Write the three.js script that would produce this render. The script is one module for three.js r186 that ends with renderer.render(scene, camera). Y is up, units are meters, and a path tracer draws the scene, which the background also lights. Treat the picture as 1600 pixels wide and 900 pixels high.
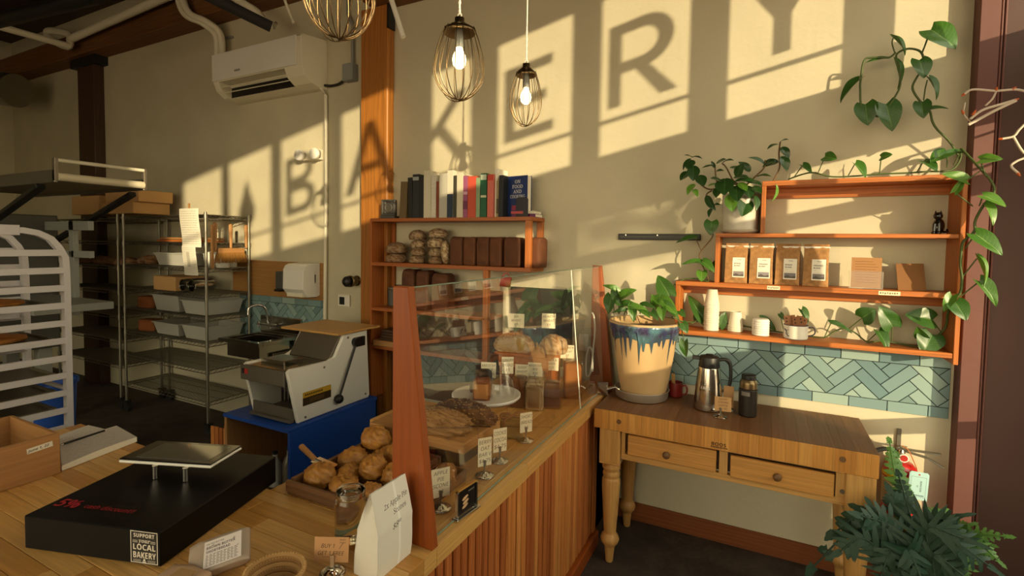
import * as THREE from 'three';
import { ImprovedNoise } from 'three/addons/math/ImprovedNoise.js';
import { mergeGeometries, mergeVertices } from 'three/addons/utils/BufferGeometryUtils.js';

// ---------------------------------------------------------------- camera, sky, sun, exposure
const scene = new THREE.Scene();
const camera = new THREE.PerspectiveCamera(60.03, 16 / 9, 0.05, 60);
camera.position.set(0, 1.8, 0);
camera.rotation.order = 'YXZ';
camera.rotation.set(THREE.MathUtils.degToRad(-2.61), THREE.MathUtils.degToRad(26.731), THREE.MathUtils.degToRad(0.88));
camera.setViewOffset(1600, 900, 0, 33.54, 1600, 900);        // the photograph is cropped a little off its lens axis

const renderer = new THREE.WebGLRenderer({ antialias: true });
renderer.toneMapping = THREE.LinearToneMapping;
renderer.toneMappingExposure = 1.0;
renderer.shadowMap.enabled = true;

{ // low evening sky: warm haze at the horizon, paler above
  const W = 64, H = 64, d = new Float32Array(W * H * 4);
  for (let r = 0; r < H; r++) for (let c = 0; c < W; c++) {
    const e = (r + 0.5) / H * 180 - 90, t = Math.max(0, e) / 90, k = Math.exp(-t * 3.2), i = (r * W + c) * 4;
    const low = [1.05, 0.88, 0.53], high = [0.69, 0.69, 0.56];
    for (let j = 0; j < 3; j++) d[i + j] = e < 0 ? [0.42, 0.31, 0.19][j] : high[j] + (low[j] - high[j]) * k;
    d[i + 3] = 1;
  }
  const t = new THREE.DataTexture(d, W, H, THREE.RGBAFormat, THREE.FloatType);
  t.mapping = THREE.EquirectangularReflectionMapping; t.magFilter = THREE.LinearFilter; t.needsUpdate = true;
  scene.background = t; scene.backgroundIntensity = 4.7;
}
const sun = new THREE.DirectionalLight(new THREE.Color().setRGB(1.0, 0.81, 0.48), 5.2);
sun.name = 'sun';
sun.position.set(1.12 * 12 - 1, 0.243 * 12 + 1.6, 12 - 3); sun.target.position.set(-1, 1.6, -3);
sun.castShadow = true; sun.shadow.mapSize.set(4096, 4096);
Object.assign(sun.shadow.camera, { left: -9, right: 9, top: 6, bottom: -6, near: 0.5, far: 40 });
scene.add(sun, sun.target);

// ---------------------------------------------------------------- helpers
let seedState = 7;
const rnd = () => { seedState = (seedState * 1664525 + 1013904223) >>> 0; return seedState / 4294967296; };
const rr = (a, b) => a + (b - a) * rnd();
const noise = new ImprovedNoise();
const fbm = (x, y, z, o = 4) => { let s = 0, a = 0.5; for (let i = 0; i < o; i++) { s += a * noise.noise(x, y, z); x *= 2.03; y *= 2.03; z *= 2.03; a *= 0.5; } return s; };
const NTH = ['first', 'second', 'third', 'fourth', 'fifth', 'sixth', 'seventh', 'eighth', 'ninth', 'tenth', 'eleventh', 'twelfth', 'thirteenth'];
const V = (x, y, z) => new THREE.Vector3(x, y, z);
const v3 = (a) => (Array.isArray(a) ? new THREE.Vector3(...a) : a);
const clamp = THREE.MathUtils.clamp, lerp = THREE.MathUtils.lerp, rad = THREE.MathUtils.degToRad;

const used = new Map();
const numbered = (n) => { const k = used.get(n) ?? 0; used.set(n, k + 1); return k ? `${n}_${String(k).padStart(3, '0')}` : n; };
function thing(name, label, category, at = [0, 0, 0], turn = 0, group) {
  const o = new THREE.Group(); o.name = numbered(name); scene.add(o);
  o.position.set(...at); o.rotation.y = turn; o.userData = { label, category };
  if (group) o.userData.group = group;
  return o;
}
function part(parent, name, geo, mat, label) {
  const m = new THREE.Mesh(geo, mat); m.name = name; m.castShadow = m.receiveShadow = true;
  if (label) m.userData.label = label;
  parent.add(m); return m;
}
function solo(name, label, category, geo, mat, at = [0, 0, 0], group, turn = 0) {
  const m = new THREE.Mesh(geo, mat); m.name = numbered(name); m.castShadow = m.receiveShadow = true;
  m.position.set(...at); m.rotation.y = turn; m.userData = { label, category }; if (group) m.userData.group = group;
  scene.add(m); return m;
}
function struct(name, geo, mat, parent) {
  const m = new THREE.Mesh(geo, mat); m.castShadow = m.receiveShadow = true;
  if (parent) { m.name = name; parent.add(m); } else { m.name = numbered(name); m.userData = { kind: 'structure' }; scene.add(m); }
  return m;
}
function copy(root, at, turn, label, group) {
  const r = root.clone(); r.name = numbered(root.name.replace(/_\d{3}$/, '')); r.userData = { ...root.userData };
  if (at) r.position.set(...at); if (turn !== undefined) r.rotation.y = turn;
  if (label) r.userData.label = label; if (group) r.userData.group = group;
  scene.add(r); return r;
}
// geometry
const flat = (g) => { const n = g.index ? g.toNonIndexed() : g; for (const k of Object.keys(n.attributes)) if (!['position', 'normal', 'uv'].includes(k)) n.deleteAttribute(k); n.morphAttributes = {}; if (!n.attributes.normal) n.computeVertexNormals(); if (!n.attributes.uv) n.setAttribute('uv', new THREE.BufferAttribute(new Float32Array(n.attributes.position.count * 2), 2)); return n; };
const merge = (list) => mergeGeometries(list.map(flat), false);
function uvm(g, grain = 'y', ox = rr(0, 3), oy = rr(0, 3)) {      // uv in metres, v along the grain
  g = g.index ? g.toNonIndexed() : g; if (!g.attributes.normal) g.computeVertexNormals();
  const p = g.attributes.position, n = g.attributes.normal, uv = new Float32Array(p.count * 2), gi = 'xyz'.indexOf(grain);
  for (let t = 0; t < p.count; t += 3) {
    const a = [0, 1, 2].map((j) => Math.abs(n.getComponent(t, j) + n.getComponent(t + 1, j) + n.getComponent(t + 2, j)));
    const d = a.indexOf(Math.max(...a)), o = [0, 1, 2].filter((j) => j !== d);
    const vi = o.includes(gi) ? gi : o[1], ui = o.find((j) => j !== vi);
    for (let k = t; k < t + 3; k++) { uv[k * 2] = p.getComponent(k, ui) + ox + d * 0.37; uv[k * 2 + 1] = p.getComponent(k, vi) + oy; }
  }
  g.setAttribute('uv', new THREE.BufferAttribute(uv, 2)); return g;
}
function bbox(w, h, d, b = 0.002, x = 0, y = 0, z = 0) {           // box with chamfered edges, centred at x, y, z
  b = Math.min(b, w / 3, h / 3, d / 3);
  const H = [w / 2, h / 2, d / 2], pos = [], tri = (...q) => {
    const [A, B, C] = q, n = V(...B).sub(V(...A)).cross(V(...C).sub(V(...A))), m = V(...A).add(V(...B)).add(V(...C));
    if (n.dot(m) < 0) q = [A, C, B]; for (const k of q) pos.push(k[0] + x, k[1] + y, k[2] + z);
  };
  const quad = (A, B, C, D) => { tri(A, B, C); tri(A, C, D); };
  const pt = (ax, s) => { const p = [0, 0, 0]; for (let j = 0; j < 3; j++) p[j] = s[j] * (H[j] - (j === ax ? 0 : b)); return p; };
  for (let ax = 0; ax < 3; ax++) { const [i, j] = [0, 1, 2].filter((k) => k !== ax);
    for (const s of [-1, 1]) quad(...[[-1, -1], [1, -1], [1, 1], [-1, 1]].map(([p, q]) => { const e = [0, 0, 0]; e[ax] = s; e[i] = p; e[j] = q; return pt(ax, e); }));
    for (const p of [-1, 1]) for (const q of [-1, 1]) { const e = (k) => { const r = [0, 0, 0]; r[i] = p; r[j] = q; r[ax] = k; return r; }; quad(pt(i, e(-1)), pt(i, e(1)), pt(j, e(1)), pt(j, e(-1))); } }
  for (const sx of [-1, 1]) for (const sy of [-1, 1]) for (const sz of [-1, 1]) tri(pt(0, [sx, sy, sz]), pt(1, [sx, sy, sz]), pt(2, [sx, sy, sz]));
  const g = new THREE.BufferGeometry(); g.setAttribute('position', new THREE.Float32BufferAttribute(pos, 3)); g.computeVertexNormals();
  g.setAttribute('uv', new THREE.BufferAttribute(new Float32Array(pos.length / 3 * 2), 2)); return g;
}
const wbox = (w, h, d, grain, x = 0, y = 0, z = 0, b = 0.002) => uvm(bbox(w, h, d, b, x, y, z), grain);
const span = (x0, x1, y0, y1, z0, z1, grain = 'x', b = 0.002) => wbox(Math.abs(x1 - x0), Math.abs(y1 - y0), Math.abs(z1 - z0), grain, (x0 + x1) / 2, (y0 + y1) / 2, (z0 + z1) / 2, b);
const lathe = (pts, seg = 28) => new THREE.LatheGeometry(pts.map(([r, y]) => new THREE.Vector2(Math.max(r, 0.0001), y)), seg);
function rod(a, b, r, r2 = r, seg = 8) {
  a = v3(a); b = v3(b); const d = b.clone().sub(a), g = new THREE.CylinderGeometry(r2, r, d.length(), seg);
  g.applyQuaternion(new THREE.Quaternion().setFromUnitVectors(V(0, 1, 0), d.normalize())); g.translate(...a.clone().add(b).multiplyScalar(0.5).toArray()); return g;
}
const tube = (pts, r, seg = 24, rs = 6, closed = false) => new THREE.TubeGeometry(new THREE.CatmullRomCurve3(pts.map(v3), closed, 'catmullrom', 0.5), seg, r, rs, closed);
function bar(a, b, w, h) {                                            // rectangular bar from a to b
  a = v3(a); b = v3(b); const d = b.clone().sub(a), g = bbox(w, h, d.length(), Math.min(w, h) * 0.12);
  const m = new THREE.Matrix4().lookAt(b, a, V(0, 1, 0)); g.applyMatrix4(m); g.translate(...a.clone().add(b).multiplyScalar(0.5).toArray()); return g;
}
function deform(g, f) {
  g = mergeVertices(flat(g).deleteAttribute('normal').deleteAttribute('uv'), 1e-5);
  const p = g.attributes.position, q = new THREE.Vector3();
  for (let i = 0; i < p.count; i++) { q.fromBufferAttribute(p, i); f(q); p.setXYZ(i, q.x, q.y, q.z); }
  g.computeVertexNormals(); return g;
}
function paint(g, f) {                                                 // vertex colours (linear) from a function of position
  const p = g.attributes.position, c = new Float32Array(p.count * 3), q = new THREE.Vector3();
  for (let i = 0; i < p.count; i++) { q.fromBufferAttribute(p, i); const k = f(q); c.set([k.r, k.g, k.b], i * 3); }
  g.setAttribute('color', new THREE.BufferAttribute(c, 3)); return g;
}
const extrude = (pts, depth, b = 0.002) => new THREE.ExtrudeGeometry(new THREE.Shape(pts.map(([x, y]) => new THREE.Vector2(x, y))), { depth, bevelEnabled: b > 0, bevelThickness: b, bevelSize: b, bevelOffset: -b, bevelSegments: 1, curveSegments: 10 });

// textures
function canvasTex(w, h, draw, srgb = true, repeat = false) {
  const c = document.createElement('canvas'); c.width = w; c.height = h; draw(c.getContext('2d'), w, h);
  const t = new THREE.CanvasTexture(c); if (srgb) t.colorSpace = THREE.SRGBColorSpace;
  if (repeat) t.wrapS = t.wrapT = THREE.RepeatWrapping; return t;
}
function dataTex(w, h, f, srgb = false, rx = 1, ry = 1) {              // f(u, v) -> grey 0..1 or [r, g, b]
  const d = new Uint8Array(w * h * 4);
  for (let y = 0; y < h; y++) for (let x = 0; x < w; x++) { const k = f(x / w, y / h), a = Array.isArray(k) ? k : [k, k, k]; for (let j = 0; j < 3; j++) d[(y * w + x) * 4 + j] = clamp(a[j], 0, 1) * 255; d[(y * w + x) * 4 + 3] = 255; }
  const t = new THREE.DataTexture(d, w, h); t.wrapS = t.wrapT = THREE.RepeatWrapping; t.magFilter = THREE.LinearFilter; t.minFilter = THREE.LinearMipmapLinearFilter; t.generateMipmaps = true;
  if (srgb) t.colorSpace = THREE.SRGBColorSpace; t.repeat.set(rx, ry); t.needsUpdate = true; return t;
}
const tile4 = (f, u, v) => { const s = (x) => x * x * (3 - 2 * x), a = s(u), b = s(v); return lerp(lerp(f(u, v), f(u - 1, v), a), lerp(f(u, v - 1), f(u - 1, v - 1), a), b); };  // makes noise wrap
const grain = (du, dv, seed, ring) => (u, v) => { // du x dv metres of planed softwood: rings stretched along v
  const k = (a, b) => { const warp = fbm(a * du * 6, b * dv * 0.9, seed, 3), x = a * du * ring + warp * 2.6; const w = x - Math.floor(x); return 0.76 + 0.2 * (1 - Math.pow(w, 2.2)) + 0.14 * fbm(a * du * 220, b * dv * 5, seed + 9, 2); };
  return clamp(tile4(k, u, v), 0, 1);
};
const T = {};
T.fir = dataTex(512, 512, grain(0.4, 2, 3.3, 42), true, 2.5, 0.5);
T.maple = dataTex(256, 512, (u, v) => clamp(0.88 + 0.22 * tile4((a, b) => fbm(a * 40, b * 5, 4.4, 4), u, v), 0, 1), true, 3, 0.8);
T.oldfir = dataTex(512, 512, grain(0.4, 2, 8.1, 24), true, 2.5, 0.5);
T.plaster = dataTex(512, 512, (u, v) => 0.5 + 0.5 * tile4((a, b) => fbm(a * 26, b * 26, 1.7, 4), u, v), false, 1.25, 1.25);
T.plastercol = dataTex(512, 512, (u, v) => 0.945 + 0.10 * tile4((a, b) => fbm(a * 5, b * 5, 5.2, 4), u, v), true, 0.4, 0.4);
T.concrete = dataTex(512, 512, (u, v) => { const a = tile4((x, y) => fbm(x * 7, y * 7, 2.2, 5), u, v), b = tile4((x, y) => fbm(x * 60, y * 60, 7.2, 2), u, v); return 0.72 + 0.5 * a + 0.22 * b; }, true, 0.8, 0.8);
T.speck = dataTex(256, 256, (u, v) => 0.5 + 0.6 * tile4((a, b) => fbm(a * 60, b * 60, 3.1, 3), u, v), false, 6, 6);
T.mottle = dataTex(256, 256, (u, v) => 0.86 + 0.4 * tile4((a, b) => fbm(a * 9, b * 9, 6.3, 4), u, v), true, 4, 4);
T.brushed = dataTex(256, 256, (u, v) => 0.5 + 0.5 * tile4((a, b) => fbm(a * 3, b * 90, 9.3, 3), u, v), false, 3, 3);

// materials
const std = (color, roughness = 0.7, o = {}) => new THREE.MeshStandardMaterial({ color, roughness, ...o });
const phy = (color, roughness, o) => new THREE.MeshPhysicalMaterial({ color, roughness, ...o });
const wood = (color, map, roughness = 0.55, o = {}) => std(color, roughness, { map, bumpMap: map, bumpScale: 0.0006, ...o });
const M = {
  wall: std('#d2c9ad', 0.93, { map: T.plastercol, bumpMap: T.plaster, bumpScale: 0.0025 }),
  purple: std('#653c34', 0.6, { bumpMap: T.plaster, bumpScale: 0.0015 }),
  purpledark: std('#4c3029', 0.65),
  floor: std('#5e5046', 0.75, { map: T.concrete, bumpMap: T.concrete, bumpScale: 0.001 }),
  ceiling: wood('#55432c', T.oldfir, 0.85),
  post: wood('#b9762f', T.oldfir, 0.5),
  beam: wood('#7c4f24', T.oldfir, 0.65),
  shelf: wood('#c4702c', T.fir, 0.48),
  shelf2: wood('#b5642a', T.fir, 0.48),
  red: wood('#aa5319', T.maple, 0.42),
  reds: [ '#de8c44', '#cd793a', '#b96730', '#e69a50', '#c57236' ].map((c) => wood(c, T.fir, 0.5)),
  maple: [ '#c89a58', '#bf8d4c', '#d0a566', '#b98646', '#c4944f' ].map((c) => wood(c, T.maple, 0.42)),
  counter: [ '#e8b062', '#dfa556', '#efbb70', '#d4994c', '#eab568' ].map((c) => wood(c, T.maple, 0.36)),
  tabletop: [ '#6f4c2c', '#664527', '#785433', '#5f4026', '#70502f' ].map((c) => wood(c, T.maple, 0.42)),
  honey: wood('#e6b066', T.maple, 0.42),
  drawer: wood('#e3a455', T.maple, 0.45),
  knob: wood('#7d5733', T.maple, 0.5),
  darkwood: wood('#4a2f1c', T.oldfir, 0.6),
  board: wood('#bd8850', T.maple, 0.55),
  ply: wood('#b9864a', T.maple, 0.5),
  baseboard: wood('#8d4c22', T.fir, 0.5),
  white: std('#e8e4d8', 0.5), cream: std('#e3dcc6', 0.45), whitegloss: phy('#ece9e0', 0.28, { clearcoat: 0.4 }),
  paper: std('#e9e2cf', 0.85), kraft: std('#cda068', 0.85, { map: T.plastercol }), card: std('#c39a68', 0.9, { map: T.mottle }),
  black: std('#151412', 0.45), blackmatt: std('#191715', 0.7), rubber: std('#1c1b1a', 0.85),
  pansteel: std('#dcd8cf', 0.5, { metalness: 1 }),
  steel: std('#c9c4ba', 0.32, { metalness: 1, roughnessMap: T.brushed }), chrome: std('#d8d6d0', 0.12, { metalness: 1 }),
  dull: std('#8f8a7e', 0.42, { metalness: 0.9 }), alu: std('#c3c0c4', 0.5, { metalness: 0.25 }), gun: std('#7d7466', 0.45, { metalness: 0.6 }),
  bronze: std('#7d6a4d', 0.35, { metalness: 1 }), grey: std('#8b8d88', 0.55), darkgrey: std('#4b4a46', 0.6),
  glass: phy('#ffffff', 0.02, { transmission: 1, thickness: 0, ior: 2.0, metalness: 0 }),
  dome: phy('#fbfdfa', 0.02, { transmission: 1, thickness: 0, ior: 1.6 }),
  jar: phy('#fbfdfa', 0.02, { transmission: 1, thickness: 0.004, ior: 1.45 }),
  cello: phy('#fbf8f0', 0.06, { transmission: 1, thickness: 0, ior: 1.35 }),
  plastic: phy('#d9d8d2', 0.35, { transmission: 0.35, thickness: 0 }),
  blue: std('#1a4aa4', 0.5), tray: wood('#7a5230', T.fir, 0.6),
};
// ---------------------------------------------------------------- the room: x right along the back wall, z = -3.24 is the back wall, the windows are in the right wall at x = 1.35
const WZ = -3.24, XR = 1.35;
const wallBack = struct('wall_back', span(-9.9, 1.6, 0, 4.7, WZ - 0.2, WZ, 'y', 0), M.wall);
struct('floor', span(-9.9, 1.6, -0.15, 0, WZ - 0.2, 3.7, 'x', 0), M.floor);
struct('ceiling', span(-9.9, 1.6, 4.55, 4.7, WZ - 0.2, 3.7, 'x', 0), M.ceiling);
struct('wall_left', span(-9.9, -9.7, 0, 4.7, WZ, 3.7, 'y', 0), M.wall);
struct('wall_front', merge([span(-9.9, -5.5, 0, 4.7, 3.5, 3.7, 'y', 0), span(1.0, 1.6, 0, 4.7, 3.5, 3.7, 'y', 0), span(-5.5, 1.0, 0, 0.5, 3.5, 3.7, 'y', 0), span(-5.5, 1.0, 3.3, 4.7, 3.5, 3.7, 'y', 0)]), M.wall);
struct('wall_outside', span(1.45, 1.6, -0.15, 5.8, 3.7, 11.5, 'y', 0), M.wall);                      // the wing next door, which keeps the sun off the shop front
struct('baseboard_back', span(-2.6, 0.88, 0, 0.118, WZ, WZ + 0.018, 'x', 0.003), M.baseboard);
struct('beam', span(-9.7, -2.9, 3.96, 4.22, WZ, WZ + 0.2, 'x', 0.006), M.beam);
struct('beam', span(-2.9, 1.35, 3.69, 3.95, WZ, WZ + 0.2, 'x', 0.006), M.beam);
for (const z of [-2.3, -1.1, 0.2, 1.6]) struct('ceiling_beam', span(-9.7, 1.35, 4.27, 4.55, z - 0.05, z + 0.05, 'x', 0.005), M.beam);
const postWood = struct('column_wood', span(-3.012, -2.729, 0, 3.69, WZ, -3.155, 'y', 0.006), M.post);
struct('steel_bracket', span(-2.735, -2.715, 3.5, 3.72, -3.23, -3.15, 'y', 0.002), M.black, postWood);
const postFar = struct('column_far', span(-7.58, -7.2, 0, 3.96, WZ, -3.13, 'y', 0.006), M.darkwood);
struct('steel_bracket', span(-7.68, -7.1, 3.86, 3.97, WZ, -3.1, 'y', 0.003), M.black, postFar);
// painted jamb at the right end of the back wall
struct('column_right', span(0.88, 0.955, 0, 4.6, WZ, -3.15, 'y', 0.003), M.purple);
struct('trim_1', merge([uvm(rod([0.962, 0, -3.158], [0.962, 4.5, -3.158], 0.005)), uvm(rod([0.975, 0, -3.158], [0.975, 4.5, -3.158], 0.005))]), M.purple);
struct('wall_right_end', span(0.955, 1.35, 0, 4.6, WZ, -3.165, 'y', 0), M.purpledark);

// glazed right wall. Openings are given as [z0, z1] running away from the camera
const lights1 = [[-3.006, -2.41], [-2.318, -1.74], [-1.63, -1.09], [-0.943, -0.42], [-0.087, 0.249], [0.432, 0.963], [1.12, 1.637], [1.809, 2.338], [2.514, 3.10]];
const lights2 = [[0.50, 0.874], [0.99, 1.97], [2.11, 2.80]];
{
  const solid = [], put = (za, zb, y0, y1, t = 0.03) => solid.push(span(XR, XR + t, y0, y1, -za, -zb, 'y', 0));
  const gaps = (list, y0, y1) => { let z = -3.5; for (const [a, b] of list) { put(z, a, y0, y1); z = b; } put(z, 3.24, y0, y1); };
  put(-3.5, 3.24, 3.91, 4.7); gaps(lights1, 2.895, 3.91); put(-3.5, 3.24, 2.5, 2.895);
  gaps(lights2, 1.5, 2.5); put(-3.5, 2.11, 0, 1.5); put(2.80, 3.24, 0, 1.5); put(2.11, 2.80, 0, 0.5); put(2.11, 2.36, 0.5, 1.0);
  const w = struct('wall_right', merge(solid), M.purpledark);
  for (const [a, b] of lights1.slice(0, -1)) struct('glazing_bar', span(XR, XR + 0.025, 3.10, 3.124, -a, -b, 'z', 0), M.purpledark, w);
  for (const [a, b] of lights2) struct('glazing_bar', span(XR, XR + 0.03, 2.17, 2.26, -a, -b, 'z', 0), M.purpledark, w);
  struct('glazing_bar', span(XR, XR + 0.03, 0.98, 1.06, -2.11, -2.80, 'z', 0), M.purpledark, w);
  // dark vinyl letters on the top row of panes, read from outside
  const s = 0.075, H = 0.525, shape = (outer, ...holes) => { const q = new THREE.Shape(outer.map(([x, y]) => new THREE.Vector2(x, y))); for (const h of holes) q.holes.push(new THREE.Path(h.map(([x, y]) => new THREE.Vector2(x, y)))); return q; };
  const bowl = (x0, cy, r, rx, n = 14) => { const a = []; for (let i = 0; i <= n; i++) { const t = Math.PI / 2 - Math.PI * i / n; a.push([x0 + rx * Math.cos(t), cy + r * Math.sin(t)]); } return a; };
  const L = {
    B: shape([[0, 0], [0, H], ...bowl(0.2, H - 0.128, 0.128, 0.12), ...bowl(0.215, 0.137, 0.137, 0.13)], [[s, H - s + 0.008], ...bowl(0.19, H - 0.128, 0.06, 0.055), [s, H - 0.19]], [[s, 0.205], ...bowl(0.2, 0.137, 0.068, 0.062), [s, 0.068]]),
    A: shape([[-0.03, 0], [0.165, H], [0.245, H], [0.44, 0], [0.355, 0], [0.31, 0.125], [0.1, 0.125], [0.055, 0]], [[0.13, 0.195], [0.28, 0.195], [0.205, 0.42]]),
    K: shape([[0, 0], [0, H], [s, H], [s, 0.27], [0.29, H], [0.385, H], [0.195, 0.3], [0.4, 0], [0.305, 0], [0.14, 0.24], [s, 0.17], [s, 0]]),
    E: shape([[0, 0], [0, H], [0.33, H], [0.33, H - 0.07], [s, H - 0.07], [s, 0.3], [0.29, 0.3], [0.29, 0.23], [s, 0.23], [s, 0.07], [0.34, 0.07], [0.34, 0]]),
    R: shape([[0, 0], [0, H], ...bowl(0.2, H - 0.16, 0.16, 0.165), [0.235, 0.21], [0.39, 0], [0.295, 0], [0.155, 0.205], [s, 0.205], [s, 0]], [[s, H - 0.072], ...bowl(0.19, H - 0.16, 0.088, 0.09), [s, H - 0.248]]),
    Y: shape([[0.165, 0], [0.165, 0.21], [-0.02, H], [0.07, H], [0.205, 0.29], [0.34, H], [0.43, H], [0.245, 0.21], [0.245, 0]]),
    flame: shape([[0.17, 0.02], [0.1, 0.1], [0.09, 0.2], [0.14, 0.33], [0.2, 0.5], [0.26, 0.33], [0.31, 0.2], [0.3, 0.1], [0.23, 0.02]]),
  };
  for (const [ch, z] of [['flame', -2.26], ['B', -1.56], ['A', -0.86], ['K', -0.164], ['E', 0.5], ['R', 1.185], ['Y', 1.87]]) {
    const g = new THREE.ExtrudeGeometry(L[ch], { depth: 0.003, bevelEnabled: false, curveSegments: 8 });
    g.rotateY(Math.PI / 2); g.translate(XR + 0.004, 3.185, -z); struct('window_letter', g, M.black, w);
  }
}

// blue-green wall tiles: stretcher rows above and below a herringbone band, every tile its own piece
{
  const tones = ['#86a09f', '#7d9799', '#93aaa6', '#6f8a8e', '#9ab0a9', '#78918f', '#88a3a6'].map((c) => phy(c, 0.22, { bumpMap: T.mottle, bumpScale: 0.0008, clearcoat: 0.3 }));
  const dusk = tones;
  const grout = std('#2d3232', 0.9);
  const clip = (poly, x0, x1, y0, y1) => {
    for (const [ax, lim, sg] of [[0, x0, 1], [0, x1, -1], [1, y0, 1], [1, y1, -1]]) {
      const out = [];
      for (let i = 0; i < poly.length; i++) { const a = poly[i], b = poly[(i + 1) % poly.length], da = (a[ax] - lim) * sg, db = (b[ax] - lim) * sg;
        if (da >= 0) out.push(a); if (da * db < 0) { const t = da / (da - db); out.push([a[0] + (b[0] - a[0]) * t, a[1] + (b[1] - a[1]) * t]); } }
      poly = out; if (!poly.length) break;
    }
    return poly;
  };
  const tile = (poly, proud) => { const g = uvm(extrude(poly, 0.008, 0.0015), 'y'); g.translate(0, 0, WZ + proud); struct('tile', g, tones[Math.floor(rnd() * tones.length)], wallBack); };
  const field = (x0, x1, y0, y1, bandTop, rowsX, px, py) => {
    struct('tile_grout', span(x0, x1, y0, y1, WZ, WZ + 0.004, 'x', 0), grout, wallBack);
    const g = 0.0018, w = 0.0571, c = Math.SQRT1_2;
    for (let m = -14; m < 14; m++) for (let k = -40; k < 40; k++) for (const hv of [0, 1]) {
      const [a0, a1, b0, b1] = hv ? [k, k + 1, k - 5 - 6 * m, k - 2 - 6 * m] : [k + 6 * m, k + 6 * m + 3, k, k + 1];
      const q = [[a0 * w + g, b0 * w + g], [a1 * w - g, b0 * w + g], [a1 * w - g, b1 * w - g], [a0 * w + g, b1 * w - g]].map(([a, b]) => [px + (a - b) * c, py + (a + b) * c]);
      const p = clip(q, x0 + g, x1 - g, (y0 < 0.94 ? y0 : 1.0) + g, bandTop - g);
      if (p.length > 2) { let A = 0; for (let i = 0; i < p.length; i++) { const r = p[(i + 1) % p.length]; A += p[i][0] * r[1] - r[0] * p[i][1]; } if (Math.abs(A) > 0.0003) tile(p, 0.001 + rnd() * 0.0012); }
    }
    for (const [ya, yb, off] of rowsX) for (let x = off; x < x1; x += 0.1712) { const a = Math.max(x, x0), b = Math.min(x + 0.1712, x1); if (b - a > 0.02) tile([[a + g, ya + g], [b - g, ya + g], [b - g, yb - g], [a + g, yb - g]], 0.001 + rnd() * 0.0012); }
  };
  field(-0.80, 0.868, 0.943, 1.262, 1.202, [[1.202, 1.262, -0.80 - 0.0012], [0.943, 1.0, -0.928]], 0.134, 1.202);
  field(-4.69, -3.515, 0.80, 1.262, 1.202, [[1.202, 1.262, -4.75]], -4.1, 1.202);
}
struct('plywood_panel', span(-4.79, -3.515, 1.262, 1.60, WZ, WZ + 0.012, 'x', 0.001), M.ply, wallBack);
struct('dark_panel', span(-1.63, -1.16, 0.95, 1.49, WZ, WZ + 0.02, 'y', 0.002), std('#2a2c25', 0.6), wallBack);

{ // a tree out in the street whose loose crown breaks up the light in the second row of panes
  const g = [], twig = []; const at = (z, y, d) => V(XR + 1.12 * d, y + 0.243 * d, -(z - d));
  for (let i = 0; i < 150; i++) { const z = rr(0.75, 1.75), y = rr(2.2, 2.62) - (z - 1) * 0.05, p = at(z, y, 9 + rr(-0.5, 0.5)), s = new THREE.SphereGeometry(rr(0.025, 0.06), 6, 4); s.scale(1.2, 0.8, 0.5); s.rotateY(rnd() * 6); s.rotateZ(rnd() * 6); s.translate(p.x, p.y, p.z); g.push(s); }
  const o = new THREE.Group(); o.name = 'street_tree'; o.userData = { kind: 'structure' }; scene.add(o);
  const c = at(1.25, 2.0, 9); struct('trunk', uvm(rod([c.x, -0.15, c.z], [c.x, c.y + 0.6, c.z], 0.035, 0.02, 8)), M.beam, o); struct('crown', merge(g), std('#46602c', 0.8), o);
}
// ---------------------------------------------------------------- large furniture
// service counter: butcher-block top in an L, slatted front
{
  const t = thing('service_counter', 'long L-shaped bakery counter with butcher block top and slatted orange wood front', 'counter');
  const top = 0.89, th = 0.06;
  part(t, 'counter_body', merge([span(-1.5, -0.885, 0.02, top - th, -3.2, -1.1, 'y', 0), span(-2.85, -0.885, 0.02, top - th, -1.14, -0.3, 'y', 0)]), M.darkwood);
  const lay = (alongX, u0, u1, v0, v1, n, lens) => {          // strips between v0 and v1, pieces along u
    const w = (v1 - v0) / n;
    for (let i = 0; i < n; i++) {
      let u = u0, first = true;
      while (u < u1 - 0.01) {
        let L = rr(...lens) * (first ? rr(0.4, 1) : 1); first = false; if (u1 - u - L < 0.2) L = u1 - u;
        const a = v0 + i * w + 0.0006, b = v0 + (i + 1) * w - 0.0006, y0 = top - th, y1 = top + rr(-0.0006, 0.0004);
        const g = alongX ? span(u + 0.0006, u + L - 0.0006, y0, y1, a, b, 'x', 0.0012) : span(a, b, y0, y1, u + 0.0006, u + L - 0.0006, 'z', 0.0012);
        part(t, 'plank', g, M.counter[Math.floor(rnd() * 5)]); u += L;
      }
    }
  };
  lay(false, -3.2, -1.2, -1.58, -0.84, 11, [0.7, 1.3]);
  lay(true, -2.95, -0.84, -1.2, -0.3, 14, [0.5, 1.1]);
  part(t, 'front_backing', span(-0.885, -0.872, 0.05, top - th, -2.86, -0.3, 'y', 0), M.darkwood);
  for (let z = -2.80; z < -0.4; z += 0.0465) part(t, 'slat', span(-0.872, rr(-0.856, -0.852), 0.088, top - th, z + 0.0045, z + 0.042, 'y', 0.005), M.reds[Math.floor(rnd() * 5)]);
  part(t, 'end_stile', span(-0.885, -0.85, 0.0, top - th, -2.865, -2.805, 'y', 0.003), M.reds[1]);
  part(t, 'base_board', span(-0.885, -0.828, 0.0, 0.088, -2.86, -0.3, 'z', 0.006), M.red);
  part(t, 'end_panel', span(-0.90, -0.885, 0.0, top - th, -3.2, -2.865, 'y', 0.001), M.darkwood);
}
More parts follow.
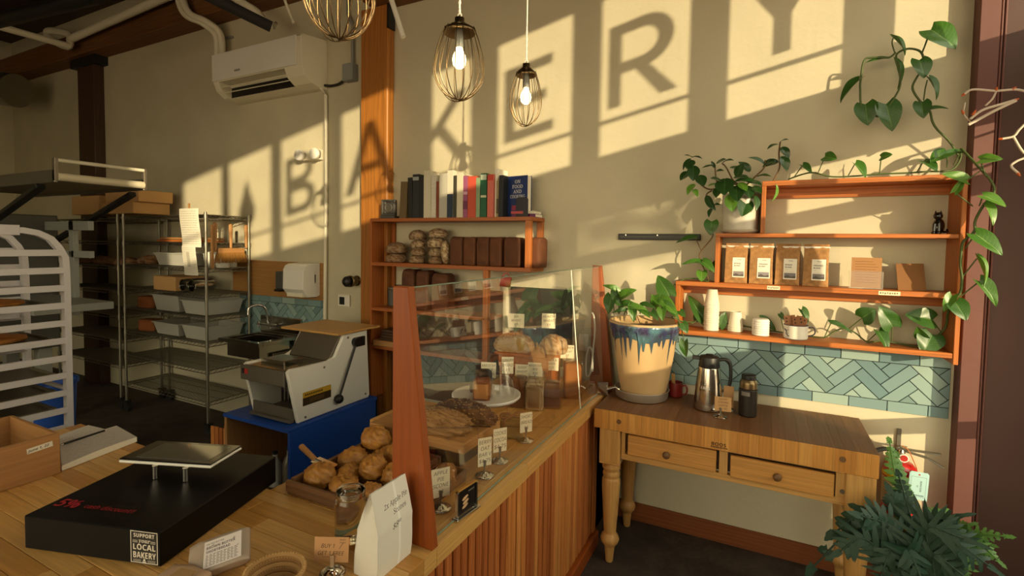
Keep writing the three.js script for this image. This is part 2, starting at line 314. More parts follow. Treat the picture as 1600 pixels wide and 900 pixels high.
// glass-fronted bread case standing on the counter
{
  const t = thing('display_case', 'bread display case with red wood ends and a leaning glass front on the counter', 'display case');
  const prof = [[-0.842, 0.891], [-0.936, 1.667], [-0.995, 1.667], [-0.995, 0.891]];
  const end = () => uvm(extrude(prof, 0.026, 0.003), 'y');
  let g = end(); g.translate(0, 0, -1.206); part(t, 'side_panel', g, M.red);
  g = end(); g.translate(0, 0, -3.17); part(t, 'side_panel', g, M.red);
  const pane = (za, zb) => { const q = new THREE.BufferGeometry(), a = [-0.876, 0.893], b = [-0.947, 1.662], n = 0.006;
    const pts = [[-0.876, 0.893], [-0.947, 1.662], [-0.941, 1.6625], [-0.870, 0.8935]]; const e = extrude(pts, Math.abs(za - zb), 0); e.translate(0, 0, Math.min(za, zb)); return e; };
  const sheet = (za, zb) => { const e = new THREE.PlaneGeometry(1, 1); const p = e.attributes.position; const c = [[-0.945, 1.662, za], [-0.945, 1.662, zb], [-0.874, 0.893, za], [-0.874, 0.893, zb]]; c.forEach((k, i) => p.setXYZ(i, ...k)); e.computeVertexNormals(); return e; };
  part(t, 'glass_pane', sheet(-1.208, -2.60), M.glass); part(t, 'glass_pane', sheet(-2.606, -3.144), M.glass);
  const edge = phy('#9db5a4', 0.15, { transmission: 0.5, thickness: 0 });
  part(t, 'glass_edge', merge([rod([-0.945, 1.663, -1.208], [-0.945, 1.663, -3.144], 0.0025, 0.0025, 5), rod([-0.874, 0.894, -1.208], [-0.874, 0.894, -3.144], 0.003, 0.003, 5)]), edge);
  part(t, 'joint_strip', rod([-0.945, 1.66, -2.603], [-0.874, 0.895, -2.603], 0.0032, 0.0032, 5), std('#d9d6c4', 0.3));
}
// shelf unit to the left with bread and books
{
  const t = thing('shelf_unit', 'orange wood wall shelf holding cookbooks and brown loaves beside the wooden post', 'shelf');
  const zf = -3.01, zb = -3.238, s = (y0, y1, x1) => part(t, 'shelf', span(-2.757, x1, y0, y1, zf, zb, 'x', 0.002), M.shelf2);
  part(t, 'side_panel', span(-2.776, -2.757, 0.55, 1.982, zf, zb + 0.03, 'y', 0.002), M.shelf2);
  s(1.956, 1.982, -1.38); s(1.612, 1.64, -1.38); s(1.258, 1.285, -1.70); s(0.955, 0.985, -1.70);
  part(t, 'post', span(-1.423, -1.383, 1.64, 1.956, zf, zf - 0.035, 'y', 0.002), M.shelf);
  part(t, 'post', span(-1.423, -1.383, 1.612, 1.956, zb + 0.035, zb, 'y', 0.002), M.shelf);
  part(t, 'post', span(-1.742, -1.70, 0.985, 1.612, zf, zf - 0.035, 'y', 0.002), M.shelf);
  part(t, 'back_strip', span(-2.757, -2.70, 0.985, 1.956, zb + 0.02, zb, 'y', 0.001), M.shelf2);
  part(t, 'back_panel', span(-2.757, -1.70, 0.55, 1.45, zb + 0.015, zb, 'y', 0.001), M.darkwood);
}
// stepped shelf unit to the right
{
  const t = thing('shelf_unit', 'stepped orange wood wall shelf with coffee bags above the blue tiles', 'shelf');
  const zf = -3.05, zb = -3.238, s = (x0, x1, y0, y1) => part(t, 'shelf', span(x0, x1, y0, y1, zf, zb, 'x', 0.002), M.shelf);
  s(-0.43, 0.822, 1.285, 1.311); s(-0.456, 0.822, 1.571, 1.597); s(-0.245, 0.822, 1.857, 1.878); s(-0.02, 0.841, 2.135, 2.161);
  part(t, 'side_panel', span(0.822, 0.842, 1.257, 2.135, zf + 0.004, zb, 'y', 0.002), M.shelf);
  part(t, 'side_panel', span(-0.456, -0.43, 1.285, 1.571, zf, zb, 'y', 0.002), M.shelf);
  part(t, 'side_panel', span(-0.245, -0.222, 1.597, 1.857, zf, zb, 'y', 0.002), M.shelf);
  part(t, 'side_panel', span(-0.02, 0.003, 1.878, 2.135, zf, zb, 'y', 0.002), M.shelf);
  for (const [x0, x1, y] of [[-0.43, 0.822, 1.571], [0.003, 0.822, 2.135]]) part(t, 'back_cleat', span(x0, x1, y - 0.055, y, zb + 0.018, zb, 'x', 0.001), M.shelf);
  const tag = () => canvasTex(128, 32, (c, w, h) => { c.fillStyle = '#e8d9b8'; c.fillRect(0, 0, w, h); c.fillStyle = '#6d5a43'; for (let i = 0; i < 8; i++) c.fillRect(8 + i * 14, 9 + (i % 3), 9, 13 - (i % 2) * 3); });
  const tm = std('#ffffff', 0.8, { map: tag() });
  for (const [x, w, y] of [[0.055, 0.062, 1.583], [0.565, 0.088, 1.583]]) { const g = new THREE.PlaneGeometry(w, 0.02); g.translate(x, y, zf + 0.0015); part(t, 'price_strip', g, tm); }
}
// butcher block table
{
  const t = thing('butcher_table', 'honey-coloured butcher block table with turned legs, two drawers and a worn brown top', 'table');
  const body = new THREE.Color('#ecab55'), worn = new THREE.Color('#8a5f3a');
  const vm = [0, 1, 2, 3].map((i) => std(['#ffffff', '#f2ead9', '#e6d8bf', '#fbf3e4'][i], 0.55, { map: T.maple, vertexColors: true, bumpMap: T.maple, bumpScale: 0.0005 }));
  let x = -0.814;
  while (x < 0.488) {
    let w = rr(0.028, 0.062); if (0.49 - x - w < 0.02) w = 0.49 - x;
    const g = span(x + 0.0001, x + w - 0.0001, 0.783, 0.89 + rr(-0.0003, 0), -2.67, -3.21, 'z', 0.0005), n = g.attributes.normal, c = new Float32Array(n.count * 3);
    for (let i = 0; i < n.count; i++) { const k = n.getY(i) > 0.3 ? worn : body; c.set([k.r, k.g, k.b], i * 3); }
    g.setAttribute('color', new THREE.BufferAttribute(c, 3)); part(t, 'stave', g, vm[Math.floor(rnd() * 4)]); x += w;
  }
  for (const [px, py] of [[-0.675, 0.836], [0.354, 0.844]]) { const g = new THREE.CylinderGeometry(0.013, 0.013, 0.004, 20); g.rotateX(Math.PI / 2); g.translate(px, py, -2.669); part(t, 'plug', g, M.knob); }
  { const g = new THREE.PlaneGeometry(0.085, 0.04); g.translate(-0.165, 0.806, -2.6695); part(t, 'burned_mark', g, std('#ffffff', 0.8, { transparent: true, alphaTest: 0.4, map: canvasTex(128, 64, (c) => { c.clearRect(0, 0, 128, 64); c.fillStyle = '#3d2413'; c.font = 'bold 40px sans-serif'; c.fillText('BOOS', 6, 40); c.fillRect(4, 46, 118, 5); c.fillRect(4, 54, 118, 3); }) })); }
  part(t, 'apron', merge([span(-0.666, 0.386, 0.618, 0.652, -2.70, -2.73, 'x'), span(-0.666, 0.386, 0.768, 0.784, -2.70, -2.73, 'x'), span(-0.666, -0.645, 0.652, 0.768, -2.70, -2.73, 'y'), span(-0.165, -0.125, 0.652, 0.768, -2.70, -2.73, 'y'), span(0.335, 0.386, 0.652, 0.768, -2.70, -2.73, 'y'),
    span(-0.78, 0.47, 0.62, 0.783, -3.17, -3.2, 'x'), span(-0.77, -0.745, 0.62, 0.783, -2.79, -3.13, 'z'), span(0.445, 0.47, 0.62, 0.783, -2.79, -3.13, 'z')]), M.honey);
  part(t, 'drawer_box', span(-0.645, 0.335, 0.655, 0.766, -2.735, -3.1, 'x'), M.darkwood);
  for (const [a, b, k, lo, hi] of [[-0.628, -0.178, -0.42, 0.655, 0.766], [-0.112, 0.328, 0.095, 0.648, 0.758]]) {
    const d = part(t, 'drawer', span(a, b, lo, hi, -2.688, -2.71, 'x', 0.003), M.drawer);
    const g = lathe([[0, 0.034], [0.012, 0.033], [0.0185, 0.026], [0.018, 0.018], [0.011, 0.01], [0.009, 0]], 20); g.rotateX(Math.PI / 2); g.translate(k, 0.702, -2.688); part(d, 'knob', g, M.knob);
  }
  const leg = merge([uvm(bbox(0.115, 0.19, 0.115, 0.004, 0, 0.688, 0)), uvm(bbox(0.115, 0.012, 0.115, 0.005, 0, 0.587, 0)), uvm(lathe([[0, 0], [0.019, 0], [0.021, 0.004], [0.028, 0.085], [0.034, 0.1], [0.047, 0.115], [0.053, 0.135], [0.047, 0.155], [0.036, 0.168], [0.034, 0.175], [0.044, 0.32], [0.05, 0.43], [0.051, 0.478], [0.046, 0.49], [0.041, 0.494], [0.047, 0.505], [0.049, 0.515], [0.043, 0.527], [0.041, 0.534], [0.05, 0.545], [0.052, 0.557], [0.045, 0.572], [0.048, 0.586], [0, 0.586]], 28))]);
  for (const [lx, lz] of [[-0.727, -2.735], [0.428, -2.735], [-0.727, -3.14], [0.428, -3.14]]) { const m = part(t, 'leg', leg, M.honey); m.position.set(lx, 0, lz); }
  { const g = new THREE.CylinderGeometry(0.011, 0.011, 0.01, 6); g.rotateX(Math.PI / 2); g.translate(0.362, 0.684, -2.698); part(t, 'bolt', g, M.gun); }
}
// ---------------------------------------------------------------- bread shapes: base at y = 0, crust colours painted as baked-on patches and flour
const C = (h) => new THREE.Color(h);
M.crust = std('#ffffff', 0.78, { vertexColors: true, bumpMap: T.speck, bumpScale: 0.002 });
M.crustgloss = std('#ffffff', 0.5, { vertexColors: true, bumpMap: T.speck, bumpScale: 0.0012 });
function crustBread(rx, ry, rz, dark, light, seed, o = {}) {
  const { rough = 0.07, flour = 0, slash = 0, flat = 0.45, freq = 3, seg = 30, sq = 1 } = o, a = C(dark), b = C(light), w = C('#d9c4a0'), g0 = new THREE.SphereGeometry(1, seg, Math.round(seg * 0.66));
  const pw = (v) => Math.sign(v) * Math.pow(Math.abs(v), sq), cut = (p) => slash ? Math.max(0, 1 - Math.abs(Math.sin(p.x * slash + 0.6 * Math.sin(p.z * 2 + seed)) * 5.2)) * (p.y > 0.15 ? 1 : 0) : 0;
  const dir = [];
  let g = deform(g0, (p) => { const q = p.clone(); const n = 1 + rough * (fbm(p.x * freq + seed, p.y * freq, p.z * freq, 4) * 2); const s = cut(q);
    p.set(pw(p.x), pw(p.y), pw(p.z)); p.multiplyScalar(n * (1 - 0.06 * s)); p.y = Math.max(p.y, -flat); dir.push(q); p.set(p.x * rx, (p.y + flat) * ry, p.z * rz); });
  let i = 0; paint(g, () => { const q = dir[i++], n = 0.5 + 0.9 * fbm(q.x * 4 + seed, q.y * 4, q.z * 4 + 9, 4), f = flour * clamp((fbm(q.x * 9 + seed, q.y * 9, q.z * 9, 3) + 0.16) * 4, 0, 1); return a.clone().lerp(b, clamp(n * 0.8 + cut(q) * 0.7, 0, 1)).lerp(w, clamp(f, 0, 0.85)); });
  g.setAttribute('uv', new THREE.BufferAttribute(new Float32Array(g.attributes.position.count * 2).map((_, k) => g.attributes.position.getComponent(k >> 1, k % 2 ? 2 : 0) * 1), 2));
  return g;
}
// pan loaf: squared sides and a domed top
const panLoaf = (w, h, d, dark, light, seed, o = {}) => { const g = crustBread(w / 2, h / 1.9, d / 2, dark, light, seed, { rough: 0.035, flat: 0.9, sq: 0.3, seg: 26, ...o }); return g; };
const signTex = (lines, w = 192, h = 150, o = {}) => canvasTex(w, h, (c) => {
  c.fillStyle = o.bg ?? '#efe3c2'; c.fillRect(0, 0, w, h); c.fillStyle = o.ink ?? '#5a4a34'; c.textAlign = o.align ?? 'center'; const n = lines.length;
  lines.forEach((s, i) => { const [txt, size, x, y] = Array.isArray(s) ? s : [s, h / (n + 1.2) * 0.95, w / 2, h * (i + 1) / (n + 0.55)]; c.font = `${o.style ?? ''} ${Math.round(size)}px sans-serif`; c.save(); c.translate(x, y); c.transform(1, -0.03, -0.12, 1, 0, 0); const m = c.measureText(txt).width; if (m > w * 0.92) c.scale(w * 0.92 / m, 1); c.fillText(txt, 0, 0); c.restore(); });
});
function cardMesh(parent, name, w, h, tex, y0, tilt = 0, back = M.paper) {    // card standing on its lower edge at y0, front towards +z
  const g = new THREE.BoxGeometry(w, h, 0.0015); g.translate(0, h / 2, 0); const f = std('#ffffff', 0.85, { map: tex });
  const m = part(parent, name, g, [back, back, back, back, f, back]); m.position.y = y0; m.rotation.x = tilt; return m;
}
// ---------------------------------------------------------------- things on the back wall and in the kitchen corner to the left
const line = (c, x0, y0, x1, y1, w = 2) => { c.lineWidth = w; c.beginPath(); c.moveTo(x0, y0); c.lineTo(x1, y1); c.stroke(); };
{ // split air conditioner
  const t = thing('air_conditioner', 'white split air conditioner mounted high on the wall left of the wooden post', 'air conditioner');
  const x0 = -4.66, x1 = -3.483, W = -WZ;
  const full = [[0, 3.555], [0.262, 3.522], [0.28, 3.50], [0.272, 3.262], [0.24, 3.19], [0.17, 3.143], [0.06, 3.128], [0, 3.128]];
  const cut = [[0, 3.555], [0.262, 3.522], [0.28, 3.50], [0.272, 3.262], [0.15, 3.262], [0.11, 3.18], [0.15, 3.138], [0.06, 3.128], [0, 3.128]];
  const ext = (p, a, b) => { const g = extrude(p, b - a, 0); g.rotateY(-Math.PI / 2); g.rotateY(Math.PI); g.translate(0, 0, 0); return g; };
  const put = (p, a, b) => { const g = extrude(p.map(([d, y]) => [d, y]), b - a, 0.003); const m = new THREE.Matrix4().set(0, 0, 1, a, 0, 1, 0, 0, 1, 0, 0, WZ, 0, 0, 0, 1); g.applyMatrix4(m); const i = g.index; if (i) throw 1; const P = g.attributes.position.array, N = g.attributes.normal.array; for (const A of [P, N]) for (let k = 0; k < A.length; k += 9) for (let j = 0; j < 3; j++) { const s = A[k + 3 + j]; A[k + 3 + j] = A[k + 6 + j]; A[k + 6 + j] = s; } g.computeVertexNormals(); return g; };
  part(t, 'housing', merge([put(full, x0, x0 + 0.07), put(cut, x0 + 0.07, x1 - 0.21), put(full, x1 - 0.21, x1)]), M.cream);
  part(t, 'front_panel', span(x0 + 0.004, x1 - 0.05, 3.268, 3.512, WZ + 0.278, WZ + 0.288, 'x', 0.003), M.whitegloss);
  part(t, 'vent_recess', span(x0 + 0.07, x1 - 0.21, 3.15, 3.255, WZ + 0.125, WZ + 0.14, 'x', 0), M.black);
  for (const [y, z] of [[3.225, 0.232], [3.182, 0.205]]) { const g = bbox(x1 - x0 - 0.3, 0.006, 0.045, 0.002); g.rotateX(0.5); g.translate((x0 + x1) / 2 - 0.07, y, WZ + z); part(t, 'louver', g, M.cream); }
  part(t, 'drain_pipe', tube([[-3.50, 3.14, WZ + 0.06], [-3.485, 3.10, WZ + 0.04], [-3.478, 3.02, WZ + 0.022], [-3.477, 2.2, WZ + 0.022], [-3.49, 1.1, WZ + 0.022]], 0.016, 40), M.cream);
  part(t, 'badge', span(-4.33, -4.25, 3.318, 3.335, WZ + 0.2885, WZ + 0.2895, 'x', 0), M.grey);
  part(t, 'power_cable', tube([[-3.483, 3.16, WZ + 0.03], [-3.42, 3.152, WZ + 0.02], [-3.33, 3.155, WZ + 0.02], [-3.25, 3.175, WZ + 0.03]], 0.012, 16), M.black);
}
{ const t = thing('junction_box', 'grey metal junction box on the wall beside the wooden post, fed from above', 'junction box');
  part(t, 'box', span(-3.235, -3.12, 3.155, 3.295, WZ, WZ + 0.07), M.grey); part(t, 'cover', span(-3.228, -3.127, 3.163, 3.287, WZ + 0.07, WZ + 0.075), M.grey);
  part(t, 'conduit', merge([rod([-3.155, 3.29, WZ + 0.03], [-3.155, 3.62, WZ + 0.03], 0.013), rod([-3.155, 3.62, WZ + 0.03], [-3.21, 3.72, WZ + 0.03], 0.013), rod([-3.21, 3.72, WZ + 0.03], [-3.21, 4.5, WZ + 0.03], 0.013)]), M.grey); }
// pipes and hoses under the ceiling
{ const t = thing('refrigerant_pipe', 'pair of white insulated pipes dropping from the beam to the top of the air conditioner', 'pipe');
  for (const d of [0, 0.07]) part(t, 'pipe', tube([[-5.20 + d, 4.5, WZ + 0.3], [-5.19 + d, 4.18, WZ + 0.28], [-5.10 + d, 3.98, WZ + 0.265], [-4.93 + d, 3.89, WZ + 0.2], [-4.88 + d, 3.8, WZ + 0.1], [-4.87 + d, 3.56, WZ + 0.09]], 0.032, 30, 8), M.cream);
  part(t, 'clip', span(-4.97, -4.75, 3.79, 3.81, WZ, WZ + 0.03), M.grey); }
solo('insulated_pipe', 'thick black foam-wrapped pipe running under the ceiling above the air conditioner', 'pipe', rod([-3.523, 3.497, -2.200], [-3.309, 3.376, -2.550], 0.04, 0.04, 12), M.rubber);
solo('flexible_hose', 'pale corrugated hose hanging beside the black pipe near the ceiling', 'hose', tube([[-4.443, 4.041, -2.950], [-4.151, 3.870, -2.950], [-4.035, 3.789, -2.970], [-3.952, 3.708, -2.970], [-3.843, 3.657, -3.000]], 0.035, 30, 10), M.cream);
solo('hanging_rod', 'thin white rod hanging at an angle above the air conditioner', 'rod', rod([-3.495, 3.757, -2.800], [-3.379, 3.520, -2.800], 0.012), M.cream);
solo('hanging_rod', 'pale rod slanting down beside the top of the wooden post', 'rod', rod([-2.312, 3.460, -2.700], [-2.201, 3.170, -2.700], 0.018), M.white);
{ const t = thing('drain_pipe', 'white drain pipe with elbows running along the dark ceiling at the far left', 'pipe');
  part(t, 'long_run', rod([-7.237, 4.100, -2.950], [-5.336, 4.189, -2.950], 0.042, 0.042, 12), M.cream);
  part(t, 'branch', rod([-7.116, 3.957, -2.200], [-7.192, 3.988, -2.900], 0.036, 0.036, 12), M.cream);
  part(t, 'elbow', tube([[-7.237, 4.100, -2.950], [-7.369, 4.181, -2.950], [-7.804, 4.286, -2.950], [-7.808, 4.211, -2.950], [-7.513, 4.072, -2.950], [-7.316, 4.025, -2.950], [-7.281, 4.122, -2.950]], 0.038, 36, 10), M.cream); }
solo('ceiling_pipe', 'dark pipe crossing the ceiling above the white drain pipe', 'pipe', rod([-6.015, 3.650, -1.900], [-4.763, 3.698, -2.100], 0.06, 0.06, 12), M.black);
solo('duct', 'round metal duct end sticking out at the far left below the beam', 'duct', rod([-8.841, 3.679, -2.600], [-8.268, 3.585, -2.800], 0.2, 0.2, 24), M.dull);
{ const t = thing('emergency_light', 'small white wall lamp with two round heads above the letter B shadow', 'emergency light');
  part(t, 'base', span(-3.74, -3.53, 2.52, 2.61, WZ, WZ + 0.05), M.cream);
  for (const x of [-3.74, -3.55]) { const g = lathe([[0, 0.05], [0.045, 0.05], [0.05, 0.03], [0.045, 0], [0, 0]], 20); g.rotateX(Math.PI / 2); g.translate(x, 2.565, WZ + 0.05); part(t, 'lamp_head', g, M.whitegloss); } }
{ const t = thing('wall_thermostat', 'white wall thermostat with a dark square display beside the wooden post', 'thermostat');
  part(t, 'cover', span(-3.335, -3.20, 1.228, 1.332, WZ, WZ + 0.022, 'x', 0.005), M.white); part(t, 'display', span(-3.315, -3.255, 1.245, 1.312, WZ + 0.022, WZ + 0.0235, 'x', 0), M.black); }
{ const t = thing('door_knob', 'round brass and black knob sticking out beside the wooden post', 'knob');
  let g = lathe([[0, 0], [0.045, 0], [0.045, 0.006], [0.03, 0.012], [0.028, 0.05], [0.045, 0.055], [0.05, 0.075], [0.05, 0.09], [0, 0.09]], 24); g.rotateX(Math.PI / 2); g.translate(-3.13, 1.46, WZ); part(t, 'rose', g, M.bronze);
  g = lathe([[0, 0.06], [0.03, 0.055], [0.045, 0.035], [0.045, 0.02], [0.025, 0.005], [0.02, 0]], 24); g.rotateX(Math.PI / 2); g.translate(-3.13, 1.46, WZ + 0.09); part(t, 'handle', g, M.black); }
{ const t = thing('towel_dispenser', 'white paper towel dispenser on the plywood panel above the sink', 'dispenser');
  const p = [[0, 1.60], [0.13, 1.592], [0.165, 1.575], [0.183, 1.54], [0.188, 1.37], [0.13, 1.30], [0.03, 1.297], [0, 1.31]];
  const g = extrude(p, 0.25, 0.004); g.rotateY(-Math.PI / 2); g.translate(-3.566, 0, WZ + 0.012); g.scale(1, 1, 1); part(t, 'cover', g, M.whitegloss);
  part(t, 'lower_tray', span(-3.80, -3.60, 1.30, 1.335, WZ + 0.10, WZ + 0.172), M.cream);
  part(t, 'window', span(-3.5665, -3.562, 1.42, 1.50, WZ + 0.06, WZ + 0.075), M.darkgrey); }
{ const t = thing('soap_dispenser', 'narrow grey soap dispenser left of the paper towel dispenser', 'dispenser');
  part(t, 'housing', span(-4.06, -3.96, 1.345, 1.51, WZ + 0.012, WZ + 0.09, 'y', 0.008), M.darkgrey); part(t, 'lever', span(-4.05, -3.97, 1.325, 1.345, WZ + 0.03, WZ + 0.11), M.black); }
{ const t = thing('hand_sink', 'stainless wall-hung hand sink with a gooseneck tap under the towel dispenser', 'sink');
  const x0 = -4.34, x1 = -3.80, zf = WZ + 0.46, y = 0.92;
  part(t, 'backsplash', span(x0, x1 + 0.02, y, 1.075, WZ + 0.01, WZ + 0.04, 'x', 0.006), M.steel);
  part(t, 'rim', merge([span(x0, x1, y - 0.03, y, WZ + 0.02, WZ + 0.1), span(x0, x1, y - 0.03, y, zf - 0.05, zf), span(x0, x0 + 0.06, y - 0.03, y, WZ + 0.1, zf - 0.05), span(x1 - 0.06, x1, y - 0.03, y, WZ + 0.1, zf - 0.05)]), M.steel);
  part(t, 'bowl', merge([span(x0 + 0.06, x1 - 0.06, y - 0.16, y - 0.15, WZ + 0.1, zf - 0.05), span(x0 + 0.055, x0 + 0.065, y - 0.16, y - 0.02, WZ + 0.1, zf - 0.05), span(x1 - 0.065, x1 - 0.055, y - 0.16, y - 0.02, WZ + 0.1, zf - 0.05), span(x0 + 0.06, x1 - 0.06, y - 0.16, y - 0.02, zf - 0.055, zf - 0.045), span(x0 + 0.06, x1 - 0.06, y - 0.16, y - 0.02, WZ + 0.095, WZ + 0.105)]), M.steel);
  part(t, 'bracket', span(x1 - 0.03, x1 - 0.01, 0.62, 0.80, WZ + 0.01, WZ + 0.3), M.gun);
  part(t, 'tap', merge([tube([[-4.20, 1.0, WZ + 0.06], [-4.2, 1.10, WZ + 0.07], [-4.21, 1.165, WZ + 0.09], [-4.25, 1.185, WZ + 0.14], [-4.285, 1.165, WZ + 0.19], [-4.29, 1.10, WZ + 0.2]], 0.012, 30, 8), rod([-4.27, 1.0, WZ + 0.07], [-4.10, 1.0, WZ + 0.07], 0.014)]), M.chrome);
  for (const x of [-4.27, -4.10]) part(t, 'tap_handle', merge([rod([x, 1.0, WZ + 0.05], [x, 1.0, WZ + 0.11], 0.012), rod([x - 0.03, 1.0, WZ + 0.11], [x + 0.03, 1.0, WZ + 0.11], 0.008), rod([x, 0.97, WZ + 0.11], [x, 1.03, WZ + 0.11], 0.008)]), M.chrome); }
// bread slicer on its blue cabinet
{
  const t = thing('slicer_cabinet', 'low blue cabinet with open front under the bread slicer', 'cabinet');
  const x0 = -3.30, x1 = -2.64, z0 = -2.14, z1 = -2.95, blue = M.blue;
  part(t, 'top', span(x0, x1, 0.575, 0.6, z0, z1, 'x', 0.004), blue); part(t, 'side_panel', span(x1 - 0.025, x1, 0.06, 0.575, z0 - 0.01, z1, 'y', 0.003), blue);
  part(t, 'side_panel', span(x0, x0 + 0.025, 0.06, 0.575, z0 - 0.01, z1, 'y', 0.003), M.board); part(t, 'back', span(x0, x1, 0.06, 0.575, z1, z1 + 0.015, 'y', 0), M.darkwood);
  part(t, 'bottom', span(x0, x1, 0.06, 0.085, z0 - 0.01, z1, 'x', 0.002), M.darkwood);
  for (const [x, h] of [[-3.0, 0.24], [-2.86, 0.3]]) { const b = thing('bottle', x < -2.9 ? 'small clear bottle inside the blue cabinet, the left one' : 'dark tall bottle inside the blue cabinet, the right one', 'bottle', [x, 0.085, -2.32]);
    part(b, 'body', lathe([[0, 0], [0.04, 0], [0.042, 0.01], [0.042, h * 0.62], [0.03, h * 0.75], [0.016, h * 0.82], [0.016, h * 0.93], [0, h * 0.93]], 20), x < -2.9 ? M.plastic : M.gun); part(b, 'cap', lathe([[0, h * 0.93], [0.018, h * 0.93], [0.018, h], [0, h]], 16), M.black); }
  const s = thing('bread_slicer', 'old white enamel bread slicing machine with a long black lever on the blue cabinet', 'bread slicer');
  const prof = [[2.245, 0.605], [2.165, 0.955], [2.19, 0.972], [2.50, 0.965], [2.56, 0.985], [2.645, 1.128], [2.875, 1.128], [2.905, 0.62], [2.89, 0.605]];
  const side = () => { const g = extrude(prof.map(([z, y]) => [z, y]), 0.022, 0.003); g.rotateY(Math.PI / 2); return g; };      // (z, y) becomes (-z, y)
  for (const x of [-2.702, -3.122]) { const g = side(); g.translate(x, 0, 0); part(s, 'side_panel', g, M.whitegloss); }
  part(s, 'feed_table', span(-3.10, -2.702, 0.945, 0.962, -2.17, -2.52), M.steel);
  part(s, 'front_apron', span(-3.125, -2.70, 0.862, 0.962, -2.152, -2.166, 'x', 0.004), M.gun);
  const hood = bar([-2.9, 0.96, -2.525], [-2.9, 1.126, -2.635], 0.398, 0.012); part(s, 'slanted_hood', hood, M.gun);
  part(s, 'back_cover', span(-3.10, -2.702, 0.62, 1.12, -2.87, -2.895), M.cream);
  part(s, 'bread_pusher', merge([span(-3.06, -2.83, 0.962, 0.985, -2.26, -2.275), bar([-2.95, 0.985, -2.27], [-2.95, 0.978, -2.44], 0.20, 0.008)]), M.steel);
  for (let i = 0; i < 9; i++) part(s, 'blade', span(-3.06 + i * 0.038, -3.058 + i * 0.038, 0.64, 0.94, -2.42, -2.44), M.steel);
  part(s, 'lower_tray', merge([span(-3.10, -2.702, 0.61, 0.63, -2.2, -2.6), span(-3.10, -2.702, 0.61, 0.70, -2.225, -2.24)]), M.gun);
  part(s, 'switch', merge([span(-3.10, -3.075, 0.905, 0.94, -2.146, -2.152)]), M.black); part(s, 'switch', span(-3.075, -3.045, 0.905, 0.94, -2.145, -2.152), std('#b3302a', 0.4), 'red switch button');
  const lev = part(s, 'lever', merge([rod([-2.655, 1.06, -2.745], [-2.645, 0.69, -2.565], 0.008), rod([-2.70, 1.06, -2.745], [-2.645, 1.06, -2.745], 0.03, 0.03, 16), span(-2.68, -2.66, 1.02, 1.09, -2.75, -2.84)]), M.black);
  part(lev, 'knob', new THREE.SphereGeometry(0.033, 20, 14).translate(-2.645, 0.685, -2.562), M.black);
  const pg = new THREE.PlaneGeometry(0.24, 0.09); pg.rotateY(Math.PI / 2); pg.translate(-2.676, 0.752, -2.40);
  part(s, 'name_plate', pg, std('#ffffff', 0.4, { map: canvasTex(256, 96, (c) => { c.fillStyle = '#3a2c18'; c.fillRect(0, 0, 256, 96); c.fillStyle = '#c29a2a'; c.fillRect(0, 0, 256, 40); c.fillStyle = '#3a2c18'; for (let i = 0; i < 9; i++) c.fillRect(20 + i * 18, 14, 12, 14); c.fillStyle = '#5b4526'; c.fillRect(60, 52, 130, 30); }) }));
  for (const [y, z] of [[0.63, 2.30], [0.93, 2.46], [0.64, 2.86], [1.10, 2.68]]) { const g = new THREE.CylinderGeometry(0.008, 0.008, 0.006, 10); g.rotateZ(Math.PI / 2); g.translate(-2.676, y, -z); part(s, 'screw', g, M.dull); }
  solo('cutting_board', 'wide thin wooden board lying on top of the bread slicer', 'board', merge([span(-3.24, -2.655, 1.132, 1.148, -2.56, -3.0, 'x', 0.004)]), M.honey);
}
// chrome wire shelving
const wireMat = M.dull;
function wireShelfUnit(x0, x1, z0, z1, heights, label, top) {
  const t = thing('wire_shelving', label, 'wire shelving');
  const posts = [[x0, z0], [x1, z0], [x0, z1], [x1, z1]];
  for (const [x, z] of posts) {
    const p = part(t, 'post', rod([x, 0.11, z], [x, top, z], 0.0125, 0.0125, 10), wireMat);
    const c = part(t, 'caster', merge([new THREE.CylinderGeometry(0.05, 0.05, 0.03, 18).rotateX(Math.PI / 2).translate(x + 0.015, 0.05, z), span(x - 0.02, x + 0.04, 0.05, 0.11, z - 0.022, z - 0.018), span(x - 0.02, x + 0.04, 0.05, 0.11, z + 0.018, z + 0.022), span(x - 0.03, x + 0.04, 0.1, 0.112, z - 0.03, z + 0.03)]), M.blackmatt);
  }
  for (const y of heights) {
    const g = [], r = 0.0042;
    const edge = (a, b) => { for (const dy of [0, -0.03]) g.push(rod([a[0], y + dy, a[1]], [b[0], y + dy, b[1]], r, r, 5)); const L = Math.hypot(b[0] - a[0], b[1] - a[1]), n = Math.round(L / 0.055); for (let i = 0; i < n; i++) { const u = i / n, w = (i + 1) / n; g.push(rod([lerp(a[0], b[0], u), y - 0.03, lerp(a[1], b[1], u)], [lerp(a[0], b[0], w), y, lerp(a[1], b[1], w)], 0.0028, 0.0028, 4)); } };
    edge([x0, z0], [x1, z0]); edge([x1, z0], [x1, z1]); edge([x1, z1], [x0, z1]); edge([x0, z1], [x0, z0]);
    for (const [x, z] of posts) g.push(rod([x, y - 0.036, z], [x, y + 0.006, z], 0.017, 0.017, 10));
    const s = part(t, 'shelf_frame', merge(g), wireMat);
    const w = []; for (let x = x0 + 0.025; x < x1; x += 0.026) w.push(rod([x, y, z0], [x, y, z1], 0.0024, 0.0024, 4));
    for (const u of [0.33, 0.66]) w.push(rod([x0, y - 0.006, lerp(z0, z1, u)], [x1, y - 0.006, lerp(z0, z1, u)], 0.004, 0.004, 5));
    part(s, 'wire_deck', merge(w), wireMat);
  }
}
wireShelfUnit(-5.87, -4.50, -2.78, -3.20, [2.02, 1.765, 1.53, 1.287, 1.08, 0.843, 0.594, 0.30], 'chrome wire shelving on casters in front of the letter shadows, hung with brushes', 2.045);
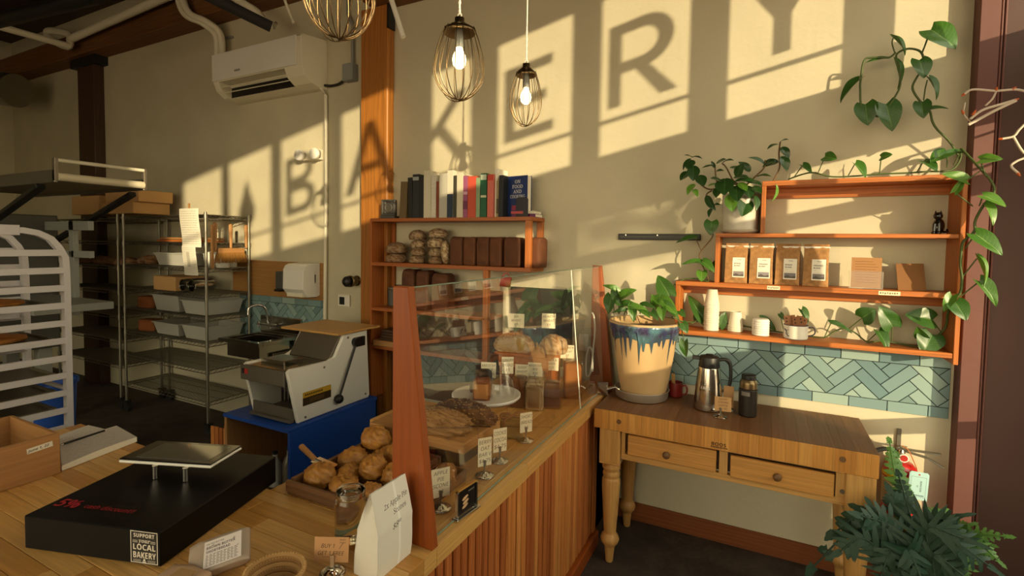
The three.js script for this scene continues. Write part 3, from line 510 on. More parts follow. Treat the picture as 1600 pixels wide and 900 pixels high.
wireShelfUnit(-7.35, -6.02, -2.80, -3.20, [2.0, 1.76, 1.50, 1.24, 0.98, 0.72, 0.45], 'far chrome wire shelving behind the white rack, loaded with boxes', 2.045);
// contents of the wire shelving
function tub(label, x, y, z, w, h, d, group) {
  const t = thing('plastic_tub', label, 'tub', [x, y, z], 0, group), a = 0.03, f = (s, y0) => [-w / 2 * s, w / 2 * s, y0, -d / 2 * s, d / 2 * s];
  const pts = [[-1, -1], [1, -1], [1, 1], [-1, 1]], q = (s, yy) => pts.map(([i, j]) => [i * w / 2 * s, yy, j * d / 2 * s]);
  const B = q(0.86, 0.004), U = q(1, h), b2 = q(0.845, 0.01), u2 = q(0.985, h), pos = []; const quad = (A, Bq, C, D) => pos.push(...A, ...Bq, ...C, ...A, ...C, ...D);
  for (let i = 0; i < 4; i++) { const j = (i + 1) % 4; quad(B[i], B[j], U[j], U[i]); quad(b2[j], b2[i], u2[i], u2[j]); } quad(B[3], B[2], B[1], B[0]); quad(b2[0], b2[1], b2[2], b2[3]);
  const g = new THREE.BufferGeometry(); g.setAttribute('position', new THREE.Float32BufferAttribute(pos, 3)); g.computeVertexNormals(); g.setAttribute('uv', new THREE.BufferAttribute(new Float32Array(pos.length / 3 * 2), 2));
  part(t, 'body', g, M.tub ??= phy('#c9c7bd', 0.4, { transmission: 0.25, thickness: 0 }));
  part(t, 'rim', merge([bbox(w + 0.03, 0.012, 0.02, 0.003, 0, h, d / 2), bbox(w + 0.03, 0.012, 0.02, 0.003, 0, h, -d / 2), bbox(0.02, 0.012, d, 0.003, w / 2, h, 0), bbox(0.02, 0.012, d, 0.003, -w / 2, h, 0)]), M.tub);
}
tub('clear plastic tub with lid edge behind the hanging papers on the upper wire shelf', -5.12, 1.536, -3.0, 0.56, 0.12, 0.36);
tub('white plastic tub in front at the right on the middle wire shelf', -4.76, 1.085, -3.0, 0.38, 0.13, 0.37);
tub('larger cloudy plastic tub in the middle wire shelf left of the white one', -5.22, 1.085, -3.0, 0.44, 0.16, 0.37);
tub('right white tub on the lower wire shelf beside the sink', -4.76, 0.848, -3.0, 0.38, 0.13, 0.37);
tub('left grey tub on the lower wire shelf', -5.22, 0.848, -3.0, 0.42, 0.12, 0.37);
function carton(label, x0, x1, y0, y1, z0, z1) {
  const t = thing('cardboard_box', label, 'box'); part(t, 'body', span(x0, x1, y0, y1, z0, z1, 'x', 0.004), M.kraft); part(t, 'tape', span(x0 + 0.02, x1 - 0.02, y1, y1 + 0.001, (z0 + z1) / 2 - 0.03, (z0 + z1) / 2 + 0.03), M.card);
}
carton('wide flat cardboard box on top of the wire shelving, under another', -6.35, -5.72, 2.052, 2.17, -2.80, -3.15);
carton('flat cardboard box lying on another at the top of the wire shelving', -6.30, -5.66, 2.172, 2.29, -2.82, -3.15);
carton('brown cardboard box at the far left top of the wire shelving', -7.1, -6.50, 2.052, 2.26, -2.85, -3.15);
carton('dark brown open box on the fourth wire shelf', -5.42, -5.05, 1.292, 1.43, -2.82, -3.10);
for (const [i, x] of [[0, -4.98], [1, -4.84]]) { const t = thing('metal_can', i ? 'right of two round tins lying on the fourth wire shelf' : 'left of two round tins lying on the fourth wire shelf', 'tin', [x, 1.354, -2.95]);
  const g = lathe([[0, 0], [0.055, 0], [0.06, 0.004], [0.06, 0.2], [0.055, 0.2], [0.054, 0.02], [0, 0.02]], 24); g.rotateX(Math.PI / 2); g.rotateY(Math.PI); g.translate(0, 0, 0.1); g.rotateY(Math.PI); part(t, 'body', g, M.chrome); }
for (const [i, y, lab] of [[0, 1.768, 'lower flat wooden board on the second wire shelf'], [1, 1.792, 'upper flat wooden board on the second wire shelf']]) solo('wooden_peel', lab, 'board', span(-5.35 + i * 0.05, -4.75, y, y + 0.02, -2.82, -3.12, 'x', 0.004), i ? M.board : M.shelf);
for (const [i, x, y] of [[0, -4.72, 1.533], [1, -4.57, 1.533], [2, -4.66, 1.533]]) { const t = thing('white_bucket', ['white plastic tub behind the brushes, the left one', 'white plastic tub behind the brushes, the right one', 'white plastic tub behind the brushes, at the back'][i], 'tub', [x, y, i === 2 ? -3.12 : -2.98]); part(t, 'body', lathe([[0, 0], [0.055, 0], [0.065, 0.14], [0.062, 0.14], [0.053, 0.006], [0, 0.006]], 24), M.white); part(t, 'rim', lathe([[0.062, 0.13], [0.07, 0.13], [0.07, 0.145], [0.062, 0.145]], 24), M.white); }
// papers hanging from the shelving
{ const mk = (w, h, seed) => std('#ffffff', 0.9, { map: canvasTex(128, 192, (c) => { c.fillStyle = '#e3ddcc'; c.fillRect(0, 0, 128, 192); c.strokeStyle = '#8d867a'; for (let i = 0; i < 15; i++) { c.lineWidth = 1.4; let x = 10; const y = 14 + i * 11.5; while (x < 116) { const l = 4 + ((x * 7 + i * 13 + seed) % 11); line(c, x, y, Math.min(x + l, 118), y, 1.6); x += l + 4; } } if (seed > 1) { c.fillStyle = '#b9b3a4'; c.fillRect(46, 40, 30, 96); } }) });
  const sheet = (w, h, curl) => { const g = new THREE.PlaneGeometry(w, h, 10, 12), p = g.attributes.position; for (let i = 0; i < p.count; i++) p.setZ(i, curl * Math.sin((p.getX(i) / w + 0.5) * 2.2) + 0.012 * Math.sin(p.getY(i) * 11)); g.computeVertexNormals(); return g; };
  const a = thing('paper_sheet', 'upper printed sheet clipped to the corner of the wire shelving with a clothes peg', 'paper', [-4.67, 1.90, -2.755], 0.1);
  part(a, 'sheet', sheet(0.28, 0.35, 0.03), mk(1, 1, 1)); part(a, 'clothes_peg', bbox(0.012, 0.075, 0.018, 0.002, 0.0, 0.185, 0.02), M.board);
  const b = thing('paper_sheet', 'lower printed sheet with a grey column hanging under another on the wire shelving', 'paper', [-4.70, 1.60, -2.762], 0.1); part(b, 'sheet', sheet(0.20, 0.27, 0.02), mk(1, 1, 5)); part(b, 'tape', bbox(0.03, 0.03, 0.002, 0, 0, 0.13, 0.02), M.paper); }
// brushes hanging on the end of the shelving
{ const X = -4.475; const brush = (label, z, y0, len, head) => { const t = thing('bench_brush', label, 'brush');
    part(t, 'handle', uvm(deform(new THREE.CapsuleGeometry(0.016, len, 4, 10), (p) => { p.x *= 0.7; p.z *= 1 + 0.25 * Math.sin(p.y * 18); }).translate(X, y0 - len / 2, z)), M.board);
    if (head) { part(t, 'head', span(X - 0.02, X + 0.02, y0 - len - 0.06, y0 - len - 0.01, z - head / 2, z + head / 2, 'z', 0.008), M.board); const g = []; for (let i = 0; i < 26; i++) for (let j = 0; j < 4; j++) { const zz = z - head / 2 + head * (i + 0.5) / 26, xx = X - 0.015 + j * 0.01; g.push(rod([xx, y0 - len - 0.055, zz], [xx + rr(-0.01, 0.01), y0 - len - 0.14 - rr(0, 0.012), zz + (i / 26 - 0.5) * 0.07 + rr(-0.006, 0.006)], 0.0035, 0.0022, 4)); } const b = part(t, 'bristles', merge(g), std('#a97838', 0.9)); b.userData.kind = 'stuff'; } };
  brush('wide bench brush with pale bristles hanging on the end of the wire shelving', -3.00, 1.93, 0.20, 0.26);
  brush('plain wooden paddle handle hanging left of the wide brush', -2.85, 1.94, 0.24, 0);
  brush('narrow wooden brush handle hanging right of the wide bench brush', -3.155, 1.93, 0.2, 0);
  const s = thing('wooden_stick', 'long flat wooden stick hanging nearest the papers on the wire shelving', 'stick'); part(s, 'stick', span(X - 0.008, X + 0.008, 1.535, 1.93, -2.81, -2.835, 'y', 0.003), M.board); }
// white sheet-pan rack in front
{
  const t = thing('sheet_pan_rack', 'white painted sheet pan rack with horizontal rails at the left edge', 'rack');
  const frame = (x) => { const c = new THREE.CatmullRomCurve3([V(x, 0.1, -1.27), V(x, 0.9, -1.27), V(x, 1.62, -1.27), V(x, 1.72, -1.255), V(x, 1.80, -1.20), V(x, 1.83, -1.10), V(x, 1.83, -0.9), V(x, 1.83, -0.77), V(x, 1.80, -0.67), V(x, 1.72, -0.615), V(x, 1.62, -0.6), V(x, 0.9, -0.6), V(x, 0.1, -0.6)], false, 'catmullrom', 0.4);
    const sh = new THREE.Shape(); sh.moveTo(-0.014, -0.019); sh.lineTo(0.014, -0.019); sh.lineTo(0.014, 0.019); sh.lineTo(-0.014, 0.019); return new THREE.ExtrudeGeometry(sh, { steps: 70, extrudePath: c, bevelEnabled: false }); };
  part(t, 'frame', frame(-3.25), M.alu); part(t, 'frame', frame(-3.72), M.alu);
  for (let i = 0; i < 17; i++) { const y = 1.735 - i * 0.0915; for (const x of [-3.232, -3.738]) { const r = part(t, 'rail', merge([span(x - 0.002, x + 0.002, y - 0.033, y, -0.60, -1.262), span(Math.min(x, x + (x > -3.5 ? -0.06 : 0.06)), Math.max(x, x + (x > -3.5 ? -0.06 : 0.06)), y - 0.033, y - 0.029, -0.60, -1.262)]), M.alu); } }
  part(t, 'cross_bar', merge([rod([-3.72, 1.0, -1.27], [-3.25, 1.0, -1.27], 0.012), rod([-3.72, 0.18, -1.27], [-3.25, 0.18, -1.27], 0.014), rod([-3.72, 0.18, -0.6], [-3.25, 0.18, -0.6], 0.014)]), M.alu);
  part(t, 'joint_plate', span(-3.232, -3.228, 1.805, 1.855, -1.02, -1.09), M.alu);
  for (const [x, z] of [[-3.25, -1.27], [-3.72, -1.27], [-3.25, -0.6], [-3.72, -0.6]]) part(t, 'caster', new THREE.CylinderGeometry(0.05, 0.05, 0.03, 18).rotateX(Math.PI / 2).translate(x, 0.05, z), M.blackmatt);
  const pans = [[2, 'sheet pan with golden flat bread in the third slot of the white rack', 1], [4, 'sheet pan with a crusty flat loaf in the fifth slot of the white rack', 2], [6, 'dark empty sheet pan in the middle of the white rack', 0], [7, 'grey sheet pan lined with paper below the middle of the white rack', 0], [8, 'lowest sheet pan seen in the white rack', 0]];
  for (const [k, lab, food] of pans) { const y = 1.735 - (k + 1) * 0.0915 - 0.028, s = thing('sheet_pan', lab, 'sheet pan', [-3.485, y, -0.93]);
    part(s, 'pan', merge([bbox(0.41, 0.004, 0.60, 0.001, 0, 0.004, 0), bbox(0.414, 0.02, 0.006, 0.002, 0, 0.012, 0.3), bbox(0.414, 0.02, 0.006, 0.002, 0, 0.012, -0.3), bbox(0.006, 0.02, 0.60, 0.002, 0.205, 0.012, 0), bbox(0.006, 0.02, 0.60, 0.002, -0.205, 0.012, 0)]), M.gun);
    if (food) { const f = thing('flat_bread', food > 1 ? 'crusty golden flat bread on the fifth pan of the white rack' : 'golden flat bread on the third pan of the white rack', 'bread', [-3.485, y + 0.0085, -0.93]); part(f, 'crust', crustBread(0.17, 0.03, 0.26, '#8a4d1c', '#c98a3e', 40 + k), M.crust); } }
}
// raised conveyor table of the dough machine
{
  const t = thing('dough_sheeter', 'dough sheeter with one conveyor wing folded up on black struts behind the white rack', 'machine');
  const y = 2.20, x1 = -4.42, x0 = -6.3, za = -1.70, zb = -2.24;
  part(t, 'conveyor_bed', span(x0, x1 - 0.01, y, y + 0.02, za, zb, 'x', 0.003), std('#7c6d52', 0.8));
  part(t, 'side_rail', merge([span(x0, x1, y - 0.02, y + 0.07, za + 0.02, za, 'x', 0.003), span(x0, x1, y - 0.02, y + 0.07, zb, zb - 0.02, 'x', 0.003)]), M.dull);
  part(t, 'roller', rod([x1, y + 0.02, za], [x1, y + 0.02, zb], 0.028, 0.028, 14), std('#d8cfb4', 0.6)); part(t, 'end_bar', rod([x1 + 0.005, y + 0.135, za], [x1 + 0.005, y + 0.135, zb], 0.014, 0.014, 8), M.cream);
  for (const z of [za + 0.01, zb - 0.01]) part(t, 'end_bracket', span(x1 - 0.03, x1 + 0.01, y - 0.01, y + 0.15, z - 0.01, z + 0.01), M.gun);
  for (const [xa, z] of [[-4.62, za + 0.02], [-4.62, zb - 0.02]]) part(t, 'strut', bar([xa, y - 0.04, z], [-6.1, 1.72, z], 0.055, 0.035), M.black);
  part(t, 'body', merge([span(-6.9, -6.0, 0.75, 2.0, -1.65, -2.3, 'x', 0.01)]), M.darkgrey);
  part(t, 'body_frame', merge([span(-6.0, -5.2, 1.86, 1.94, -2.2, -2.24), span(-6.0, -5.2, 1.62, 1.68, -2.2, -2.24), span(-5.55, -5.47, 1.1, 1.94, -2.2, -2.24), span(-6.0, -4.9, 1.2, 1.26, -1.72, -2.24)]), M.grey);
  for (const x of [-6.85, -6.15]) for (const z of [-1.7, -2.15]) part(t, 'foot', span(x, x + 0.1, 0, 0.75, z, z - 0.1, 'y'), M.grey);
}
// crate of kindling on the floor by the cabinet
{ const t = thing('slatted_crate', 'orange wooden slatted crate on the floor beside the blue cabinet', 'crate', [-3.72, 0, -2.62], 0.1);
  for (let i = 0; i < 9; i++) part(t, 'slat', span(-0.2 + i * 0.046, -0.162 + i * 0.046, 0, 0.3 + rr(0, 0.01), 0.16, 0.172, 'y'), M.reds[i % 5]);
  for (let i = 0; i < 8; i++) part(t, 'slat', span(0.208, 0.22, 0, 0.3, 0.16 - i * 0.04, 0.125 - i * 0.04, 'y'), M.reds[(i + 2) % 5]);
  part(t, 'floor_board', span(-0.2, 0.21, 0.0, 0.02, -0.16, 0.16, 'x'), M.darkwood); part(t, 'cloth', deform(new THREE.SphereGeometry(0.17, 20, 14), (p) => { p.y *= 0.4; p.y += 0.28 + 0.03 * noise.noise(p.x * 12, p.z * 12, 3); }), std('#a86030', 0.85)); }

for (let i = 0; i < 8; i++) { const x = -5.78 + i * 0.15, far = i >= 2, l = thing('crusty_loaf', far ? `${NTH[i - 2]} crusty loaf from the left in the row on the far wire shelving` : `${['left', 'right'][i]} of two crusty brown loaves beside the tub on the wire shelf`, 'bread', [far ? -7.24 + (i - 2) * 0.215 : x, far ? 1.503 : 1.534, -2.98 + (i % 2) * 0.03], i * 0.4, 'crusty loaves on the wire shelving'); part(l, 'crust', crustBread(0.068, 0.062, 0.12, '#4a2611', '#9a5c28', 160 + i, { flour: 0.25, slash: 3, seg: 22 }), M.crust); }
for (const [i, y, lab] of [[0, 1.083, 'brown square loaf standing alone on the middle wire shelf, left of the tubs'], [1, 0.846, 'brown square loaf on the lower wire shelf, left of the grey tub']]) { const l = thing('tin_loaf', lab, 'bread', [-5.66, y, -2.92], 0.2); part(l, 'crust', panLoaf(0.22, 0.12, 0.14, '#6a3212', '#a8642c', 175 + i), M.crust); }
{ const t = thing('blue_bin', 'tall blue plastic bin on the floor seen through the rails of the white rack', 'bin', [-4.75, 0, -1.70]); part(t, 'body', lathe([[0, 0], [0.16, 0], [0.17, 0.02], [0.2, 0.72], [0.19, 0.72], [0.16, 0.03], [0, 0.02]], 32), M.blue); part(t, 'rim', lathe([[0.195, 0.70], [0.212, 0.70], [0.212, 0.73], [0.195, 0.73]], 32), M.blue); }
// ---------------------------------------------------------------- bread case contents
const breadColours = { dark: ['#3a1f10', '#6b3a1a'], seeded: ['#4a2d17', '#a8794a'], gold: ['#7a4318', '#bd7a35'], brown: ['#50290f', '#8a5126'] };
{ // near riser with two seeded loaves
  solo('wooden_crate', 'dark wooden riser box under the two seeded loaves in the display case', 'crate', merge([span(-1.42, -1.07, 0.891, 0.972, -1.68, -1.90, 'x', 0.003)]), M.darkwood);
  const t = thing('bread_board', 'thick wooden board carrying two long seeded loaves in the display case', 'board'); part(t, 'board', span(-1.50, -1.015, 0.974, 1.018, -1.625, -1.925, 'x', 0.004), M.board);
  const seeds = (root, rx, ry, rz, n, seed) => { const g = []; for (let i = 0; i < n; i++) { const a = rnd() * 6.28, b = rnd() * 1.35, p = V(Math.cos(a) * Math.cos(b), Math.sin(b), Math.sin(a) * Math.cos(b)); const s = new THREE.SphereGeometry(0.0042, 5, 4); s.scale(1.5, 0.7, 0.9); s.rotateY(rnd() * 6); s.translate(p.x * rx * 1.0, (p.y + 0.45) * ry * 1.0, p.z * rz * 1.0); g.push(s); } const m = part(root, 'seeds', merge(g), std('#94704a', 0.85)); m.userData.kind = 'stuff'; };
  let l = thing('seeded_loaf', 'front long seeded loaf with a pale flaky end on the board in the display case', 'bread', [-1.205, 1.018, -1.70], 0.10); part(l, 'crust', crustBread(0.165, 0.062, 0.072, '#47290f', '#c39660', 3, { rough: 0.22, freq: 9, seg: 44 }), M.crust); seeds(l, 0.168, 0.064, 0.075, 300, 1);
  l = thing('seeded_loaf', 'darker seeded loaf behind the front one on the board in the display case', 'bread', [-1.15, 1.018, -1.855], -0.06); part(l, 'crust', crustBread(0.15, 0.06, 0.062, '#2c1a12', '#75503a', 8, { rough: 0.22, freq: 9, seg: 44 }), M.crust); seeds(l, 0.152, 0.06, 0.064, 200, 2);
}
{ // nutty pastries in a tray at the near end
  const t = thing('wooden_tray', 'small dark wooden tray of nutty pastries at the near end of the display case', 'tray'); part(t, 'base', span(-1.115, -0.985, 0.892, 0.905, -1.30, -1.60), M.tray);
  for (const [x0, x1, z0, z1] of [[-0.995, -0.985, -1.30, -1.60], [-1.115, -1.105, -1.30, -1.60], [-1.105, -0.995, -1.30, -1.31], [-1.105, -0.995, -1.59, -1.60]]) part(t, 'side', span(x0, x1, 0.905, 0.935, z0, z1), M.tray);
  const labs = ['nearest nut-topped pastry in the dark tray', 'middle nut-topped pastry in the dark tray', 'nut-topped pastry at the back of the dark tray', 'nut-topped pastry nearest the glass in the dark tray'];
  [[-1.05, -1.37], [-1.05, -1.46], [-1.05, -1.55], [-1.03, -1.51]].forEach(([x, z], i) => { const p = thing('nut_pastry', labs[i], 'pastry', [x, 0.906, z], i); part(p, 'crust', crustBread(0.05, 0.038, 0.045, '#6a3d18', '#b07a3c', 20 + i, { rough: 0.2, freq: 5, seg: 20 }), M.crust);
    const g = []; for (let k = 0; k < 16; k++) { const a = rnd() * 6.28, r = Math.sqrt(rnd()) * 0.034, s = new THREE.SphereGeometry(0.008, 6, 5); s.scale(1.4, 0.6, 0.8); s.rotateY(rnd() * 6); s.rotateZ(rr(-0.5, 0.5)); s.translate(Math.cos(a) * r, 0.05 - r * 0.4, Math.sin(a) * r); g.push(s); } part(p, 'nuts', merge(g), std('#d3ae78', 0.7)).userData.kind = 'stuff'; });
}
// price cards on round wire stands
function signStand(x, z, w, h, lines, label, turn, y = 0.891, o = {}) {
  const t = thing('price_sign', label, 'sign', [x, y, z], turn, undefined);
  part(t, 'base', lathe([[0, 0], [0.036, 0], [0.037, 0.004], [0.026, 0.007], [0.02, 0.006], [0.012, 0.014], [0, 0.016]], 24), M.chrome);
  part(t, 'clip', merge([rod([0, 0.012, 0], [0, 0.048, 0], 0.0028), bbox(0.01, 0.026, 0.006, 0.001, 0, 0.05, 0.002)]), M.gun);
  cardMesh(t, 'card', w, h, signTex(lines, 192, Math.round(192 * h / w), o), 0.04); return t;
}
signStand(-0.958, -1.385, 0.066, 0.10, ['APPLE', 'PIE', 'SCONE', '$4'], 'upright price card for apple scones on a round stand nearest the front glass corner', 0.95);
signStand(-0.945, -1.665, 0.058, 0.112, ['BERRY', 'OAT', 'BAR V', '$4.75'], 'second price card from the near end of the case, tall, on a round stand', 0.95);
signStand(-0.955, -1.81, 0.062, 0.10, ['COOKIE', 'COCOA', '$4.75'], 'third price card from the near end of the case, on a wide round stand', 0.95);
signStand(-0.952, -2.06, 0.062, 0.092, ['SHORT', 'BREAD', '$6'], 'price card on a round stand beside the ribboned cellophane block', 0.9);
// small cards on pins stuck in the loaves
function pinSign(at, w, h, lines, label, turn = 0.35, tilt = -0.08, pin = 0.05) { const t = thing('price_sign', label, 'sign', at, turn); part(t, 'pin', rod([0, -pin, 0], [0, 0.012, 0], 0.0016, 0.0016, 5), M.steel); cardMesh(t, 'card', w, h, signTex(lines, 192, Math.round(192 * h / w)), 0, tilt); return t; }
pinSign([-1.288, 1.307, -2.620], 0.098, 0.082, ['SEA?', 'WHEAT', '$9'].map((s) => s.replace('?', '')), 'highest price card at the back left of the case, above the cut loaf', 0.25);
pinSign([-1.134, 1.298, -2.750], 0.082, 0.088, ['HEARTH', 'WHEAT', '$9'], 'hearth wheat price card standing on the round crusty loaf', 0.3);
pinSign([-1.053, 1.103, -2.860], 0.084, 0.082, ['SANDWICH', 'WHEAT', '$8'], 'sandwich wheat price card at the right end of the case', 0.3);
pinSign([-1.076, 1.070, -2.660], 0.085, 0.075, ['BLACK &', 'WHITE', '$10'], 'black and white price card overlapping the card left of it', 0.3, -0.08, 0.13);
pinSign([-1.150, 1.040, -2.600], 0.085, 0.078, ['MOUNTAIN', 'RYE', '$10'], 'mountain rye price card in the middle of the low row of cards', 0.3, -0.08, 0.13);
pinSign([-1.207, 1.031, -2.540], 0.078, 0.082, ['SEEDY', 'WHEAT', '$9'], 'seedy wheat price card half covered by the mountain rye card', 0.3, -0.08, 0.12);
pinSign([-1.175, 1.120, -2.300], 0.062, 0.088, ['GINGER', 'BREAD', '$5'], 'narrow gingerbread price card standing behind the cake plate', 0.5, -0.08, 0.2);
pinSign([-1.234, 1.115, -2.200], 0.078, 0.078, ['KABOCHA', 'SPICE', 'CAKE $5'], 'kabocha spice cake card above the white cake plate', 0.3, -0.08, 0.12);
{ // cake stand, cake and dome
  const cx = -1.185, cz = -2.095, t = thing('cake_stand', 'white footed cake plate in the middle of the display case', 'cake stand', [cx, 0.891, cz]);
  part(t, 'foot', lathe([[0, 0], [0.075, 0], [0.07, 0.012], [0.025, 0.03], [0.02, 0.12], [0.05, 0.15], [0, 0.15]], 32), M.whitegloss);
  part(t, 'plate', lathe([[0, 0.15], [0.155, 0.155], [0.168, 0.167], [0.168, 0.177], [0.16, 0.177], [0.152, 0.167], [0, 0.164]], 48), M.whitegloss);
  const c = thing('cake_loaf', 'cut block of dark spice cake on the white cake plate', 'cake', [cx + 0.005, 1.056, cz + 0.05], 0.4); part(c, 'crust', panLoaf(0.085, 0.10, 0.07, '#5a2a10', '#a2602a', 31), M.crust); part(c, 'crumb', bbox(0.066, 0.07, 0.004, 0.001, 0, 0.045, 0.036), std('#a9703a', 0.9));
  const d = thing('glass_dome', 'small clear glass dome standing on the cake plate beside the cake block', 'dome', [cx + 0.085, 1.058, cz + 0.005]); part(d, 'dome', lathe([[0.062, 0], [0.062, 0.05], [0.055, 0.085], [0.038, 0.105], [0.015, 0.112], [0, 0.113]], 36), M.dome); part(d, 'knob', new THREE.SphereGeometry(0.014, 16, 12).translate(0, 0.126, 0), M.dome);
  const k = thing('dark_loaf', 'dark brown gingerbread loaf behind the cake block on the plate', 'cake', [cx - 0.06, 1.056, cz - 0.05], 0.2); part(k, 'crust', panLoaf(0.10, 0.11, 0.08, '#24140c', '#3d2314', 33), M.crust);
}
{ // back riser with hearth breads
  const t = thing('bread_riser', 'orange wooden riser box with two hearth loaves at the back of the case', 'riser'); const y1 = 1.155;
  part(t, 'top_board', span(-1.42, -1.06, y1 - 0.016, y1, -2.60, -2.86), M.shelf); part(t, 'front_board', span(-1.40, -1.08, y1 - 0.085, y1 - 0.016, -2.615, -2.632), M.shelf); for (const x of [-1.39, -1.10]) part(t, 'side_board', span(x - 0.008, x + 0.008, 0.891, y1 - 0.016, -2.632, -2.85, 'y'), M.shelf2);
  let l = thing('cut_loaf', 'large cut hearth loaf showing its crumb on the orange riser', 'bread', [-1.325, y1, -2.68], 0.25); { const g = crustBread(0.125, 0.075, 0.085, '#7a451c', '#c99a5c', 50, { flour: 0.5, seg: 40 }), p = g.attributes.position; for (let i = 0; i < p.count; i++) if (p.getZ(i) > 0.048) p.setZ(i, 0.048); g.computeVertexNormals(); part(l, 'crust', g, M.crust); part(l, 'crumb', new THREE.CircleGeometry(1, 40).scale(0.098, 0.036, 1).translate(0, 0.041, 0.0488), std('#b98f58', 0.95, { bumpMap: T.speck, bumpScale: 0.003 })); }
  l = thing('hearth_loaf', 'round crusty hearth loaf at the right end of the orange riser', 'bread', [-1.10, y1, -2.755], 0.6); part(l, 'crust', crustBread(0.085, 0.075, 0.085, '#6d3b17', '#c0883f', 54, { flour: 0.55, slash: 3 }), M.crust);
}
// wrapped loaves along the counter
[['tall wrapped brown pan loaf at the left of the low bread row', -1.20, -2.50, 0.085, 0.165, 0.10, '#5d3015', '#9a6130'], ['seed-crusted wrapped loaf in the middle of the low bread row', -1.105, -2.50, 0.10, 0.15, 0.10, '#5a361c', '#b08a58'], ['dark wrapped rye loaf right of the seed-crusted one', -1.035, -2.58, 0.09, 0.14, 0.11, '#4a2413', '#7d4524'], ['wrapped golden sandwich loaf standing at the right end of the bread row', -0.995, -2.80, 0.10, 0.21, 0.10, '#7a4218', '#b9793b']].forEach(([lab, x, z, w, h, d, a, b], i) => {
  const l = thing('wrapped_loaf', lab, 'bread', [x, 0.891, z], 0.25 + i * 0.06); part(l, 'crust', panLoaf(w, h, d, a, b, 60 + i, { flour: i === 1 ? 0.7 : 0 }), M.crust);
  part(l, 'bag', deform(new THREE.BoxGeometry(w + 0.012, h + 0.012, d + 0.012, 8, 8, 8), (p) => { const n = 0.006 * noise.noise(p.x * 40 + i, p.y * 40, p.z * 40); p.x += n; p.z += n; p.y = Math.max(p.y + h / 2 + 0.004 + n, 0.001); }), M.cello);
});
{ const l = thing('wrapped_block', 'pale cellophane-wrapped block tied with a brown ribbon near the front glass', 'pastry', [-1.035, 0.891, -2.085], 0.35); part(l, 'block', bbox(0.105, 0.085, 0.085, 0.006, 0, 0.0435, 0), std('#b3975f', 0.8, { map: T.mottle }));
  part(l, 'wrap', deform(new THREE.BoxGeometry(0.113, 0.094, 0.093, 8, 8, 8), (p) => { const n = 0.005 * noise.noise(p.x * 50, p.y * 50, p.z * 50); p.x += n; p.z += n; p.y = Math.max(p.y + 0.047 + n, 0.001); }), M.cello);
  part(l, 'ribbon', merge([tube([[0, 0.095, 0], [-0.02, 0.11, 0.01], [-0.055, 0.103, 0.02], [-0.04, 0.092, 0.03], [0, 0.095, 0]], 0.0045, 24), tube([[0, 0.095, 0], [0.02, 0.108, -0.01], [0.05, 0.104, -0.02], [0.035, 0.092, -0.005], [0, 0.095, 0]], 0.0045, 24), tube([[0, 0.095, 0], [-0.03, 0.09, 0.05], [-0.035, 0.06, 0.053]], 0.004, 12)]), std('#8d5a3a', 0.7)); }
// coiled flex and socket at the far end of the case
{ const t = thing('wall_socket', 'small white socket at the far end of the case behind the glass', 'socket', [-1.070, 1.138, -3.225]); part(t, 'plate', bbox(0.07, 0.115, 0.012, 0.004), M.white); part(t, 'outlet', merge([bbox(0.03, 0.03, 0.004, 0.002, 0, 0.025, 0.007), bbox(0.03, 0.03, 0.004, 0.002, 0, -0.025, 0.007)]), M.cream); }
solo('power_cord', 'white power cord looped on the far end of the display case', 'cord', tube([[-0.985, 1.36, -3.13], [-0.965, 1.33, -3.11], [-0.955, 1.24, -3.10], [-0.965, 1.10, -3.10], [-0.97, 1.02, -3.10], [-0.985, 0.955, -3.10], [-1.005, 0.95, -3.10], [-1.01, 1.03, -3.10], [-1.0, 1.12, -3.10], [-0.98, 1.135, -3.10], [-0.965, 1.08, -3.10], [-0.965, 0.98, -3.10]], 0.006, 70), M.white);
// chrome card holders on the counter ledge outside the glass
{ const t = thing('card_holder', 'chrome holder with a black card picturing pastries, on the ledge outside the glass', 'card holder', [-0.862, 0.891, -1.40], Math.PI / 2 - 0.12);
  part(t, 'base', merge([bbox(0.125, 0.006, 0.028, 0.002, 0, 0.004, 0.0)]), M.chrome);
  part(t, 'frame', merge([bbox(0.1, 0.084, 0.006, 0.002, 0, 0.05, -0.004), bbox(0.006, 0.086, 0.014, 0.002, -0.05, 0.05, 0), bbox(0.006, 0.086, 0.014, 0.002, 0.05, 0.05, 0)]), M.chrome);
  part(t, 'brass_edge', bbox(0.1, 0.006, 0.014, 0.002, 0, 0.095, 0), std('#d0a256', 0.3, { metalness: 0.9 }));
  const g = new THREE.PlaneGeometry(0.092, 0.08); g.translate(0, 0.05, 0.0); part(t, 'card', g, std('#ffffff', 0.3, { map: canvasTex(160, 140, (c) => { c.fillStyle = '#1a1714'; c.fillRect(0, 0, 160, 140); c.fillStyle = '#8b837a'; for (let i = 0; i < 4; i++) c.fillRect(96 + i * 14, 22, 9, 9); for (const [y, k] of [[56, 0], [80, 6], [104, 0]]) { c.fillStyle = '#d9b184'; c.beginPath(); c.ellipse(66 + k, y, 28, 10, -0.25, 0, 7); c.fill(); } }) }));
}
{ const t = thing('card_holder', 'small chrome clip standing at the far end of the counter by the pot', 'card holder', [-0.845, 0.891, -2.93], 0.3); part(t, 'base', bbox(0.07, 0.006, 0.03, 0.002, 0, 0.004, 0), M.chrome); part(t, 'frame', merge([bbox(0.008, 0.075, 0.02, 0.002, -0.028, 0.042, 0), bbox(0.008, 0.075, 0.02, 0.002, 0.028, 0.042, 0), bbox(0.05, 0.07, 0.004, 0.001, 0, 0.044, 0)]), M.chrome); }
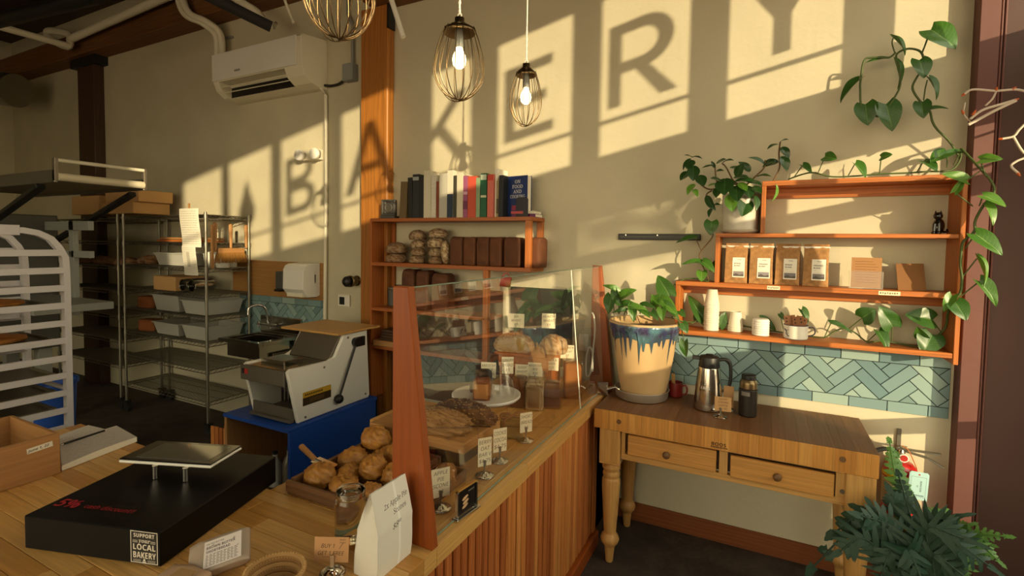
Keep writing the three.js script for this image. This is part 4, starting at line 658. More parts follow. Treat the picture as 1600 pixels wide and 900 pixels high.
// the bench board behind the case
{ const t = thing('bench_board', 'thick pale wooden board sticking out left of the case above the scones', 'board'); part(t, 'board', span(-1.66, -1.435, 0.895, 0.95, -1.80, -2.16, 'x', 0.005), M.honey); }

// ---------------------------------------------------------------- the near counter
{ // scone tray
  const t = thing('wooden_tray', 'low brown wooden tray heaped with scones on the counter', 'tray', [-1.315, 0.891, -1.42], 0.02); const w = 0.375, d = 0.42;
  part(t, 'base', bbox(w, 0.012, d, 0.002, 0, 0.006, 0), M.tray); for (const [bw, bd, x, z] of [[w, 0.014, 0, d / 2], [w, 0.014, 0, -d / 2], [0.014, d - 0.03, w / 2 - 0.007, 0], [0.014, d - 0.03, -w / 2 + 0.007, 0]]) part(t, 'side', wbox(bw, 0.04, bd, 'x', x, 0.032, z), M.tray);
  const s = [[-1.435, 0.905, -1.30, 0.062, 0.05, 'scone at the front left corner of the tray, nearest the spatula'], [-1.425, 0.91, -1.455, 0.06, 0.05, 'scone behind the corner one along the left side of the tray'], [-1.29, 0.905, -1.275, 0.06, 0.05, 'scone at the front of the tray straight behind the jar'], [-1.185, 0.905, -1.29, 0.05, 0.042, 'small scone at the front of the tray just behind the paper bag'], [-1.27, 0.935, -1.40, 0.056, 0.048, 'scone in the middle of the heap on the tray'], [-1.40, 0.965, -1.555, 0.06, 0.052, 'topmost scone at the back of the heap with a torn edge'], [-1.25, 0.95, -1.52, 0.06, 0.045, 'scone at the back of the heap against the red case end'], [-1.165, 0.925, -1.405, 0.055, 0.05, 'scone at the right of the heap, partly behind the red case end'], [-1.355, 0.905, -1.565, 0.055, 0.045, 'scone underneath the topmost one at the back of the tray'], [-1.36, 0.905, -1.37, 0.05, 0.04, 'scone half buried in the middle of the tray']];
  s.forEach(([x, y, z, r, h, lab], i) => { const k = thing('scone', lab, 'scone', [x, y, z], i * 1.3); part(k, 'crust', crustBread(r, h, r * 0.88, '#6f3c12', '#d69a45', 80 + i, { rough: 0.2, freq: 4.6, seg: 32 }), M.crustgloss); });
}
{ const t = thing('cake_server', 'metal spatula with a wooden handle resting on the left edge of the scone tray', 'spatula');
  const a = V(-1.646, 0.965, -1.395), b = V(-1.530, 0.950, -1.360), c = V(-1.438, 0.936, -1.369); part(t, 'handle', uvm(rod(a, b, 0.012, 0.01, 12)), M.board); part(t, 'blade', bar(b, c, 0.05, 0.003), M.steel); part(t, 'neck', rod(b, b.clone().lerp(c, 0.3), 0.006), M.steel); }
{ const t = thing('glass_jar', 'empty clear glass jar standing behind the white paper bag', 'jar', [-1.098, 0.891, -1.112]);
  part(t, 'jar', lathe([[0, 0.004], [0.042, 0.002], [0.047, 0.008], [0.048, 0.115], [0.044, 0.128], [0.040, 0.134], [0.040, 0.15], [0.0425, 0.152], [0.0425, 0.138], [0.0418, 0.134]], 40), M.jar); part(t, 'rim', new THREE.TorusGeometry(0.041, 0.0022, 8, 40).rotateX(Math.PI / 2).translate(0, 0.152, 0), M.jar);
  part(t, 'thread', merge([0.138, 0.144].map((y) => new THREE.TorusGeometry(0.0415, 0.0014, 6, 40).rotateX(Math.PI / 2).translate(0, y, 0))), M.jar);
  const n = thing('banknote', 'folded green-grey banknote lying at the bottom of the glass jar', 'banknote', [-1.098, 0.897, -1.112], 0.5); part(n, 'note', deform(new THREE.PlaneGeometry(0.07, 0.05, 8, 6), (p) => { p.set(p.x * 0.85, 0.012 + 0.02 * Math.sin(p.x * 60) * Math.cos(p.y * 40) + 0.02, p.y); }), std('#7c8468', 0.8)); }
{ // glassine bag
  const t = thing('paper_bag', 'white glassine bag with handwritten price standing by the red case end', 'paper bag');
  const x0 = -0.972, x1 = -0.893, z0 = -0.995, z1 = -1.14, top = 1.118, sh = 1.04, N = 12, pos = [], uv = [];
  // rows: base, belly, shoulder, top; each row is a loop front(+x) from z0 to z1, then back
  const P = (s, t2) => { // s along the loop 0..1, t2 height 0..1
    const y = 0.891 + t2 * (top - 0.891), pinch = Math.max(0, (t2 - 0.55) / 0.45), xc = lerp((x0 + x1) / 2, -0.926, t2), hw = lerp((x1 - x0) / 2, 0.002, Math.pow(pinch, 0.9)) * (1 + 0.06 * Math.sin(t2 * 9)), hz = lerp((z0 - z1) / 2, (z0 - z1) / 2 * 1.0, t2), zc = (z0 + z1) / 2 - 0.012 * t2;
    const q = s * 4, k = Math.floor(q) % 4, f = q - Math.floor(q); let x, z, in_ = 0;
    if (k === 0) { x = hw; z = lerp(hz, -hz, f); } else if (k === 1) { x = lerp(hw, -hw, f); z = -hz; in_ = Math.sin(Math.PI * f); z += in_ * 0.03 * pinch; } else if (k === 2) { x = -hw; z = lerp(-hz, hz, f); } else { x = lerp(-hw, hw, f); z = hz; in_ = Math.sin(Math.PI * f); z -= in_ * 0.03 * pinch; }
    const w = 0.0018 * noise.noise(s * 40, t2 * 9, 2); return [xc + x + w, y + (t2 > 0.99 ? 0 : 0), zc + z + w];
  };
  const S = 48, R = 22, idx = []; for (let j = 0; j <= R; j++) for (let i = 0; i <= S; i++) { pos.push(...P(i / S * 0.99999, j / R)); uv.push(i / S * 4, j / R); }
  for (let j = 0; j < R; j++) for (let i = 0; i < S; i++) { const a = j * (S + 1) + i; idx.push(a, a + S + 1, a + 1, a + 1, a + S + 1, a + S + 2); }
  const g = new THREE.BufferGeometry(); g.setAttribute('position', new THREE.Float32BufferAttribute(pos, 3)); g.setAttribute('uv', new THREE.Float32BufferAttribute(uv, 2)); g.setIndex(idx); g.computeVertexNormals();
  const tex = canvasTex(256, 384, (c) => { c.fillStyle = '#e6e1d4'; c.fillRect(0, 0, 256, 384); c.fillStyle = '#f4f1e8'; c.fillRect(150, 0, 16, 384); c.fillStyle = '#3a352e'; c.font = 'italic 30px serif'; c.save(); c.translate(64, 96); c.rotate(-0.05); c.fillText('2x Apple Pie', 0, 0); c.fillText('Scones', 56, 42); c.font = 'italic 38px serif'; c.fillText('$8', 34, 104); c.font = 'italic 20px serif'; c.fillText('00', 76, 90); c.restore(); });
  const blank = std('#e9e4d8', 0.8, { transparent: false }); part(t, 'bag', g, phy('#ece8de', 0.75, { transmission: 0.15, thickness: 0, side: THREE.DoubleSide }));
  const fg = new THREE.BufferGeometry(), fp = [], fu = [], fi = []; for (let j = 0; j <= R; j++) for (let i = 0; i <= 10; i++) { const q = P(i / 10 * 0.2499, j / R); fp.push(q[0] + 0.0008, q[1] + 0.0002, q[2]); fu.push(i / 10, j / R); } for (let j = 0; j < R; j++) for (let i = 0; i < 10; i++) { const a = j * 11 + i; fi.push(a, a + 1, a + 11, a + 1, a + 12, a + 11); }
  fg.setAttribute('position', new THREE.Float32BufferAttribute(fp, 3)); fg.setAttribute('uv', new THREE.Float32BufferAttribute(fu, 2)); fg.setIndex(fi); fg.computeVertexNormals(); part(t, 'printed_front', fg, std('#ffffff', 0.75, { map: tex }));
}
{ const t = thing('price_sign', 'kraft buy 1 get 1 free card on a chrome stand before the jar', 'sign', [-1.02, 0.891, -0.965], 0.45);
  part(t, 'base', lathe([[0, 0], [0.034, 0], [0.035, 0.006], [0.028, 0.01], [0.022, 0.006], [0.014, 0.014], [0, 0.016]], 28), M.chrome); part(t, 'clip', merge([bbox(0.011, 0.045, 0.004, 0.001, 0, 0.035, 0.004)]), M.chrome);
  const m = cardMesh(t, 'card', 0.094, 0.066, canvasTex(256, 180, (c) => { c.fillStyle = '#bd8f63'; c.fillRect(0, 0, 256, 180); c.fillStyle = '#33271d'; c.strokeStyle = '#33271d'; c.font = 'italic 40px sans-serif'; c.fillText('BUY 1', 46, 78); c.fillText('GET 1 FREE', 22, 130); c.font = 'italic 15px sans-serif'; c.fillText('BAKED', 186, 24); c.fillText('TODAY', 186, 44); line(c, 186, 84, 214, 40, 3); line(c, 60, 144, 170, 140, 2); }), 0.035, -0.12, M.card); m.position.x = -0.004; }
{ // coiled straw basket
  const t = thing('coiled_basket', 'coiled straw basket at the front edge of the near counter', 'basket', [-1.088, 0.891, -0.838]);
  const mk = (r, y) => { const g = new THREE.TorusGeometry(r, 0.0062, 8, 64); g.rotateX(Math.PI / 2); g.translate(0, y, 0); return g; };
  for (let k = 0; k < 6; k++) { const y = 0.007 + k * 0.0112, r = 0.052 + k * 0.0036, c = part(t, 'coil', mk(r, y), std(['#8a6436', '#a98250'][k % 2], 0.85)); const n = 56, g = []; for (let i = 0; i < n; i++) { const a = i / n * 6.283, s = new THREE.SphereGeometry(0.0046, 6, 4); s.scale(0.8, 1.5, 1); s.rotateZ(0.5); s.rotateY(-a + Math.PI / 2); s.translate(Math.cos(a) * (r + 0.001), y + 0.0022, Math.sin(a) * (r + 0.001)); g.push(s); } part(c, 'stitches', merge(g), std('#c0995f', 0.85)).userData.kind = 'stuff'; }
  part(t, 'base', new THREE.CylinderGeometry(0.052, 0.05, 0.01, 32).translate(0, 0.006, 0), std('#8a6436', 0.9)); }
{ // shortbread packets
  const t = thing('cookie_packet', 'clear packet with a white ingredients label leaning by the straw basket', 'packet', [-1.29, 0.905, -0.825], 0.45);
  const b = part(t, 'bag', deform(new THREE.BoxGeometry(0.15, 0.09, 0.035, 12, 8, 4), (p) => { const e = Math.min(1, (0.075 - Math.abs(p.x)) / 0.02); p.z *= 0.35 + 0.65 * e; p.z += 0.003 * noise.noise(p.x * 70, p.y * 70, 1); }), phy('#d6c6b4', 0.3, { transmission: 0.5, thickness: 0 })); const c = part(t, 'biscuits', merge([0, 1, 2].map((i) => bbox(0.045, 0.07, 0.012, 0.004, -0.045 + i * 0.047, 0, -0.004))), std('#b98448', 0.85));
  const g = new THREE.PlaneGeometry(0.092, 0.074); g.translate(0.012, 0, 0.0185); part(t, 'paper_label', g, std('#ffffff', 0.6, { map: canvasTex(256, 200, (c2) => { c2.fillStyle = '#d9cfcb'; c2.fillRect(0, 0, 256, 200); c2.fillStyle = '#4a4148'; c2.font = '17px sans-serif'; c2.fillText('SALTED BUTTER', 14, 30); c2.font = 'bold 26px sans-serif'; c2.fillText('BROWN BUTTER', 14, 62); c2.fillText('SHORTBREAD', 14, 92); for (let i = 0; i < 8; i++) for (let j = 0; j < 9; j++) c2.fillRect(16 + j * 24, 106 + i * 11, 12 + ((i * 5 + j * 3) % 10), 4); }) }));
  t.rotation.set(-1.0, 0.45, 0.42, 'YXZ'); t.position.y = 0.945;
  const s = thing('cookie_packet', 'smaller kraft-labelled packet lying in front of the labelled one', 'packet', [-1.30, 0.905, -0.72], 0.2); part(s, 'bag', deform(new THREE.BoxGeometry(0.12, 0.05, 0.09, 10, 4, 8), (p) => { p.y += 0.004 * noise.noise(p.x * 50, p.y * 50, p.z * 50); p.y *= 1 - Math.abs(p.x) * 5; p.y += 0.015; }), std('#bb9b7c', 0.7)); part(s, 'paper_label', bbox(0.05, 0.002, 0.05, 0, 0.01, 0.042, 0), M.card); }
{ // black cash drawer with tablet
  const t = thing('cash_box', 'big low black box with a white sticker on the near counter', 'cash drawer', [-1.748, 0.891, -0.937], rad(17.3)), w = 0.455, d = 0.505, h = 0.098;
  part(t, 'box', bbox(w, h, d, 0.003, 0, h / 2 + 0.002, 0), phy('#0d0b0a', 0.4, { bumpMap: T.speck, bumpScale: 0.0003, specularIntensity: 0.35 }));
  for (const [x, z] of [[-0.2, 0.23], [0.2, 0.23], [-0.2, -0.23], [0.2, -0.23]]) part(t, 'foot', new THREE.CylinderGeometry(0.012, 0.012, 0.003, 12).translate(x, 0.001, z), M.rubber);
  let g = new THREE.PlaneGeometry(0.09, 0.094); g.translate(w / 2 - 0.052, h / 2 + 0.003, d / 2 + 0.0008);
  part(t, 'sticker', g, std('#ffffff', 0.5, { map: canvasTex(256, 272, (c) => { c.fillStyle = '#171513'; c.fillRect(0, 0, 256, 272); c.strokeStyle = c.fillStyle = '#e4ddcf'; c.lineWidth = 6; c.strokeRect(8, 8, 240, 256); c.textAlign = 'center'; const f = (s, y, font, k = 1) => { c.font = font; const m = c.measureText(s).width; c.save(); c.translate(128, y); c.scale(Math.min(k, 212 / m), 1.0); c.fillText(s, 0, 0); c.restore(); }; f('SUPPORT', 56, 'bold 44px sans-serif'); f('your', 98, 'italic bold 44px serif'); for (const y of [82, 90, 98]) { line(c, 24, y, 70, y, 3); line(c, 186, y, 232, y, 3); } f('LOCAL', 158, 'bold 66px sans-serif', 1.2); f('BAKERY', 226, 'bold 70px sans-serif', 1.1); for (const y of [240, 248, 255]) { line(c, 26, y, 98, y, 2.5); line(c, 158, y, 230, y, 2.5); } c.beginPath(); c.arc(128, 240, 10, 0, 7); c.fill(); line(c, 110, 250, 146, 262, 5); line(c, 146, 250, 110, 262, 5); }) }));
  g = new THREE.PlaneGeometry(0.30, 0.075); g.rotateX(-Math.PI / 2); g.rotateY(-0.0); g.translate(-0.06, h + 0.0032, 0.17);
  part(t, 'red_lettering', g, std('#ffffff', 0.6, { alphaTest: 0.4, map: canvasTex(512, 128, (c) => { c.clearRect(0, 0, 512, 128); c.fillStyle = '#a8202c'; c.font = 'bold 96px sans-serif'; c.fillText('5%', 6, 104); c.font = '44px sans-serif'; c.fillText('cash discount!!', 178, 92); }), transparent: true }));
  const s = thing('tablet', 'black and white tablet on two metal posts above the black box', 'tablet', [-1.748, 0, -0.937], rad(17.3));
  const ctr = V(-1.803, 1.04, -1.022); s.position.copy(ctr); s.rotation.set(0, rad(21), 0); const tl = new THREE.Group();
  const tilt = (q) => { q.rotateX(rad(-1)); return q; };
  part(s, 'white_shell', tilt(bbox(0.335, 0.009, 0.165, 0.004, 0, 0, 0)), M.whitegloss); part(s, 'bezel', tilt(bbox(0.333, 0.007, 0.163, 0.003, 0, 0.0075, 0)), phy('#141312', 0.2, { clearcoat: 0.5 })); part(s, 'screen', tilt(bbox(0.26, 0.0008, 0.125, 0.0002, 0.01, 0.0112, 0)), phy('#2a2926', 0.07, { clearcoat: 1, clearcoatRoughness: 0.03 }));
  for (const [px, py] of [[243, 748], [290, 751]]) { const w2 = px < 260 ? V(-1.803, 0.993, -0.934) : V(-1.697, 0.993, -0.971); const l = s.worldToLocal ? w2.clone().sub(ctr).applyAxisAngle(V(0, 1, 0), -rad(21)) : w2; part(s, 'post', rod([l.x, l.y - 0.0, l.z], [l.x, -0.003, l.z], 0.0095, 0.0095, 16), M.steel); }
}
{ // stacked open notebook with a pen
  const t = thing('paper_stack', 'two curling stacks of handwritten order sheets on the far edge of the counter', 'papers'); const mk = (seed) => std('#ffffff', 0.9, { map: canvasTex(192, 192, (c) => { c.fillStyle = '#d9d3cc'; c.fillRect(0, 0, 192, 192); c.strokeStyle = '#9a9490'; for (let i = 0; i < 9; i++) { let x = 12; const y = 18 + i * 18; while (x < 150) { const l = 5 + ((x * 11 + i * 7 + seed) % 17); if ((x + i + seed) % 5) line(c, x, y, x + l, y - 2 + (x % 3), 1.6); x += l + 6; } } }) });
  const quad = (pts, y0, h, name, mat) => { const g = new THREE.BoxGeometry(1, 1, 1, 8, 1, 8), p = g.attributes.position, A = pts.map(v3); for (let i = 0; i < p.count; i++) { const u = p.getX(i) + 0.5, v = p.getZ(i) + 0.5, a = A[0].clone().lerp(A[1], u), b = A[3].clone().lerp(A[2], u), q = a.lerp(b, v); const yy = p.getY(i) > 0 ? h * (0.85 + 0.25 * Math.sin(u * 3.1)) : 0; p.setXYZ(i, q.x, y0 + yy, q.z); } g.computeVertexNormals(); const side = M.paper; part(t, name, g, [side, side, mat, side, side, side]); };
  quad([[-2.416, 0.900, -0.917], [-2.629, 0.900, -1.214], [-2.866, 0.900, -1.194], [-2.792, 0.900, -1.004]].slice(0, 4), 0.891, 0.010, 'left_stack', mk(2));
  quad([[-2.402, 0.892, -0.913], [-2.469, 0.892, -1.206], [-2.704, 0.900, -1.236], [-2.627, 0.900, -0.994]], 0.892, 0.024, 'right_stack', mk(9));
  const a = V(-2.616, 0.925, -1.000), b = V(-2.656, 0.920, -1.166); const pen = thing('pen', 'dark pen lying in the fold between the two paper stacks', 'pen'); part(pen, 'barrel', rod(a, b, 0.0045, 0.0045, 8), M.black); part(pen, 'tip', rod(a.clone().lerp(b, -0.06), a, 0.001, 0.0045, 8), M.steel); }
{ // wooden box with label
  const t = thing('wooden_box', 'open wooden box with a small paper label at the left end of the counter', 'box'), x1 = -2.39, x0 = -2.80, z1 = -0.905, z0 = -0.42, y0 = 0.891, y1 = 1.048, k = 0.014;
  part(t, 'front', span(x1 - k, x1, y0, y1, z0, z1, 'z'), M.board); part(t, 'back', span(x0, x0 + k, y0, y1, z0, z1, 'z'), M.board); part(t, 'side', span(x0 + k, x1 - k, y0, y1, z1, z1 + k, 'x'), M.board); part(t, 'side', span(x0 + k, x1 - k, y0, y1, z0 - k, z0, 'x'), M.board); part(t, 'bottom', span(x0 + k, x1 - k, y0, y0 + 0.01, z0 - k, z1 + k, 'x'), M.darkwood);
  const g = new THREE.PlaneGeometry(0.075, 0.02); g.rotateY(Math.PI / 2); g.rotateX(0.08); g.translate(x1 + 0.001, 1.012, -0.845); part(t, 'paper_label', g, std('#ffffff', 0.85, { map: canvasTex(128, 36, (c) => { c.fillStyle = '#ded6c6'; c.fillRect(0, 0, 128, 36); c.fillStyle = '#3d352c'; c.font = 'bold italic 22px sans-serif'; c.fillText('June 1, 22', 6, 26); }) })); }
// ---------------------------------------------------------------- books, loaves and mugs on the left shelf
const atZ = (z, ...a) => a;
function book(label, x0, x1, yTop, colour, o = {}) {
  const y0 = 1.983, h = yTop - y0, d = o.d ?? 0.17, w = x1 - x0, t = thing('book', label, 'book', [(x0 + x1) / 2, y0, -3.045 - d / 2 + (o.out ?? 0)], 0, 'cookbooks on top of the left shelf'); t.rotation.z = o.lean ?? 0;
  const m = std(colour, 0.6), b = 0.0018;
  part(t, 'cover', merge([bbox(w, h, 0.003, 0.001, 0, h / 2, d / 2), bbox(b, h, d, 0.0004, -w / 2 + b / 2, h / 2, 0), bbox(b, h, d, 0.0004, w / 2 - b / 2, h / 2, 0)]), m);
  part(t, 'pages', bbox(w - 2 * b, h - 0.008, d - 0.012, 0.001, 0, h / 2, 0), M.paper);
  if (o.band) for (const [a, c, col] of o.band) part(t, 'spine_band', bbox(w * 0.98, h * (c - a), 0.0012, 0, 0, h * (a + c) / 2, d / 2 + 0.0016), std(col, 0.6));
  if (o.rings) part(t, 'spiral', merge(Array.from({ length: 22 }, (_, i) => new THREE.TorusGeometry(w * 0.4, 0.0016, 5, 12).rotateX(Math.PI / 2).translate(0, 0.01 + i * (h - 0.02) / 21, d / 2 + 0.002))), M.white);
  return t;
}
{
  const t = thing('carved_box', 'small dark carved square ornament at the left end of the row of books', 'ornament', [-2.618, 2.000, -3.060], 0.1); t.position.y = 1.983;
  part(t, 'foot', bbox(0.13, 0.02, 0.07, 0.003, 0, 0.01, 0), M.darkgrey); part(t, 'panel', bbox(0.118, 0.125, 0.03, 0.004, 0, 0.082, 0), std('#3c352b', 0.6, { bumpMap: T.mottle, bumpScale: 0.003 }));
  part(t, 'frame', merge([bbox(0.118, 0.012, 0.012, 0.002, 0, 0.14, 0.02), bbox(0.118, 0.012, 0.012, 0.002, 0, 0.026, 0.02), bbox(0.012, 0.12, 0.012, 0.002, 0.054, 0.083, 0.02), bbox(0.012, 0.12, 0.012, 0.002, -0.054, 0.083, 0.02), new THREE.TorusGeometry(0.03, 0.006, 8, 20).translate(0, 0.083, 0.017), ...[-1, 1].flatMap((i) => [-1, 1].map((j) => bbox(0.02, 0.02, 0.01, 0.003, i * 0.033, 0.083 + j * 0.036, 0.018)))]), M.darkgrey);
}
book('tan cookbook leaning at the left end beside the carved ornament', -2.51, -2.447, 2.262, '#8a744a', { lean: -0.05, band: [[0, 1, '#6a5636']] });
book('thin black book right of the tan leaning one', -2.425, -2.385, 2.29, '#1b1c1a', { lean: 0.02 });
book('black binder with a pale round mark near the top of its spine', -2.384, -2.327, 2.312, '#22262a', { band: [[0.86, 0.94, '#9aa0a2']] });
book('shorter black book between the black binder and the tall white one', -2.326, -2.282, 2.29, '#171818');
book('tall cream white cookbook left of the spiral-bound one', -2.281, -2.215, 2.332, '#d4ccb6');
book('white cookbook with a spiral-bound spine', -2.213, -2.17, 2.302, '#dcd6c8', { rings: true });
book('thin rust brown book right of the spiral-bound one', -2.168, -2.143, 2.25, '#7a3b22');
book('wide light grey book in the middle of the row', -2.141, -2.072, 2.306, '#b9b5a8');
book('white book with navy blue lower spine', -2.07, -2.02, 2.325, '#d8d0bd', { band: [[0.0, 0.5, '#22324a']] });
book('narrow dark olive book right of the navy and white one', -2.018, -1.99, 2.285, '#3d3a2e');
book('cream book right of the narrow olive one', -1.988, -1.935, 2.30, '#d6cdb6');
book('narrow magenta patterned book', -1.933, -1.897, 2.28, '#9b5378', { band: [[0.55, 0.62, '#d8a8c0'], [0.2, 0.4, '#6d3050']] });
book('bright orange red cookbook', -1.895, -1.828, 2.275, '#c64f38');
book('pale sage green book right of the orange red one', -1.826, -1.795, 2.262, '#86a07c');
book('dark green book with white title strip', -1.79, -1.742, 2.29, '#1c5a3b', { band: [[0.45, 0.5, '#c9c6a8'], [0.85, 0.97, '#b9c4b0']] });
book('salmon pink cookbook right of the dark green one', -1.735, -1.687, 2.28, '#cc6a5c', { band: [[0.86, 0.99, '#c04030']] });
book('white book rising between the salmon pink one and the short tan one', -1.686, -1.664, 2.32, '#e4dfd0', { d: 0.15, out: -0.02 });
book('short tan and brown book right of the salmon pink one', -1.663, -1.645, 2.235, '#8d7d5a', { band: [[0.1, 0.5, '#4c4128']] });
book('black book left of the big blue cookbook', -1.643, -1.61, 2.27, '#16191f');
{ const t = thing('book', 'big dark blue cookbook standing cover-out with white title at the right of the row', 'book', [-1.525, 1.983, -3.13], -0.16, 'cookbooks on top of the left shelf');
  part(t, 'cover', merge([bbox(0.165, 0.285, 0.004, 0.001, 0, 0.143, 0.025), bbox(0.165, 0.285, 0.004, 0.001, 0, 0.143, -0.025), bbox(0.004, 0.285, 0.05, 0.001, -0.082, 0.143, 0)]), std('#1d3168', 0.45)); part(t, 'pages', bbox(0.155, 0.277, 0.046, 0.001, 0.001, 0.143, 0), M.paper);
  const g = new THREE.PlaneGeometry(0.163, 0.282); g.translate(0, 0.143, 0.0275); part(t, 'printed_cover', g, std('#ffffff', 0.4, { map: canvasTex(192, 332, (c) => { c.fillStyle = '#1d3168'; c.fillRect(0, 0, 192, 332); c.fillStyle = '#e8e4da'; c.textAlign = 'center'; c.font = '38px serif'; ['ON', 'FOOD', 'AND', 'COOKING'].forEach((s, i) => { c.save(); c.translate(96, 58 + i * 40); const m = c.measureText(s).width; c.scale(Math.min(1, 150 / m), 1); c.fillText(s, 0, 0); c.restore(); }); c.fillStyle = '#8d3350'; c.fillRect(40, 236, 50, 40); c.fillStyle = '#c98a4a'; c.fillRect(100, 226, 44, 60); }) }));
  const k = thing('bookend', 'black rounded bookend in front of the big blue cookbook', 'bookend', [-1.478, 1.983, -3.075], -0.1); part(k, 'plate', extrude([[-0.048, 0], [0.048, 0], [0.048, 0.12], [0.036, 0.135], [-0.036, 0.135], [-0.048, 0.12]], 0.004, 0.001), std('#26212b', 0.4)); part(k, 'foot', bbox(0.094, 0.003, 0.06, 0.001, 0, 0.0015, -0.03), M.black); }
[['lowest flat purple book lying at the right end of the shelf top', -1.565, -1.385, 0, 0.022, '#6b2f63'], ['flat red paperback lying on the left part of the purple one', -1.56, -1.45, 0.0225, 0.018, '#b0484a'], ['flat cream and navy paperback lying at the right end of the shelf top', -1.443, -1.385, 0.0225, 0.018, '#c9c2b2']].forEach(([lab, x0, x1, y, h, col], i) => {
  const t = thing('book', lab, 'book', [(x0 + x1) / 2, 1.983 + y, -3.15 + (i ? 0.02 : 0)], 0, 'flat books on top of the left shelf'); const w = x1 - x0, d = 0.12; part(t, 'cover', merge([bbox(w, 0.002, d, 0.0006, 0, 0.001, 0), bbox(w, 0.002, d, 0.0006, 0, h - 0.001, 0), bbox(w, h, 0.002, 0.0006, 0, h / 2, d / 2)]), std(col, 0.6)); part(t, 'pages', bbox(w - 0.003, h - 0.004, d - 0.004, 0.0005, 0, h / 2, -0.001), M.paper); });
// round loaves
{
  const S = [[618, 409, 0.083, 0.044, 0, 'lower round loaf of the left pair on the bread shelf'], [619, 391, 0.088, 0.05, 1, 'upper round loaf of the left pair on the bread shelf'],
    [655, 411, 0.062, 0.036, 0, 'bottom round loaf of the middle stack of four'], [657, 397, 0.062, 0.038, 1, 'second round loaf from the bottom of the middle stack'], [657, 384, 0.06, 0.036, 2, 'third round loaf of the middle stack, under the top one'], [656, 372, 0.075, 0.045, 3, 'top round loaf of the middle stack, highest on its left'],
    [688, 412, 0.062, 0.036, 0, 'bottom round loaf of the right stack of four'], [687, 400, 0.062, 0.04, 1, 'second round loaf from the bottom of the right stack'], [688, 387, 0.073, 0.046, 2, 'third round loaf of the right stack, pale with flour'], [690, 372, 0.078, 0.042, 3, 'top round loaf of the right stack, beside the tall tins of bread']];
  const X = [-2.609, 1.689, -3.120][0], px = (p) => X + (p - 618) * 0.00563; const H = { 0: 1.641 };
  let stackY = 1.641, last = null;
  S.forEach(([p, , r, h, k, lab], i) => { if (k === 0) stackY = 1.641; const t = thing('round_loaf', lab, 'bread', [px(p), stackY, -3.125], i * 1.7, 'round hearth loaves on the left shelf'); part(t, 'crust', crustBread(r, h * 1.2, r * 0.92, '#3b2010', '#9a6a3a', 100 + i, { flour: [0.35, 0.3, 0.4, 0.35, 0.6, 0.4, 0.3, 0.6, 0.75, 0.7][i], slash: 2.6, seg: 28 }), M.crust); stackY += h * 1.62; });
  const t = thing('long_loaf', 'pale floury loaf standing on end between the stacks and the square loaves', 'bread', [px(708), 1.642, -3.09], 0.3); const g = crustBread(0.036, 0.13, 0.05, '#54301a', '#c09a66', 130, { flour: 0.8, slash: 3.4, flat: 0.98 }); g.scale(1, 0.68, 1); part(t, 'crust', g, M.crust); t.rotation.z = 0.06;
  const pans = [[726.5, 20, 'first square brown loaf standing on end, next to the floury one'], [746.5, 19, 'second square brown loaf standing on end'], [766.5, 19, 'third square brown loaf standing on end, in the middle of the row'], [785, 18, 'fourth square brown loaf standing on end'], [807, 23, 'fifth square loaf standing on end, lit along its right edge'], [836, 20, 'last square loaf standing on end outside the front shelf post']];
  pans.forEach(([p, w, lab], i) => { const l = thing('pan_loaf', lab, 'bread', [px(p), 1.641, -3.115], rr(-0.05, 0.05), 'square tin loaves standing on the left shelf'); part(l, 'crust', panLoaf(w * 0.0056, 0.205, 0.135, ['#3a1e10', '#4a2614'][i % 2], '#7d4a26', 140 + i), M.crust); });
  const low = [[648, 22, 'left of three square loaves on the shelf below', 0.305], [672, 22, 'middle of three square loaves on the shelf below', 0.30], [700, 26, 'right of three square loaves on the shelf below', 0.285]];
  low.forEach(([p, w, lab, h], i) => { const l = thing('pan_loaf', lab, 'bread', [px(p), 1.286, -3.12], rr(-0.05, 0.05), 'square tin loaves on the shelf below'); part(l, 'crust', panLoaf(w * 0.0056, h, 0.13, '#3c2010', '#764524', 150 + i), M.crust); });
}
function mugGeo(r, h, wall = 0.004) { return lathe([[0, 0], [r * 0.92, 0], [r, h * 0.1], [r, h], [r - wall, h], [r - wall, h * 0.12], [0, h * 0.08]], 32); }
{ const t = thing('mug', 'red and white enamel mug hanging under the bread shelf above the glass', 'mug', [-1.53, 1.535, -3.03]); t.rotation.set(0.2, 0.4, 1.35);
  part(t, 'body', mugGeo(0.036, 0.075), std('#b8544e', 0.35)); part(t, 'inside', lathe([[0, 0.068], [0.031, 0.068], [0.0355, 0.0765], [0.0315, 0.0765]], 28), M.white); part(t, 'handle', new THREE.TorusGeometry(0.02, 0.004, 8, 20).translate(0.042, 0.04, 0), std('#b8544e', 0.35));
  const h = thing('wire_hook', 'small dark wire hook holding the hanging red mug', 'hook'); part(h, 'hook', tube([[-1.56, 1.612, -3.02], [-1.56, 1.598, -3.02], [-1.55, 1.585, -3.02], [-1.535, 1.59, -3.02]], 0.003, 12), M.gun); }
